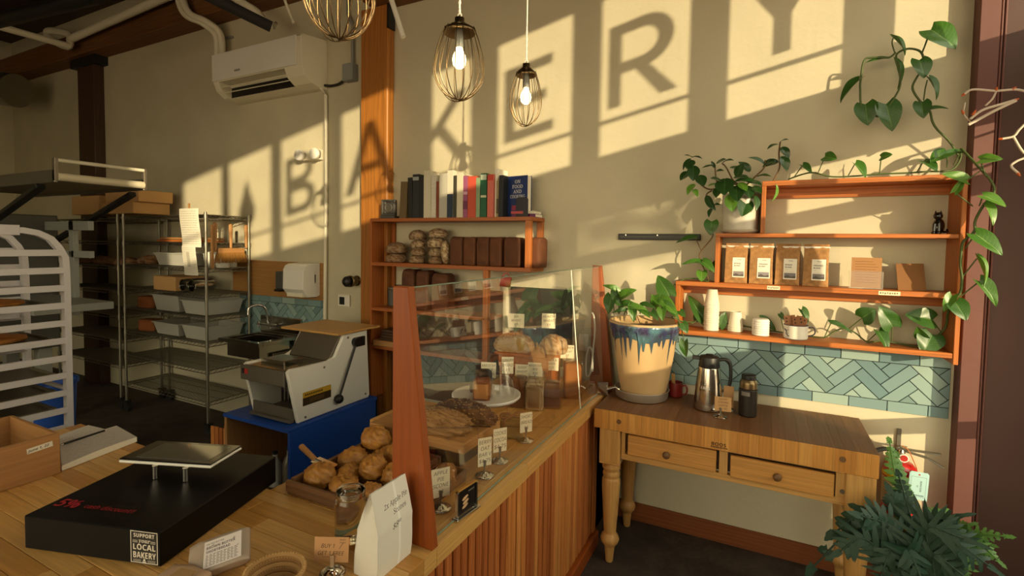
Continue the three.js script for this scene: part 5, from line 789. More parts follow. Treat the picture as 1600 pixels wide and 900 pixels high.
// dark rail and small boards on the lower left shelf
{ const t = thing('cutting_board', 'thick wooden block lying on the low shelf behind the case', 'board'); part(t, 'board', span(-2.72, -2.47, 0.986, 1.03, -2.985, -3.19, 'x', 0.004), M.board); const u = thing('cutting_board', 'stack of dark wooden boards on top of the low shelf block', 'board'); for (let i = 0; i < 4; i++) part(u, 'board', span(-2.66 + i * 0.006, -2.48, 1.031 + i * 0.022, 1.051 + i * 0.022, -3.0, -3.18, 'x', 0.003), M.darkwood); 
  const k = thing('canister', 'dark canister on the shelf left of the glass case, against the wall', 'canister', [-2.66, 1.286, -3.16]); part(k, 'body', lathe([[0, 0], [0.042, 0], [0.044, 0.006], [0.044, 0.13], [0, 0.13]], 28), M.darkgrey); part(k, 'lid', lathe([[0, 0.13], [0.046, 0.13], [0.046, 0.15], [0.012, 0.155], [0, 0.155]], 28), M.gun); }
{ const t = thing('magnetic_rail', 'long black magnetic knife rail on the wall beside the stepped shelf', 'rail'); part(t, 'rail', span(-0.85, -0.345, 1.838, 1.877, WZ, WZ + 0.018, 'x', 0.003), M.black); part(t, 'groove', span(-0.835, -0.36, 1.853, 1.862, WZ + 0.018, WZ + 0.0195, 'x', 0), M.darkgrey); for (const x of [-0.80, -0.395, -0.60]) part(t, 'screw', new THREE.CylinderGeometry(0.004, 0.004, 0.003, 10).rotateX(Math.PI / 2).translate(x, 1.868, WZ + 0.019), M.steel); }

// ---------------------------------------------------------------- right shelf
function coffeeBag(label, at, turn, names, tone) {
  const t = thing('coffee_bag', label, 'coffee bag', at, turn, 'kraft coffee bags on the stepped shelf'), w = 0.118, d = 0.062, h = 0.225, N = 40, R = 20, pos = [], idx = [];
  const P = (s, v) => { const pin = Math.max(0, (v - 0.55) / 0.45), hw = w / 2 * (1 - 0.04 * Math.sin(v * 3)), hd = lerp(d / 2, 0.0025, Math.pow(pin, 0.85)) * (1 + 0.1 * Math.sin(v * 3.1)), q = s * 4, k = Math.floor(q) % 4, f = q - Math.floor(q); let x, z; if (k === 0) { x = lerp(-hw, hw, f); z = hd; } else if (k === 1) { x = hw - Math.sin(Math.PI * f) * 0.02 * pin; z = lerp(hd, -hd, f); } else if (k === 2) { x = lerp(hw, -hw, f); z = -hd; } else { x = -hw + Math.sin(Math.PI * f) * 0.02 * pin; z = lerp(-hd, hd, f); }
    const c = 0.004 * (0.3 + pin) * noise.noise(x * 38 + at[0] * 9, v * 7, z * 38); return [x + c * 0.5, v * h, z + c]; };
  for (let j = 0; j <= R; j++) for (let i = 0; i <= N; i++) pos.push(...P(i / N * 0.99999, j / R)); for (let j = 0; j < R; j++) for (let i = 0; i < N; i++) { const a = j * (N + 1) + i; idx.push(a, a + 1, a + N + 1, a + 1, a + N + 2, a + N + 1); }
  const g = new THREE.BufferGeometry(); g.setAttribute('position', new THREE.Float32BufferAttribute(pos, 3)); g.setIndex(idx); g.computeVertexNormals(); g.setAttribute('uv', new THREE.Float32BufferAttribute(pos.flatMap((_, k) => k % 3 ? [] : [pos[k], pos[k + 1]]), 2));
  part(t, 'bag', g, std('#bd8a52', 0.75, { map: T.mottle, side: THREE.DoubleSide })); part(t, 'seal_strip', bbox(w * 1.03, 0.011, 0.016, 0.002, 0, h - 0.018, 0.0), M.white);
  const L = new THREE.PlaneGeometry(0.064, 0.112, 6, 10), p = L.attributes.position; for (let i = 0; i < p.count; i++) { const x = p.getX(i) + 0.014, y = p.getY(i) + 0.088, v = y / h; p.setXYZ(i, x, y, P((x / (w) + 0.5) / 4, v)[2] + 0.0015); } L.computeVertexNormals();
  part(t, 'paper_label', L, std('#ffffff', 0.7, { map: canvasTex(160, 280, (c) => { c.fillStyle = '#ece6d6'; c.fillRect(0, 0, 160, 280); c.fillStyle = '#33302b'; c.font = 'bold 17px serif'; c.fillText('~Steep~', 52, 34); c.font = '600 25px sans-serif'; names.forEach((s, i) => { c.save(); c.translate(20, 92 + i * 32); const m = c.measureText(s).width; c.scale(Math.min(1, 112 / m), 1); c.fillText(s, 0, 0); c.restore(); }); c.fillStyle = '#b7b0a0'; c.fillRect(20, 146, 34, 4); c.fillRect(20, 178, 116, 3); c.fillStyle = tone; c.fillRect(12, 194, 136, 70); c.fillStyle = '#59534f'; c.beginPath(); c.moveTo(12, 264); c.lineTo(12, 240); c.lineTo(50, 222); c.lineTo(90, 244); c.lineTo(148, 230); c.lineTo(148, 264); c.fill(); }) }));
}
coffeeBag('leftmost of the four kraft coffee bags, beside the shelf side panel', [-0.135, 1.603, -3.130].map((v, i) => i === 1 ? 1.598 : v), -0.06, ['BYRON', 'BLEND'], '#8b8286');
coffeeBag('second kraft coffee bag from the left, brightly lit', [-0.007, 1.609, -3.130].map((v, i) => i === 1 ? 1.598 : v), -0.10, ['ORGANIC', 'BLEND'], '#928a90');
coffeeBag('third kraft coffee bag from the left, half in shade', [0.122, 1.615, -3.130].map((v, i) => i === 1 ? 1.598 : v), -0.12, ['BYRON', 'BLEND'], '#7d787b');
coffeeBag('rightmost of the four kraft coffee bags, next to the picture card', [0.255, 1.622, -3.130].map((v, i) => i === 1 ? 1.598 : v), -0.12, ['ORGANIC', 'BLEND'], '#7d7876');
{ const t = thing('card_stand', 'clear acrylic stand holding a brown printed card beside the coffee bags', 'card stand', [0.474, 1.585, -3.100].map((v, i) => i === 1 ? 1.598 : v), -0.08);
  const acr = phy('#f8f6f0', 0.05, { transmission: 0.95, thickness: 0 }); part(t, 'holder', merge([bbox(0.145, 0.003, 0.05, 0.001, 0, 0.0015, 0), bbox(0.004, 0.085, 0.012, 0.001, 0.07, 0.043, 0), bbox(0.004, 0.085, 0.012, 0.001, -0.07, 0.043, 0), bbox(0.145, 0.09, 0.002, 0.0005, 0, 0.045, 0.006)]), acr);
  const m = cardMesh(t, 'card', 0.128, 0.155, canvasTex(192, 232, (c) => { c.fillStyle = '#a87a4e'; c.fillRect(0, 0, 192, 232); c.strokeStyle = '#6d4a2c'; for (let i = 0; i < 9; i++) { c.lineWidth = 2; c.strokeRect(24 + i, 30 + i * 20, 110 + (i * 17) % 36, 1); } }), 0.004, 0.0, M.card); m.position.z = 0.0; }
{ const t = thing('card', 'plain brown card leaning on the wall at the right of the coffee shelf', 'card', [0.668, 1.592, -3.150].map((v, i) => i === 1 ? 1.598 : v), 0.05); const m = part(t, 'card', bbox(0.115, 0.14, 0.002, 0.0005, 0, 0.07, 0), std('#97673a', 0.85, { map: T.mottle })); m.rotation.x = -0.32; m.rotation.z = 0.03; m.position.z = 0.03; }
{ const t = thing('cat_figurine', 'small black sitting cat figurine on the top row of the stepped shelf', 'figurine', [0.757, 1.885, -3.120].map((v, i) => i === 1 ? 1.879 : v), -0.5);
  const b = phy('#100f0e', 0.18, { clearcoat: 0.6 }); part(t, 'body', merge([deform(new THREE.SphereGeometry(0.03, 20, 14), (p) => { p.y *= 1.35; p.x *= 0.8; p.y += 0.038; p.z -= 0.004 + p.y * 0.12; }), deform(new THREE.SphereGeometry(0.019, 18, 12), (p) => { p.y += 0.088; p.z += 0.004; }), new THREE.ConeGeometry(0.007, 0.018, 8).translate(-0.01, 0.108, 0.003), new THREE.ConeGeometry(0.007, 0.018, 8).translate(0.01, 0.108, 0.003), rod([-0.01, 0, 0.018], [-0.008, 0.05, 0.014], 0.007, 0.008), rod([0.01, 0, 0.018], [0.008, 0.05, 0.014], 0.007, 0.008), new THREE.SphereGeometry(0.009, 10, 8).translate(-0.01, 0.006, 0.022), new THREE.SphereGeometry(0.009, 10, 8).translate(0.01, 0.006, 0.022)]), b); part(t, 'tail', tube([[0.015, 0.012, -0.025], [0.035, 0.012, -0.01], [0.038, 0.02, 0.01]], 0.005, 14), b); }
// paper cups
{
  const cup = lathe([[0, 0.082], [0.027, 0.083], [0.0275, 0.09], [0.028, 0.089], [0.0405, 0.006], [0.0425, 0.005], [0.0425, 0], [0.0395, 0], [0.0395, 0.006], [0.0265, 0.08], [0, 0.079]], 32);   // mouth down
  const cm = std('#ded6c0', 0.8); const first = thing('paper_cup', 'lowest upside-down paper cup of the tall stack on the bottom shelf', 'paper cup', [-0.261, 1.312, -3.143].map((v, i) => i === 1 ? 1.312 : v), 0, 'paper cups of the tall stack'); part(first, 'cup', cup, cm);
  for (let i = 1; i < 14; i++) copy(first, [first.position.x + rr(-0.001, 0.001), 1.312 + i * 0.0115, first.position.z], i, i === 13 ? 'topmost paper cup of the tall stack on the bottom shelf' : `${NTH[i]} paper cup from the bottom of the tall nested stack`, 'paper cups of the tall stack');
  const b = copy(first, [-0.131, 1.312, -3.173].map((v, i) => i === 1 ? 1.312 : v), 0.6, 'bottom paper cup of the short stack beside the tall one', 'paper cups of the short stack');
  for (let i = 1; i < 3; i++) copy(b, [b.position.x, 1.312 + i * 0.0115, b.position.z], i, i === 2 ? 'top paper cup of the short stack beside the tall one' : 'middle paper cup of the short stack beside the tall one', 'paper cups of the short stack');
  const lid = lathe([[0, 0.017], [0.036, 0.017], [0.041, 0.012], [0.0445, 0.004], [0.0445, 0], [0.041, 0], [0.038, 0.009], [0, 0.014]], 36);
  const l0 = thing('cup_lid', 'lowest white plastic lid of the stack next to the paper cups', 'cup lid', [-0.000, 1.312, -3.109].map((v, i) => i === 1 ? 1.312 : v), 0, 'stacked white cup lids'); part(l0, 'lid', lid, M.white);
  for (let i = 1; i < 7; i++) copy(l0, [l0.position.x, 1.312 + i * 0.0125, l0.position.z], i, i === 6 ? 'topmost white plastic lid of the stack of lids' : `${NTH[i]} white plastic lid from the bottom of the stack of lids`, 'stacked white cup lids');
}
{ const t = thing('enamel_mug', 'white enamel mug with blue figures holding brown loyalty cards', 'mug', [0.170, 1.312, -3.081].map((v, i) => i === 1 ? 1.312 : v), 0.1);
  const tex = canvasTex(512, 128, (c) => { c.fillStyle = '#e6e0d2'; c.fillRect(0, 0, 512, 128); c.fillStyle = c.strokeStyle = '#23284a'; c.beginPath(); c.arc(362, 66, 24, 0, 7); c.fill(); c.fillStyle = '#8e98b4'; c.beginPath(); c.arc(356, 62, 10, 0, 7); c.fill(); c.fillStyle = '#23284a'; c.lineWidth = 8; c.beginPath(); c.moveTo(398, 30); c.quadraticCurveTo(440, 40, 430, 66); c.quadraticCurveTo(424, 90, 456, 112); c.stroke(); c.beginPath(); c.ellipse(420, 44, 18, 9, 0.6, 0, 7); c.fill(); c.lineWidth = 4; line(c, 430, 50, 452, 34, 4); line(c, 426, 70, 448, 82, 4); line(c, 330, 30, 396, 22, 3); });
  const r = 0.058, h = 0.075; part(t, 'body', mugGeo(r, h, 0.002), M.white); const g = new THREE.CylinderGeometry(r + 0.0006, r + 0.0006, h * 0.82, 48, 1, true); g.translate(0, h * 0.52, 0); part(t, 'printed_figures', g, std('#ffffff', 0.3, { map: tex }));
  part(t, 'rim', new THREE.TorusGeometry(r - 0.001, 0.002, 8, 48).rotateX(Math.PI / 2).translate(0, h, 0), std('#23284a', 0.4)); part(t, 'handle', tube([[r - 0.002, h * 0.85, 0], [r + 0.024, h * 0.86, 0], [r + 0.033, h * 0.6, 0], [r + 0.026, h * 0.35, 0], [r - 0.002, h * 0.22, 0]], 0.0036, 24), std('#4a4650', 0.4));
  [[-0.02, 0.15, 0.2, 'front left brown card in the enamel mug'], [0.005, -0.3, 0.1, 'middle brown card in the enamel mug, tilted right'], [0.022, 0.2, -0.35, 'rightmost brown card in the enamel mug']].forEach(([x, rz, ry, lab], i) => { const q = t.position, c = thing('loyalty_card', lab, 'card', [q.x + x, q.y + 0.035, q.z - 0.012 + i * 0.012]); c.rotation.set(-0.1, ry, rz); part(c, 'card', bbox(0.056, 0.088, 0.001, 0.0003, 0, 0.044, 0), std('#9b6a48', 0.85)); for (const k of [0, 1, 2, 3]) part(c, 'stamp', new THREE.CylinderGeometry(0.0045, 0.0045, 0.0004, 12).rotateX(Math.PI / 2).translate(-0.016 + (k % 2) * 0.03, 0.055 + (k >> 1) * 0.018, 0.0007), M.darkwood); }); }

// ---------------------------------------------------------------- on the butcher table
{ const t = thing('coffee_carafe', 'brushed steel vacuum coffee carafe with black spout and handle on the butcher table', 'carafe', [-0.25, 0.891, -2.975]);
  part(t, 'body', lathe([[0, 0], [0.074, 0], [0.076, 0.006], [0.0755, 0.03], [0.068, 0.14], [0.057, 0.235], [0.055, 0.24], [0, 0.24]], 48), M.steel);
  part(t, 'collar', lathe([[0.05, 0.238], [0.057, 0.24], [0.052, 0.272], [0.053, 0.292], [0.048, 0.298], [0.02, 0.302], [0.02, 0.308], [0, 0.308]], 40), M.black); part(t, 'spout', merge([bar([-0.04, 0.285, 0.012], [-0.088, 0.287, 0.02], 0.022, 0.02)]), M.black);
  part(t, 'handle', tube([[0.045, 0.28, 0], [0.08, 0.288, 0.0], [0.103, 0.275, 0], [0.111, 0.24, 0], [0.112, 0.18, 0], [0.106, 0.145, 0]], 0.0095, 36, 10), M.black);
  const g = new THREE.CylinderGeometry(0.0655, 0.0705, 0.05, 32, 1, true, -0.72, 1.15); g.translate(0, 0.138, 0); part(t, 'etched_logo', g, std('#ffffff', 0.5, { transparent: true, alphaTest: 0.4, map: canvasTex(256, 128, (c) => { c.clearRect(0, 0, 256, 128); c.fillStyle = '#dcdad2'; c.font = 'bold 66px serif'; c.fillText('Fleet', 40, 100); c.beginPath(); c.moveTo(110, 34); c.lineTo(132, 18); c.lineTo(130, 30); c.lineTo(154, 16); c.lineTo(140, 40); c.fill(); }) })); }
{ const t = thing('vacuum_flask', 'slim dark vacuum flask with steel shoulder at the right of the carafe', 'flask', [-0.048, 0.891, -2.965]);
  part(t, 'body', lathe([[0, 0], [0.044, 0], [0.046, 0.006], [0.047, 0.14], [0.045, 0.15], [0, 0.15]], 40), phy('#37302b', 0.45, { metalness: 0.6 })); part(t, 'shoulder', lathe([[0.045, 0.15], [0.0445, 0.175], [0.042, 0.186], [0.036, 0.196], [0.034, 0.2]], 40), M.bronze); part(t, 'cap', lathe([[0.034, 0.19], [0.036, 0.198], [0.036, 0.218], [0.033, 0.224], [0, 0.225]], 32), M.black);
  const g = new THREE.CylinderGeometry(0.0475, 0.0475, 0.022, 24, 1, true, -0.75, 0.95); g.translate(0, 0.125, 0); part(t, 'name_plate', g, std('#7a726a', 0.5)); }
{ const t = thing('mug', 'dark red ceramic mug with a wooden stirrer standing between the pot and the carafe', 'mug', [-0.447, 0.891, -3.12], -0.15); const m = phy('#7c1f1c', 0.25, { clearcoat: 0.4 }); part(t, 'body', mugGeo(0.041, 0.088), m); part(t, 'handle', tube([[0.039, 0.07, 0], [0.06, 0.074, 0], [0.068, 0.05, 0], [0.06, 0.026, 0], [0.039, 0.02, 0]], 0.0052, 24), m);
  const s = thing('wooden_stirrer', 'flat wooden stirrer standing in the dark red mug', 'stirrer', [-0.457, 0.90, -3.115]); s.rotation.z = 0.05; part(s, 'stick', bbox(0.02, 0.13, 0.003, 0.001, 0, 0.065, 0), M.honey); }
{ const t = thing('coffee_sign', 'kraft card reading good strong coffee on a wire foot in front of the carafe', 'sign', [-0.175, 0.891, -2.855], 0.12); part(t, 'base', lathe([[0, 0], [0.033, 0], [0.034, 0.004], [0.02, 0.007], [0.012, 0.014], [0, 0.016]], 24), M.chrome); part(t, 'clip', bbox(0.009, 0.04, 0.005, 0.001, 0, 0.032, 0.004), M.gun);
  const m = cardMesh(t, 'card', 0.083, 0.076, signTex(['GOOD', 'STRONG', 'COFFEE', '$2 / $3'], 192, 176, { bg: '#bf9463', ink: '#3b2a1b' }), 0.033, -0.06, M.card); m.position.x = 0.01;
  const u = thing('small_sign', 'smaller kraft card standing behind the coffee sign beside the carafe', 'sign', [-0.145, 0.891, -2.985], 0.1); part(u, 'base', bbox(0.05, 0.004, 0.03, 0.001, 0, 0.002, 0), M.chrome); part(u, 'stem', rod([0, 0.002, -0.002], [0, 0.05, -0.002], 0.002), M.chrome); cardMesh(u, 'card', 0.052, 0.118, canvasTex(96, 216, (c) => { c.fillStyle = '#bb9060'; c.fillRect(0, 0, 96, 216); c.strokeStyle = c.fillStyle = '#3b2a1b'; for (let i = 0; i < 6; i++) line(c, 14 + i * 12, 142 - (i % 2) * 4, 22 + i * 12, 148, 4); c.beginPath(); c.moveTo(40, 166); c.lineTo(58, 166); c.lineTo(49, 184); c.fill(); }), 0.02, -0.05, M.card);
  const j = thing('small_jar', 'little clear jar between the carafe handle and the small kraft card', 'jar', [-0.165, 0.891, -3.03]); part(j, 'jar', lathe([[0, 0.003], [0.024, 0.002], [0.026, 0.006], [0.026, 0.08], [0.02, 0.092], [0.02, 0.10]], 24), M.jar); part(j, 'lid', lathe([[0.021, 0.098], [0.022, 0.1], [0.022, 0.112], [0, 0.113]], 24), M.steel); }
// fire extinguisher
{ const x = 0.665, z = -3.15, t = thing('fire_extinguisher', 'red fire extinguisher with a pale blue tag hanging on the wall behind the fern', 'fire extinguisher', [x, 0, z]);
  const red = phy('#b3201c', 0.3, { clearcoat: 0.5 }), r = 0.073; part(t, 'cylinder', lathe([[0, 0.30], [0.06, 0.30], [r, 0.315], [r, 0.66], [0.068, 0.69], [0.05, 0.712], [0.028, 0.722], [0, 0.722]], 40), red);
  part(t, 'yellow_band', lathe([[r, 0.642], [r + 0.001, 0.643], [r + 0.001, 0.664], [r, 0.665]], 40), std('#d9b21e', 0.5));
  const lab = new THREE.CylinderGeometry(r + 0.0012, r + 0.0012, 0.14, 40, 1, true, -1.75, 2.6); lab.translate(0, 0.565, 0); part(t, 'paper_label', lab, std('#ffffff', 0.6, { map: canvasTex(256, 128, (c) => { c.fillStyle = '#cdbf9c'; c.fillRect(0, 0, 256, 128); c.strokeStyle = '#5a5142'; for (let i = 0; i < 8; i++) for (let j = 0; j < 9; j++) line(c, 8 + j * 20, 14 + i * 13, 20 + j * 20 + (i % 3) * 2, 14 + i * 13, 2.2); c.fillStyle = '#e2c21f'; c.fillRect(204, 0, 20, 128); c.fillStyle = '#c4231c'; c.fillRect(224, 0, 32, 128); }) }));
  part(t, 'valve', merge([lathe([[0.02, 0.715], [0.03, 0.722], [0.03, 0.74], [0.02, 0.755], [0.016, 0.785], [0, 0.79]], 24)]), M.steel); const gq = new THREE.CylinderGeometry(0.021, 0.021, 0.014, 24).rotateX(Math.PI / 2).translate(0.006, 0.745, 0.03); part(t, 'gauge', gq, M.whitegloss); part(t, 'gauge_dial', new THREE.CylinderGeometry(0.016, 0.016, 0.002, 24).rotateX(Math.PI / 2).translate(0.006, 0.745, 0.0375), std('#b3302a', 0.4));
  part(t, 'carry_handle', bar([-0.02, 0.782, 0.004], [0.155, 0.79, 0.02], 0.022, 0.007), M.dull); part(t, 'squeeze_lever', merge([bar([0.0, 0.775, 0.0], [0.10, 0.762, 0.02], 0.022, 0.007), bar([0.10, 0.762, 0.02], [0.165, 0.728, 0.03], 0.022, 0.007)]), M.dull);
  part(t, 'hose', tube([[-0.02, 0.765, 0.005], [-0.075, 0.772, 0.02], [-0.125, 0.745, 0.035], [-0.138, 0.69, 0.04], [-0.135, 0.56, 0.045], [-0.115, 0.42, 0.05]], 0.0115, 40, 10), M.rubber);
  part(t, 'hanger', span(-0.005, 0.015, 0.72, 0.86, -0.085, -0.078, 'y'), M.dull); part(t, 'seal', tube([[0.0, 0.80, 0.01], [0.02, 0.79, 0.02], [0.035, 0.765, 0.03], [0.055, 0.71, 0.06]], 0.0025, 16), std('#c77636', 0.6));
  const tag = part(t, 'inspection_tag', extrude([[-0.04, -0.07], [0.04, -0.07], [0.04, 0.062], [0.032, 0.07], [-0.032, 0.07], [-0.04, 0.062]], 0.0008, 0), std('#a9cfd2', 0.7)); tag.position.set(0.058, 0.635, 0.082); tag.rotation.y = 0.1; tag.rotation.z = -0.04;
  const tp = new THREE.PlaneGeometry(0.074, 0.13); const pm = part(t, 'tag_print', tp, std('#ffffff', 0.7, { map: canvasTex(128, 224, (c) => { c.fillStyle = '#a9cfd2'; c.fillRect(0, 0, 128, 224); c.strokeStyle = '#47626a'; c.setLineDash([4, 3]); c.lineWidth = 3; c.strokeRect(12, 34, 104, 172); c.setLineDash([]); c.fillStyle = '#a8412c'; c.beginPath(); c.arc(64, 14, 7, 0, 7); c.fill(); c.fillStyle = '#2e4650'; c.save(); c.translate(74, 66); c.rotate(Math.PI / 2); c.font = 'bold 16px sans-serif'; c.fillText('INSPECTION', 0, 0); c.fillText('17', 40, 24); c.restore(); for (let i = 0; i < 9; i++) c.fillRect(18 + i * 10, 190, 7, 9); }) })); pm.position.set(0.058, 0.635, 0.0832); pm.rotation.y = 0.1; pm.rotation.z = -0.04; pm.position.add(V(0, 0, 0.0004)); }
// ---------------------------------------------------------------- plants
const leafTex = (base, vein, pale) => canvasTex(128, 192, (c) => { c.fillStyle = base; c.fillRect(0, 0, 128, 192); for (let i = 0; i < 260; i++) { c.fillStyle = i % 3 ? pale : base; c.globalAlpha = 0.10; c.beginPath(); c.ellipse((i * 53) % 128, (i * 97) % 192, 3 + i % 7, 2 + i % 5, i, 0, 7); c.fill(); } c.globalAlpha = 0.75; c.strokeStyle = vein; line(c, 64, 0, 64, 192, 3); c.globalAlpha = 0.35; for (let i = 0; i < 8; i++) for (const s of [-1, 1]) { c.lineWidth = 1.5; c.beginPath(); c.moveTo(64, 12 + i * 22); c.quadraticCurveTo(64 + s * 34, 16 + i * 22, 64 + s * 62, 40 + i * 22); c.stroke(); } c.globalAlpha = 1; });
const leafMat = (base, vein, pale, rough = 0.38) => phy('#ffffff', rough, { map: leafTex(base, vein, pale), transmission: 0.22, thickness: 0, side: THREE.DoubleSide });
M.pothos = [leafMat('#3f6b22', '#9db464', '#5b8a34'), leafMat('#345c1f', '#86a357', '#4c7a2c'), leafMat('#55842a', '#b3c673', '#77a344')];
M.pepero = [leafMat('#2f5324', '#6d8a52', '#44702f', 0.3), leafMat('#27471f', '#5f7c47', '#3a6129', 0.3), leafMat('#5f8f2e', '#a9c06a', '#7dab45', 0.3)];
M.stem = std('#4a5a2a', 0.6); M.stembrown = std('#6a5232', 0.7);
// one unit leaf: base at the origin, tip at +y, facing +z. heart > 0 pulls the two lobes back past the stalk
function leafGeo(width, heart, fold, droop, seed) {
  const N = 12, K = 8, pos = [], uv = [], idx = [];
  for (let j = 0; j <= N; j++) for (let i = -K; i <= K; i++) { const t = j / N, s = i / K; const w = width / 2 * (heart ? Math.pow(Math.sin(Math.PI * Math.pow(0.06 + t * 0.94, 0.62)), 0.75) : Math.pow(Math.sin(Math.PI * Math.pow(0.02 + t * 0.98, 0.85)), 0.8));
    const x = s * w, y = t - heart * Math.pow(1 - t, 3) * Math.pow(Math.abs(s), 1.2); pos.push(x, y, fold * Math.abs(x) - droop * t * t + 0.012 * Math.sin(t * 9 + s * 3 + seed)); uv.push(0.5 + s * 0.48, t); }
  const W = 2 * K + 1; for (let j = 0; j < N; j++) for (let i = 0; i < 2 * K; i++) { const a = j * W + i; idx.push(a, a + 1, a + W, a + 1, a + W + 1, a + W); }
  const g = new THREE.BufferGeometry(); g.setAttribute('position', new THREE.Float32BufferAttribute(pos, 3)); g.setAttribute('uv', new THREE.Float32BufferAttribute(uv, 2)); g.setIndex(idx); g.computeVertexNormals(); return g;
}
const HEART = [[0.82, 0.18, 0.25, 0.22, 1], [0.72, 0.2, 0.5, 0.35, 2], [0.9, 0.16, 0.12, 0.1, 3]].map((a) => leafGeo(...a));
const OVAL = [[0.72, 0, 0.2, 0.15, 4], [0.6, 0, 0.4, 0.3, 5]].map((a) => leafGeo(...a));
const SLIM = leafGeo(0.34, 0.02, 0.9, 0.5, 6);
// b = stalk end, t = tip (both measured points), n = the way the blade faces
function leaf(root, b, t, o = {}) {
  const B = v3(b).clone().sub(root.position), Tp = v3(t).clone().sub(root.position), y = Tp.clone().sub(B), L = y.length(); y.normalize();
  const n = v3(o.n ?? [0.1, 0.25, 1]).clone(); const x = y.clone().cross(n).normalize(), z = x.clone().cross(y).normalize();
  const m = part(root, 'leaf', o.g ?? HEART[Math.floor(rnd() * 3)], o.m ?? M.pothos[Math.floor(rnd() * 2)]); m.matrix.makeBasis(x, y, z); m.quaternion.setFromRotationMatrix(m.matrix); m.position.copy(B); m.scale.set(L * (o.w ?? 1), L, L); return m;
}
const stalk = (root, pts, r = 0.0035, mat = M.stem) => part(root, 'stem', tube(pts.map((p) => v3(p).clone().sub(root.position)), r, Math.max(10, pts.length * 8), 6), mat);

{ // vine climbing the wall at the top right
  const r = thing('pothos_vine', 'pothos vine looping up the lit wall at the top right', 'plant', [0, 0, 0]);
  stalk(r, [[0.840, 2.248, -3.170], [0.792, 2.328, -3.150], [0.741, 2.389, -3.140], [0.717, 2.429, -3.130], [0.702, 2.487, -3.130], [0.660, 2.541, -3.130], [0.630, 2.598, -3.120], [0.643, 2.646, -3.120], [0.664, 2.686, -3.120], [0.667, 2.735, -3.120], [0.651, 2.775, -3.120], [0.607, 2.794, -3.120], [0.567, 2.782, -3.120], [0.558, 2.752, -3.120], [0.578, 2.686, -3.120], [0.579, 2.614, -3.120], [0.560, 2.562, -3.120], [0.534, 2.515, -3.120], [0.506, 2.476, -3.120], [0.479, 2.482, -3.120], [0.426, 2.526, -3.120], [0.415, 2.618, -3.120], [0.415, 2.667, -3.120], [0.425, 2.762, -3.120], [0.457, 2.773, -3.120], [0.526, 2.763, -3.120], [0.556, 2.783, -3.120]], 0.005, M.stem);
  stalk(r, [[0.661, 2.767, -3.120], [0.672, 2.811, -3.110], [0.684, 2.863, -3.100]], 0.004);
  leaf(r, [0.684, 2.863, -3.100], [0.780, 2.766, -3.050], { n: [-0.25, 0.75, 0.6], m: M.pothos[0], w: 1.15, g: HEART[0] });
  for (const [b, t, n, gi, mi, w] of [
    [[0.541, 2.855, -3.120], [0.611, 2.783, -3.090], [0.3, 0.9, 0.3], 1, 0, 0.7], [[0.521, 2.757, -3.120], [0.433, 2.764, -3.100], [0, 0.75, 0.5], 0, 1, 0.7], [[0.410, 2.664, -3.120], [0.313, 2.590, -3.090], [-0.35, 0.8, 0.5], 1, 1, 0.8],
    [[0.439, 2.541, -3.120], [0.452, 2.436, -3.090], [-0.1, 0.2, 1], 0, 1, 1.15], [[0.525, 2.532, -3.120], [0.561, 2.401, -3.090], [0.15, 0.2, 1], 0, 1, 1.0], [[0.553, 2.734, -3.120], [0.603, 2.621, -3.100], [0.8, 0.2, 0.5], 1, 0, 0.55],
    [[0.648, 2.729, -3.110], [0.674, 2.642, -3.080], [0.2, 0.5, 0.8], 0, 1, 1.2], [[0.687, 2.631, -3.110], [0.741, 2.546, -3.080], [0.35, 0.75, 0.45], 1, 1, 0.7], [[0.668, 2.525, -3.120], [0.675, 2.449, -3.090], [-0.1, 0.25, 1], 0, 1, 1.1], [[0.698, 2.482, -3.110], [0.758, 2.493, -3.080], [0.2, 0.6, 0.7], 1, 1, 0.6]]) leaf(r, b, t, { n, g: HEART[gi], m: M.pothos[mi], w });
  stalk(r, [[0.551, 2.784, -3.120], [0.539, 2.830, -3.120], [0.541, 2.855, -3.120]], 0.003); stalk(r, [[0.676, 2.534, -3.120], [0.678, 2.589, -3.110], [0.684, 2.628, -3.110]], 0.003);
}
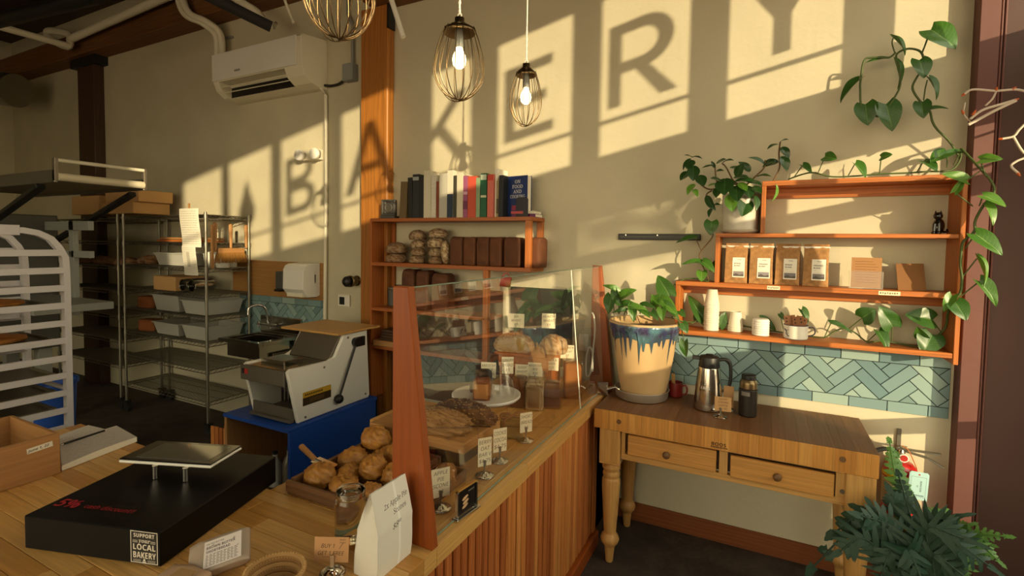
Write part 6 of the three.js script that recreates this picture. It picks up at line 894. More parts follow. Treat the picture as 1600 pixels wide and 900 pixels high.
{ // vine lying along the top board
  const r = thing('pothos_vine', 'vine trailing along the top board of the stepped shelf with small upright leaves', 'plant', [0, 0, 0]);
  stalk(r, [[0.034, 2.162, -3.100], [0.062, 2.238, -3.110], [0.057, 2.315, -3.110], [0.061, 2.377, -3.110]], 0.005, M.stembrown);
  stalk(r, [[0.108, 2.174, -3.110], [0.177, 2.199, -3.120], [0.227, 2.204, -3.120], [0.309, 2.179, -3.120], [0.421, 2.178, -3.120], [0.507, 2.183, -3.120], [0.632, 2.183, -3.120], [0.708, 2.186, -3.120], [0.798, 2.190, -3.140], [0.837, 2.240, -3.160], [0.840, 2.296, -3.160]], 0.0045, M.stem);
  for (const [s, b, t, n, gi, mi, w] of [
    [[0.244, 2.199, -3.120], [0.272, 2.284, -3.110], [0.317, 2.271, -3.070], [0.1, 0.3, 1], 0, 0, 1.3], [[0.132, 2.181, -3.120], [0.172, 2.247, -3.120], [0.215, 2.212, -3.080], [0.2, 0.6, 0.8], 1, 1, 0.9], [[0.513, 2.183, -3.120], [0.515, 2.265, -3.110], [0.547, 2.275, -3.070], [0.3, 0.3, 0.9], 0, 0, 1.1], [[0.379, 2.179, -3.120], [0.407, 2.241, -3.120], [0.459, 2.182, -3.070], [0.4, 0.5, 0.7], 1, 0, 0.9],
    [[0.663, 2.182, -3.120], [0.686, 2.236, -3.110], [0.730, 2.193, -3.050], [0.2, 0.7, 0.6], 0, 1, 1.0], [[0.785, 2.203, -3.140], [0.777, 2.275, -3.120], [0.706, 2.239, -3.060], [-0.2, 0.6, 0.8], 0, 0, 1.0], [[0.809, 2.214, -3.140], [0.828, 2.267, -3.130], [0.743, 2.276, -3.080], [-0.1, 0.85, 0.5], 1, 1, 0.7]]) { stalk(r, [s, b], 0.0028); leaf(r, b, t, { n, g: HEART[gi], m: M.pothos[mi], w }); }
  for (const [b, t, n, mi] of [[[0.068, 2.349, -3.110], [0.108, 2.293, -3.080], [0.3, 0.2, 1], 1], [[0.072, 2.298, -3.100], [0.104, 2.224, -3.070], [0.25, 0.3, 1], 0], [[0.055, 2.273, -3.110], [-0.016, 2.258, -3.070], [-0.2, 0.5, 0.9], 1], [[0.052, 2.364, -3.110], [-0.001, 2.355, -3.080], [0, 0.9, 0.4], 1], [[0.061, 2.377, -3.110], [0.093, 2.393, -3.080], [0, 0.8, 0.5], 1]]) leaf(r, b, t, { n, g: OVAL[1], m: M.pepero[mi] });
  leaf(r, [0.046, 2.141, -3.040], [0.055, 2.051, -3.030], { n: [1, 0.1, 0.4], g: OVAL[1], m: M.pepero[2], w: 0.7 });
}
{ // vine down the right edge
  const r = thing('pothos_vine', 'bright green pothos vine hanging down the right edge of the stepped shelf', 'plant', [0, 0, 0]);
  stalk(r, [[0.829, 2.289, -3.120], [0.870, 2.182, -3.020], [0.906, 2.119, -3.000], [0.920, 2.067, -3.000], [0.885, 2.004, -3.000], [0.861, 1.938, -3.000], [0.859, 1.888, -3.000], [0.823, 1.841, -3.000], [0.818, 1.790, -3.000], [0.818, 1.731, -3.000], [0.826, 1.669, -3.000], [0.822, 1.603, -3.000], [0.801, 1.564, -3.020], [0.808, 1.494, -3.100], [0.816, 1.426, -3.150], [0.789, 1.375, -3.150]], 0.006, M.stem);
  for (const [s, b, t, n, gi, mi, w] of [
    [[0.888, 2.140, -3.000], [0.864, 2.212, -2.990], [0.925, 2.216, -2.950], [-0.2, 0.6, 0.8], 0, 2, 1.0], [[0.871, 2.164, -3.020], [0.816, 2.121, -2.980], [0.732, 2.162, -2.950], [-0.1, 0.6, 0.8], 0, 2, 0.8], [[0.849, 2.005, -3.000], [0.773, 2.069, -2.970], [0.810, 2.136, -2.960], [0.2, 0.4, 0.9], 1, 2, 0.6],
    [[0.872, 2.005, -3.000], [0.877, 2.049, -2.980], [0.950, 2.010, -2.940], [0.1, 0.7, 0.7], 0, 2, 0.85], [[0.885, 2.016, -3.000], [0.883, 2.009, -2.980], [0.926, 1.932, -2.940], [0.5, 0.5, 0.7], 1, 2, 0.85], [[0.831, 1.811, -3.000], [0.858, 1.876, -2.980], [0.948, 1.797, -2.930], [-0.05, 0.65, 0.75], 0, 0, 0.8],
    [[0.825, 1.675, -3.000], [0.868, 1.765, -2.980], [0.924, 1.662, -2.950], [0.75, 0.5, 0.4], 1, 2, 0.7], [[0.827, 1.591, -3.000], [0.881, 1.661, -2.980], [0.951, 1.570, -2.940], [0.1, 0.6, 0.75], 1, 0, 0.75], [[0.805, 1.564, -3.020], [0.794, 1.589, -3.000], [0.759, 1.524, -2.970], [-0.3, 0.3, 0.9], 1, 2, 0.8], [[0.801, 1.564, -3.020], [0.805, 1.560, -3.000], [0.840, 1.491, -2.950], [0.1, 0.3, 1], 0, 1, 1.1]]) { stalk(r, [s, b], 0.003); leaf(r, b, t, { n, g: HEART[gi], m: M.pothos[mi], w }); }
}
{ // vine inside the bottom row
  const r = thing('pothos_vine', 'vine with dark glossy leaves lying inside the bottom row of the stepped shelf', 'plant', [0, 0, 0]);
  stalk(r, [[0.789, 1.375, -3.150], [0.726, 1.317, -3.150], [0.622, 1.323, -3.150], [0.555, 1.326, -3.150], [0.499, 1.318, -3.140], [0.446, 1.359, -3.150], [0.400, 1.378, -3.150], [0.352, 1.357, -3.150], [0.309, 1.321, -3.150], [0.233, 1.318, -3.170], [0.038, 1.326, -3.210], [-0.165, 1.345, -3.215], [-0.314, 1.349, -3.200], [-0.370, 1.351, -3.120], [-0.409, 1.364, -3.030], [-0.463, 1.390, -3.000]], 0.004, M.stem);
  for (const [s, b, t, n, gi, mi, w] of [
    [[0.417, 1.377, -3.150], [0.469, 1.443, -3.120], [0.512, 1.494, -3.080], [-0.15, 0.25, 1], 0, 1, 1.5], [[0.601, 1.332, -3.140], [0.597, 1.410, -3.120], [0.543, 1.509, -3.080], [0.2, 0.1, 1], 0, 1, 1.0], [[0.499, 1.318, -3.140], [0.538, 1.380, -3.110], [0.584, 1.312, -3.060], [0.4, 0.4, 0.8], 1, 1, 0.9], [[0.309, 1.321, -3.150], [0.334, 1.398, -3.140], [0.424, 1.388, -3.100], [0, 0.8, 0.5], 1, 1, 0.5],
    [[0.795, 1.400, -3.140], [0.756, 1.456, -3.120], [0.651, 1.486, -3.070], [-0.1, 0.4, 0.9], 0, 1, 1.05], [[0.786, 1.377, -3.140], [0.754, 1.385, -3.110], [0.719, 1.301, -3.060], [0.1, 0.3, 1], 0, 1, 1.4], [[0.723, 1.319, -3.140], [0.720, 1.372, -3.110], [0.685, 1.405, -3.060], [-0.5, 0.3, 0.8], 1, 0, 1.2],
    [[-0.370, 1.340, -3.120], [-0.311, 1.374, -3.160], [-0.385, 1.506, -3.140], [0.3, 0.1, 1], 1, 1, 0.7], [[-0.304, 1.326, -3.180], [-0.333, 1.360, -3.170], [-0.306, 1.448, -3.160], [-0.2, 0.2, 1], 0, 1, 1.0], [[-0.198, 1.328, -3.180], [-0.218, 1.331, -3.170], [-0.185, 1.418, -3.160], [0.2, 0.1, 1], 0, 1, 0.8], [[0.006, 1.324, -3.180], [-0.003, 1.387, -3.170], [0.082, 1.350, -3.150], [0.3, 0.5, 0.8], 1, 1, 0.9], [[0.233, 1.318, -3.170], [0.197, 1.462, -3.160], [0.240, 1.404, -3.140], [0.5, 0.3, 0.8], 1, 1, 0.9], [[0.119, 1.323, -3.180], [0.095, 1.432, -3.160], [0.118, 1.401, -3.140], [-0.4, 0.3, 0.8], 0, 1, 0.8]]) { stalk(r, [s, b], 0.0026); leaf(r, b, t, { n, g: HEART[gi], m: M.pothos[mi], w }); }
}
{ // peperomia in its pot on the step
  const px = -0.125, pz = -3.125, r = thing('potted_plant', 'round-leaved plant in a pale grey pot on the step of the right shelf', 'plant', [px, 1.879, pz]);
  const pot = phy('#c9c2b2', 0.35, { clearcoat: 0.3 });
  part(r, 'saucer', lathe([[0, 0], [0.085, 0], [0.104, 0.018], [0.10, 0.02], [0.08, 0.006], [0, 0.006]], 40), pot); part(r, 'pot', lathe([[0, 0.008], [0.078, 0.008], [0.09, 0.02], [0.098, 0.17], [0.1, 0.19], [0.094, 0.19], [0.086, 0.03], [0, 0.022]], 40), pot); part(r, 'soil', new THREE.CylinderGeometry(0.09, 0.09, 0.01, 24).translate(0, 0.165, 0), M.blackmatt);
  const S = [[[-0.132, 2.140, -3.100], [-0.185, 2.164, -3.100], [-0.277, 2.129, -3.080], [-0.335, 2.158, -3.060], [-0.381, 2.225, -3.050], [-0.390, 2.298, -3.050]], [[-0.118, 2.140, -3.100], [-0.165, 2.175, -3.080], [-0.203, 2.247, -3.070], [-0.227, 2.274, -3.070]], [[-0.237, 2.121, -3.090], [-0.256, 2.193, -3.080], [-0.265, 2.266, -3.080]], [[-0.099, 2.146, -3.100], [-0.055, 2.191, -3.080], [-0.013, 2.235, -3.060], [-0.008, 2.276, -3.060]], [[-0.278, 2.123, -3.090], [-0.302, 2.098, -3.060], [-0.299, 2.047, -3.050], [-0.271, 2.017, -3.050]]];
  for (const s of S) stalk(r, s, 0.0045, M.stembrown);
  const O = (b, t, n, gi, mi, w = 1) => leaf(r, b, t, { n, g: OVAL[gi], m: M.pepero[mi], w });
  for (const [b, t, n, gi, mi, w] of [
    [[-0.387, 2.313, -3.050], [-0.419, 2.335, -3.020], [-0.2, 0.8, 0.5], 1, 1, 0.7], [[-0.387, 2.313, -3.050], [-0.329, 2.315, -3.020], [0.2, 0.9, 0.4], 1, 1, 0.6], [[-0.382, 2.296, -3.040], [-0.407, 2.248, -3.000], [-0.2, 0.3, 1], 0, 1, 1.3], [[-0.389, 2.304, -3.040], [-0.441, 2.253, -3.020], [-0.6, 0.4, 0.7], 1, 1, 0.9], [[-0.373, 2.262, -3.030], [-0.369, 2.177, -2.990], [0.1, 0.2, 1], 0, 1, 1.05],
    [[-0.402, 2.233, -3.050], [-0.446, 2.187, -3.020], [-0.4, 0.3, 0.9], 0, 1, 1.1], [[-0.345, 2.207, -3.040], [-0.311, 2.147, -3.000], [0.3, 0.2, 1], 0, 1, 1.1], [[-0.364, 2.157, -3.040], [-0.406, 2.111, -3.000], [-0.2, 0.7, 0.6], 1, 2, 1.1], [[-0.370, 2.128, -3.040], [-0.344, 2.094, -3.000], [0.1, 0.6, 0.8], 1, 2, 0.9],
    [[-0.260, 2.257, -3.070], [-0.329, 2.268, -3.040], [-0.1, 0.95, 0.3], 1, 0, 0.5], [[-0.263, 2.250, -3.070], [-0.280, 2.284, -3.050], [-0.1, 0.3, 0.9], 1, 1, 0.8], [[-0.256, 2.228, -3.070], [-0.221, 2.237, -3.040], [0.2, 0.6, 0.8], 1, 1, 0.8], [[-0.257, 2.272, -3.070], [-0.209, 2.295, -3.030], [0, 0.7, 0.7], 0, 0, 0.9], [[-0.221, 2.277, -3.070], [-0.173, 2.296, -3.030], [0.3, 0.7, 0.6], 1, 0, 0.8],
    [[-0.186, 2.246, -3.070], [-0.113, 2.236, -3.030], [0.1, 0.85, 0.5], 0, 0, 0.8], [[-0.165, 2.188, -3.070], [-0.089, 2.192, -3.020], [0.1, 0.8, 0.6], 0, 0, 0.8], [[-0.157, 2.166, -3.070], [-0.041, 2.176, -3.020], [0.05, 0.85, 0.5], 1, 0, 0.7], [[-0.206, 2.184, -3.050], [-0.205, 2.095, -2.980], [-0.1, 0.25, 1], 0, 1, 1.25], [[-0.236, 2.154, -3.060], [-0.290, 2.152, -3.020], [-0.2, 0.8, 0.5], 0, 2, 0.9],
    [[-0.176, 2.093, -3.040], [-0.161, 2.000, -2.990], [0.1, 0.2, 1], 0, 2, 0.9], [[-0.089, 2.070, -3.050], [-0.109, 1.975, -2.990], [0.25, 0.2, 1], 0, 0, 1.05], [[-0.098, 2.140, -3.050], [-0.069, 2.072, -3.000], [0.4, 0.3, 0.9], 0, 1, 1.0], [[-0.054, 2.083, -3.050], [-0.029, 2.010, -3.010], [0.7, 0.2, 0.7], 1, 0, 0.8], [[-0.301, 2.090, -3.050], [-0.260, 2.013, -3.000], [-0.4, 0.3, 0.8], 1, 1, 0.7], [[-0.270, 2.016, -3.040], [-0.286, 1.978, -3.000], [-0.3, 0.4, 0.8], 1, 1, 0.8], [[-0.264, 2.031, -3.040], [-0.231, 2.045, -3.000], [0.2, 0.6, 0.8], 1, 1, 0.8],
    [[-0.010, 2.249, -3.060], [-0.074, 2.305, -3.020], [0.1, 0.7, 0.6], 1, 0, 0.6], [[-0.013, 2.256, -3.060], [0.029, 2.268, -3.020], [0.1, 0.5, 0.9], 0, 1, 1.0], [[-0.045, 2.188, -3.060], [0.019, 2.201, -3.020], [0.1, 0.9, 0.4], 1, 0, 0.6], [[-0.066, 2.133, -3.060], [-0.020, 2.100, -3.020], [0.3, 0.5, 0.8], 0, 1, 1.0], [[-0.133, 2.156, -3.050], [-0.092, 2.114, -3.000], [0.2, 0.6, 0.8], 0, 2, 0.9], [[-0.151, 2.192, -3.050], [-0.119, 2.253, -3.000], [0.1, 0.5, 0.8], 0, 0, 0.9], [[-0.222, 2.167, -3.050], [-0.272, 2.191, -3.000], [-0.1, 0.7, 0.7], 0, 1, 0.9], [[-0.149, 2.142, -3.050], [-0.137, 2.058, -2.980], [0.0, 0.3, 1], 0, 1, 1.0], [[-0.092, 2.161, -3.050], [-0.022, 2.146, -3.000], [0.1, 0.8, 0.5], 0, 1, 0.8], [[-0.231, 2.138, -3.050], [-0.248, 2.083, -2.990], [-0.3, 0.4, 0.9], 0, 1, 1.0], [[-0.081, 2.218, -3.060], [-0.126, 2.271, -3.020], [0, 0.5, 0.9], 1, 1, 0.9]]) O(b, t, n, gi, mi, w);
}
{ // big drip-glazed pot with pothos
  const c = [-0.618, 1.127, -3.000], px = c[0], pz = -3.005;
  const pan = thing('saucepan', 'wide stainless steel pan with a long handle under the big glazed pot', 'pan', [px - 0.01, 0.891, pz]);
  part(pan, 'pan', lathe([[0, 0], [0.135, 0], [0.15, 0.008], [0.158, 0.055], [0.162, 0.058], [0.155, 0.058], [0.145, 0.012], [0, 0.006]], 56), M.pansteel); part(pan, 'handle', merge([tube([[-0.12, 0.045, 0.07], [-0.14, 0.056, 0.078], [-0.165, 0.05, 0.09], [-0.185, 0.042, 0.10]], 0.0085, 24, 8)]), M.steel); part(pan, 'rivet_plate', bbox(0.02, 0.028, 0.03, 0.004, -0.118, 0.04, 0.07), M.steel);
  const r = thing('potted_plant', 'big clay pot with dripping blue glaze, full of pothos, on the butcher table', 'plant', [px, 0.902, pz]);
  const H = 0.455, rt = 0.198, rb = 0.122, prof = (y) => lerp(rb, rt, Math.pow(y / H, 0.8));
  const pr = [[0, 0], [rb - 0.006, 0], [rb, 0.006]]; for (let i = 1; i <= 14; i++) { const y = 0.006 + (H - 0.05) * i / 14; pr.push([prof(y), y]); } pr.push([rt - 0.002, H - 0.035], [rt + 0.008, H - 0.02], [rt + 0.012, H - 0.008], [rt + 0.004, H], [rt - 0.012, H - 0.002], [rt - 0.014, H - 0.06], [0, H - 0.06]);
  part(r, 'pot', uvm(lathe(pr, 64)), std('#d2ae7c', 0.55, { map: T.plastercol, bumpMap: T.speck, bumpScale: 0.0004 }));
  // glaze skirt with drips: a skin 2 mm proud of the clay, its lower edge running down in tongues
  const A = 160, R = 16, pos = [], idx = [], col = []; const blue = C('#3b4a72'), pur = C('#4a3350'), teal = C('#5f8d95'), low = C('#3d5a58');
  const drip = []; for (let i = 0; i < 30; i++) drip.push([i / 30 * 6.283 + rr(-0.06, 0.06), rr(0.022, 0.045), rnd() < 0.35 ? rr(0.10, 0.16) : rr(0.02, 0.09)]);
  const edge = (a) => { let e = 0.095 + 0.012 * Math.sin(a * 5); for (const [d, w, L] of drip) { let q = Math.abs(((a - d + 9.425) % 6.283) - 3.1416); if (q < w) e = Math.max(e, 0.095 + L * Math.sqrt(1 - (q / w) ** 2)); } return e; };
  for (let i = 0; i <= A; i++) { const a = i / A * 6.28319, e = edge(a); for (let j = 0; j <= R; j++) { const t = j / R, y = H - t * e, yy = Math.min(y, H - 0.001); const rim = y > H - 0.05 ? (y > H - 0.02 ? rt + 0.0125 - (y - H + 0.02) * 0.35 : lerp(rt + 0.003, rt + 0.0125, clamp((y - H + 0.05) / 0.03, 0, 1))) : prof(y) + 0.003; const k = rim + 0.0015 * Math.sin(Math.PI * Math.min(1, t * 1.0)); pos.push(Math.sin(a) * k, yy, Math.cos(a) * k); const n = 0.5 + 0.9 * fbm(Math.sin(a) * 3, y * 14, Math.cos(a) * 3, 3); const q = blue.clone().lerp(pur, clamp(n * 1.2 - 0.2, 0, 1)).lerp(teal, clamp((fbm(Math.sin(a) * 2 + 5, y * 9, Math.cos(a) * 2, 3) + 0.1) * 3, 0, 1) * 0.8).lerp(low, t > 0.6 ? 0.5 : 0); col.push(q.r, q.g, q.b); } }
  for (let i = 0; i < A; i++) for (let j = 0; j < R; j++) { const a = i * (R + 1) + j; idx.push(a, a + 1, a + R + 1, a + 1, a + R + 2, a + R + 1); }
  const g = new THREE.BufferGeometry(); g.setAttribute('position', new THREE.Float32BufferAttribute(pos, 3)); g.setAttribute('color', new THREE.Float32BufferAttribute(col, 3)); g.setIndex(idx); g.computeVertexNormals(); g.setAttribute('uv', new THREE.BufferAttribute(new Float32Array(pos.length / 3 * 2), 2)); part(r, 'drip_glaze', g, phy('#ffffff', 0.2, { vertexColors: true, clearcoat: 0.7, clearcoatRoughness: 0.1, side: THREE.DoubleSide }));
  part(r, 'soil', new THREE.CylinderGeometry(rt - 0.016, rt - 0.016, 0.01, 32).translate(0, H - 0.055, 0), M.blackmatt);
  const root = [-0.625, 1.396, -3.000];
  for (const [s, b, t, n, gi, mi, w] of [
    [[-0.766, 1.387, -2.980], [-0.776, 1.521, -2.960], [-0.845, 1.574, -2.920], [0.1, 0.7, 0.6], 1, 2, 0.7], [[-0.774, 1.387, -2.980], [-0.764, 1.483, -2.960], [-0.672, 1.553, -2.920], [0, 0.7, 0.7], 0, 2, 0.8], [[-0.798, 1.393, -2.980], [-0.808, 1.497, -2.950], [-0.823, 1.400, -2.900], [-0.3, 0.2, 0.9], 0, 1, 1.0], [[-0.764, 1.389, -2.970], [-0.779, 1.526, -2.940], [-0.739, 1.414, -2.900], [-0.6, 0.3, 0.7], 1, 1, 0.75],
    [[-0.712, 1.395, -2.950], [-0.737, 1.443, -2.920], [-0.634, 1.471, -2.860], [0, 0.8, 0.6], 1, 0, 0.7], [[-0.691, 1.398, -2.940], [-0.672, 1.449, -2.900], [-0.651, 1.375, -2.850], [0.2, 0.3, 0.9], 1, 0, 0.8], [[-0.668, 1.402, -2.920], [-0.678, 1.436, -2.880], [-0.586, 1.462, -2.840], [0, 0.8, 0.6], 1, 2, 0.7], [[-0.630, 1.405, -2.920], [-0.622, 1.433, -2.880], [-0.561, 1.417, -2.830], [0.1, 0.7, 0.7], 1, 0, 0.8], [[-0.607, 1.403, -2.950], [-0.624, 1.450, -2.920], [-0.544, 1.468, -2.880], [0, 0.8, 0.5], 1, 1, 0.7],
    [[-0.567, 1.404, -2.970], [-0.557, 1.459, -2.950], [-0.521, 1.526, -2.900], [-0.2, 0.3, 0.9], 0, 2, 0.9], [[-0.531, 1.414, -2.970], [-0.536, 1.461, -2.950], [-0.566, 1.515, -2.910], [-0.3, 0.4, 0.8], 0, 2, 0.9], [[-0.509, 1.416, -2.970], [-0.529, 1.491, -2.950], [-0.418, 1.440, -2.880], [0.1, 0.75, 0.6], 0, 2, 0.75], [[-0.493, 1.418, -2.960], [-0.503, 1.465, -2.930], [-0.404, 1.420, -2.880], [0.2, 0.7, 0.6], 1, 0, 0.7], [[-0.504, 1.407, -2.920], [-0.505, 1.446, -2.900], [-0.494, 1.395, -2.850], [0, 0.3, 1], 1, 2, 1.0],
    [[-0.487, 1.418, -2.970], [-0.477, 1.514, -2.980], [-0.555, 1.629, -2.990], [-0.2, 0.3, 0.9], 0, 0, 0.9], [[-0.724, 1.390, -2.920], [-0.703, 1.419, -2.880], [-0.768, 1.426, -2.840], [0, 0.8, 0.6], 1, 1, 0.7], [[-0.561, 1.405, -2.900], [-0.555, 1.424, -2.870], [-0.512, 1.400, -2.830], [0.2, 0.6, 0.8], 1, 1, 0.9]]) { stalk(r, [s, v3(s).clone().lerp(v3(b), 0.6).add(V(0, 0.008, 0)), b], 0.003); leaf(r, b, t, { n, g: HEART[gi], m: M.pothos[mi], w }); }
  stalk(r, [[-0.454, 1.431, -2.940], [-0.417, 1.384, -2.930], [-0.396, 1.310, -2.950], [-0.387, 1.252, -2.970]], 0.003); leaf(r, [-0.384, 1.260, -2.970], [-0.382, 1.172, -2.950], { n: [-0.3, 0.2, 1], g: HEART[1], m: M.pothos[1], w: 0.85 }); leaf(r, [-0.398, 1.365, -2.950], [-0.365, 1.317, -2.920], { n: [0.2, 0.4, 0.9], g: HEART[0], m: M.pothos[1] }); leaf(r, [-0.414, 1.433, -2.950], [-0.381, 1.410, -2.920], { n: [0.2, 0.4, 0.9], g: HEART[0], m: M.pothos[1] });
}
{ // vine standing on the bottom step, left end of the shelf
  const r = thing('pothos_vine', 'dark pothos shoots rising from the left end of the bottom shelf past the black rail', 'plant', [0, 0, 0]);
  stalk(r, [[-0.470, 1.568, -3.060], [-0.409, 1.608, -3.080], [-0.332, 1.611, -3.090], [-0.288, 1.599, -3.080], [-0.275, 1.607, -3.080]], 0.004); stalk(r, [[-0.275, 1.607, -3.080], [-0.329, 1.727, -3.100], [-0.324, 1.776, -3.100], [-0.269, 1.850, -3.080], [-0.263, 1.887, -3.080]], 0.004, M.stembrown); stalk(r, [[-0.324, 1.776, -3.100], [-0.358, 1.850, -3.100]], 0.003, M.stembrown);
  for (const [b, t, n, gi, mi, w] of [[[-0.271, 1.945, -3.070], [-0.273, 1.872, -3.040], [0, 0.25, 1], 0, 1, 1.25], [[-0.353, 1.850, -3.090], [-0.462, 1.841, -3.050], [-0.1, 0.85, 0.5], 0, 1, 0.6], [[-0.320, 1.709, -3.080], [-0.424, 1.714, -3.040], [-0.1, 0.85, 0.5], 0, 0, 0.6], [[-0.312, 1.710, -3.070], [-0.242, 1.676, -3.030], [0.2, 0.7, 0.7], 1, 0, 1.0], [[-0.315, 1.657, -3.080], [-0.312, 1.607, -3.040], [0, 0.3, 1], 0, 2, 1.2], [[-0.242, 1.703, -3.100], [-0.265, 1.667, -3.060], [0.4, 0.3, 0.8], 1, 1, 1.0]]) leaf(r, b, t, { n, g: HEART[gi], m: M.pothos[mi], w });
}
// ferns in a clay pot in front of the table's right end
{
  const px = 0.64, pz = -2.42, r = thing('potted_fern', 'large blue-green fern in a clay pot at the right end of the butcher table', 'plant', [px, 0, pz]);
  part(r, 'pot', lathe([[0, 0], [0.13, 0], [0.14, 0.01], [0.185, 0.30], [0.2, 0.305], [0.205, 0.36], [0.19, 0.362], [0.17, 0.30], [0, 0.29]], 40), std('#96543a', 0.75, { map: T.mottle })); part(r, 'soil', new THREE.CylinderGeometry(0.17, 0.17, 0.01, 24).translate(0, 0.31, 0), M.blackmatt);
  // a frond: curved midrib with lobes on both sides; tip relative to the crown
  const frondGeo = (pts, W, lobes, shape, up) => {
    const c = new THREE.CatmullRomCurve3(pts.map(v3)), pos = [], uv = [], idx = []; const quadStrip = (A) => { const o = pos.length / 3; for (const [p, u] of A) { pos.push(p.x, p.y, p.z); uv.push(...u); } return o; };
    const U = v3(up);
    for (let i = 0; i < lobes; i++) { const t = 0.18 + 0.80 * i / (lobes - 1), p = c.getPoint(t), d = c.getTangent(t), side = d.clone().cross(U).normalize(), nn = side.clone().cross(d).normalize(), span2 = 0.80 / lobes * c.getLength();
      const L = W * (shape ? Math.pow(Math.sin(Math.PI * Math.pow(0.12 + t * 0.86, shape === 2 ? 0.8 : 0.9)), 0.8) : 1 - t * 0.7), last = i === lobes - 1;
      for (const s of last ? [0] : [-1, 1]) { const dir = last ? d.clone() : side.clone().multiplyScalar(s).add(d.clone().multiplyScalar(shape === 2 ? 0.35 : 0.85)).normalize(), wv = d.clone().multiplyScalar(1).addScaledVector(dir, -d.dot(dir)).normalize(); if (last) wv.copy(side); const n = 6, len = last ? W * 0.6 : L, half = span2 * (shape === 2 ? 0.42 : 0.62), o = pos.length / 3;
        for (let j = 0; j <= n; j++) { const q = j / n, w = half * (shape === 2 ? Math.sqrt(Math.max(0, 1 - q * q)) * (0.8 + 0.2 * Math.cos(q * 20)) : (1 - 0.35 * q) * Math.sqrt(Math.max(0, 1 - Math.pow(q, 3.2))) * 0.62) * (1 + 0.18 * Math.sin(q * 11 + i)); const m = p.clone().addScaledVector(dir, q * len).addScaledVector(nn, -0.25 * len * q * q + 0.02 * len * Math.sin(q * 5 + i)); const a = m.clone().addScaledVector(wv, w).addScaledVector(nn, 0.10 * w), b = m.clone().addScaledVector(wv, -w).addScaledVector(nn, 0.10 * w); pos.push(a.x, a.y, a.z, m.x, m.y, m.z, b.x, b.y, b.z); uv.push(0.1, q, 0.5, q, 0.9, q); }
        for (let j = 0; j < n; j++) for (const k of [0, 1]) { const a = o + j * 3 + k; idx.push(a, a + 1, a + 3, a + 1, a + 4, a + 3); } } }
    const g = new THREE.BufferGeometry(); g.setAttribute('position', new THREE.Float32BufferAttribute(pos, 3)); g.setAttribute('uv', new THREE.Float32BufferAttribute(uv, 2)); g.setIndex(idx); g.computeVertexNormals(); return merge([g, tube(pts, 0.0035, 20, 5)]);
  };
  const deep = [leafMat('#1f4634', '#3f6a52', '#2b5640', 0.6), leafMat('#1b3d28', '#3a6044', '#274f34', 0.6)], light = leafMat('#5d8f3f', '#a9c27a', '#7bab55', 0.5);
  const crown = V(0, 0.36, 0), rel = (a) => v3(a).clone().sub(V(px, 0, pz));
  const F = (tip, mid, W, lobes, mat, up = [0, 0.6, 0.8], shape = 1, name = 'frond') => { const T2 = rel(tip), Mi = rel(mid); part(r, name, frondGeo([crown, crown.clone().lerp(Mi, 0.5).add(V(0, 0.03, 0)), Mi, T2], W, lobes, shape, up), mat); };
  F([0.231, 0.425, -2.450], [0.405, 0.640, -2.500], 0.11, 10, deep[0], [-0.2, 0.7, 0.7]); F([0.320, 0.565, -2.380], [0.405, 0.622, -2.420], 0.13, 12, deep[1], [0, 0.5, 0.9]); F([0.393, 0.714, -2.420], [0.492, 0.658, -2.500], 0.12, 10, deep[0], [0, 0.5, 0.85]);
  F([0.300, 0.590, -2.460], [0.432, 0.702, -2.500], 0.09, 10, deep[1], [0, 0.8, 0.6]); F([0.707, 0.753, -2.500], [0.621, 0.683, -2.520], 0.13, 13, deep[1], [0, 0.7, 0.7]); F([0.795, 0.626, -2.420], [0.674, 0.683, -2.450], 0.14, 14, deep[0], [0.1, 0.6, 0.8]); F([0.707, 0.719, -2.400], [0.609, 0.718, -2.430], 0.15, 13, deep[1], [0, 0.5, 0.9]);
  F([0.581, 0.546, -2.360], [0.547, 0.627, -2.400], 0.10, 10, deep[0], [0, 0.3, 1]); F([0.457, 0.494, -2.380], [0.501, 0.597, -2.420], 0.10, 10, deep[1], [0, 0.3, 1]); F([0.693, 0.651, -2.600], [0.647, 0.669, -2.600], 0.09, 10, deep[0], [0, 0.8, 0.5]); F([0.526, 0.753, -2.620], [0.560, 0.687, -2.600], 0.09, 10, deep[0], [-0.3, 0.5, 0.8]); F([0.726, 0.569, -2.400], [0.631, 0.620, -2.420], 0.11, 12, deep[1], [0, 0.5, 0.9]); F([0.566, 0.808, -2.700], [0.580, 0.720, -2.600], 0.07, 12, deep[1], [0, 0.4, 0.9]);
  for (const [t, m] of [[[0.551, 0.912, -2.820], [0.565, 0.782, -2.740]], [[0.578, 0.859, -2.800], [0.586, 0.737, -2.720]], [[0.591, 0.801, -2.780], [0.593, 0.705, -2.700]], [[0.859, 0.719, -2.500], [0.770, 0.667, -2.550]], [[0.828, 0.653, -2.550], [0.775, 0.631, -2.600]], [[0.825, 0.642, -2.450], [0.775, 0.664, -2.500]], [[0.783, 0.692, -2.600], [0.740, 0.648, -2.620]], [[0.733, 0.680, -2.720], [0.681, 0.657, -2.680]]]) F(t, m, 0.06, 15, light, [0, 0.6, 0.7], 2, 'light_frond');
}
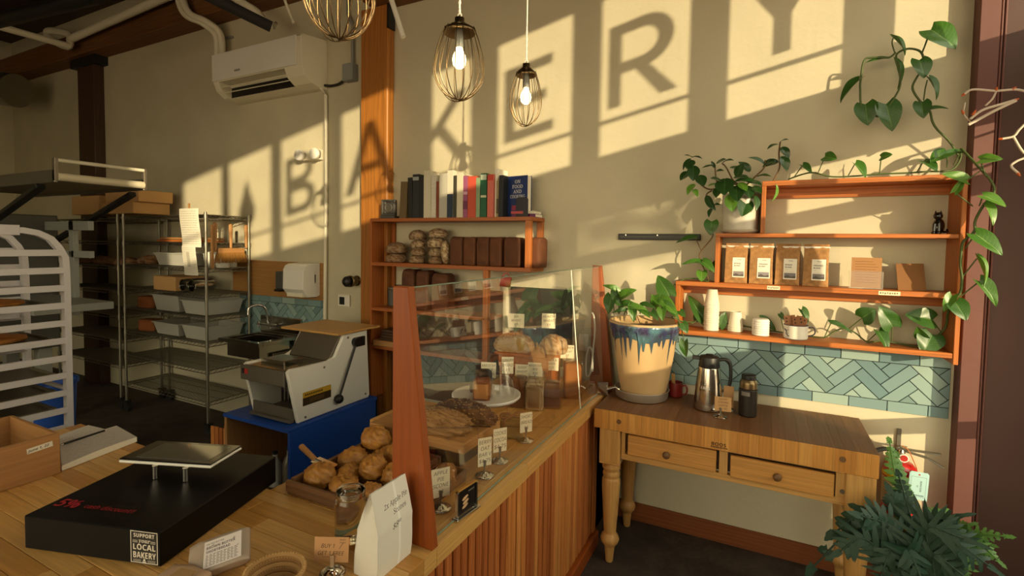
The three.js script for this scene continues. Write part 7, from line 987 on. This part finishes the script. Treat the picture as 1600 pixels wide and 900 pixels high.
// dry branch with a string of small unlit lamps at the right edge
{ const t = thing('lamp_branch', 'bare twig lights with orange-tipped bulbs in front of the dark wall at the right edge', 'string lights'), w = std('#cdbfae', 0.6), tip = std('#c05a1e', 0.4), P = [];
  const tw = (pts, r) => part(t, 'twig', tube(pts, r, 24, 6), w);
  tw([[0.983, 2.495, -2.950], [0.952, 2.505, -2.950], [0.889, 2.507, -2.950], [0.812, 2.522, -2.950], [0.780, 2.503, -2.950]], 0.005); tw([[0.893, 2.506, -2.950], [0.880, 2.472, -2.950], [0.859, 2.446, -2.950]], 0.004); tw([[0.809, 2.392, -2.950], [0.849, 2.427, -2.950], [0.902, 2.444, -2.950], [0.958, 2.460, -2.950]], 0.006); tw([[0.804, 2.367, -2.950], [0.840, 2.389, -2.950], [0.895, 2.423, -2.950], [0.960, 2.457, -2.950]], 0.007); tw([[0.817, 2.376, -2.960], [0.789, 2.419, -2.960], [0.791, 2.470, -2.960]], 0.003);
  tw([[0.973, 2.340, -2.900], [0.958, 2.320, -2.900], [0.941, 2.294, -2.900], [0.904, 2.286, -2.900]], 0.005); tw([[0.941, 2.294, -2.900], [0.963, 2.246, -2.900], [0.979, 2.218, -2.900]], 0.005); tw([[0.973, 2.196, -2.880], [0.949, 2.184, -2.880], [0.934, 2.164, -2.880], [0.960, 2.130, -2.880]], 0.005);
  tw([[0.983, 2.495, -2.950], [1.22, 2.62, -3.05], [1.27, 2.70, -3.166]], 0.007); tw([[0.973, 2.340, -2.900], [1.2, 2.45, -3.02], [1.27, 2.68, -3.166]], 0.006); tw([[0.973, 2.196, -2.880], [1.2, 2.3, -3.0], [1.275, 2.64, -3.166]], 0.006);
  for (const [a, b] of [[[0.784, 2.505, -2.950], [0.774, 2.498, -2.950]], [[0.891, 2.507, -2.950], [0.894, 2.523, -2.950]], [[0.945, 2.505, -2.950], [0.957, 2.515, -2.950]], [[0.954, 2.458, -2.950], [0.968, 2.464, -2.950]], [[0.817, 2.408, -2.950], [0.827, 2.430, -2.950]], [[0.906, 2.286, -2.900], [0.893, 2.287, -2.900]], [[0.955, 2.135, -2.880], [0.964, 2.121, -2.880]], [[0.789, 2.419, -2.960], [0.781, 2.437, -2.960]]]) part(t, 'bulb_tip', rod(a, b, 0.0065, 0.003, 8), tip); }
// ---------------------------------------------------------------- whisk pendants in a row over the counter
function pendant(label, x, z, y0, y1, r, wires, bulbY) {   // y0 bottom, y1 cap
  const t = thing('whisk_pendant', label, 'pendant lamp', [x, 0, z], 0), h = y1 - y0;
  part(t, 'chain', merge([rod([0, y1 + 0.05, 0], [0, 4.55, 0], 0.004, 0.004, 6), new THREE.TorusGeometry(0.009, 0.0022, 6, 14).translate(0, y1 + 0.047, 0)]), M.white);
  for (let i = 0; i < 10; i++) part(t, 'chain_link', new THREE.TorusGeometry(0.0075, 0.0019, 5, 10).scale(0.7, 1.3, 1).rotateY(i % 2 ? Math.PI / 2 : 0).translate(0, y1 + 0.065 + i * 0.017, 0), M.white);
  part(t, 'cap', lathe([[0, y1 + 0.036], [0.02, y1 + 0.036], [0.02, y1 + 0.016], [0.028, y1 + 0.012], [r * 0.62, y1 - 0.012], [r * 0.64, y1 - 0.024], [r * 0.6, y1 - 0.028], [r * 0.5, y1 - 0.016], [0, y1 + 0.002]], 36), M.bronze);
  part(t, 'socket', lathe([[0, y1 - 0.01], [0.018, y1 - 0.012], [0.018, bulbY + 0.05], [0.014, bulbY + 0.044], [0, bulbY + 0.044]], 20), M.grey);
  for (let k = 0; k < wires; k++) { const a = Math.PI * k / wires + 0.1, c = Math.cos(a), s = Math.sin(a), off = (k - wires / 2) * 0.0012, pts = []; const n = 14; for (let i = 0; i <= n; i++) { const u = i / n * 2 - 1, ph = u * Math.PI / 2, rr2 = r * Math.cos(0) * Math.sign(u) * Math.pow(Math.abs(Math.sin(ph)), 0.62), v = Math.abs(u); const yy = v < 0.62 ? y0 + h * 0.42 * (1 - Math.cos(v / 0.62 * Math.PI / 2)) : y0 + h * (0.42 + 0.56 * (v - 0.62) / 0.38); const rad2 = v < 0.62 ? r * Math.sin(v / 0.62 * Math.PI / 2) : r * lerp(1, 0.58, Math.pow((v - 0.62) / 0.38, 1.6)); pts.push([c * rad2 * Math.sign(u), yy + off, s * rad2 * Math.sign(u)]); } part(t, 'whisk_wire', tube(pts, 0.0019, 48, 5), M.bronze); }
  const bulb = std('#fff1d0', 0.3, { emissive: new THREE.Color('#ffdf9e'), emissiveIntensity: 5.5 });
  part(t, 'bulb', lathe([[0, bulbY - 0.042], [0.015, bulbY - 0.039], [0.026, bulbY - 0.026], [0.0295, bulbY - 0.006], [0.026, bulbY + 0.012], [0.017, bulbY + 0.03], [0.0135, bulbY + 0.046]], 28), bulb);
  const L = new THREE.PointLight(new THREE.Color().setRGB(1, 0.74, 0.42), 0.16, 0, 2); L.name = 'bulb_light'; L.position.set(0, bulbY - 0.06, 0); L.castShadow = true; L.shadow.radius = 1.5; t.add(L);
}
pendant('middle whisk pendant lamp with a glowing bulb and wide wires', -1.17, -1.80, 2.402, 2.705, 0.107, 9, 2.575);
pendant('smaller far whisk pendant lamp with a glowing bulb', -1.157, -2.43, 2.43, 2.718, 0.085, 8, 2.585);
pendant('nearest whisk lamp cut by the top of the picture, wires only', -1.195, -1.16, 2.425, 2.76, 0.108, 10, 2.66);
renderer.render(scene, camera);
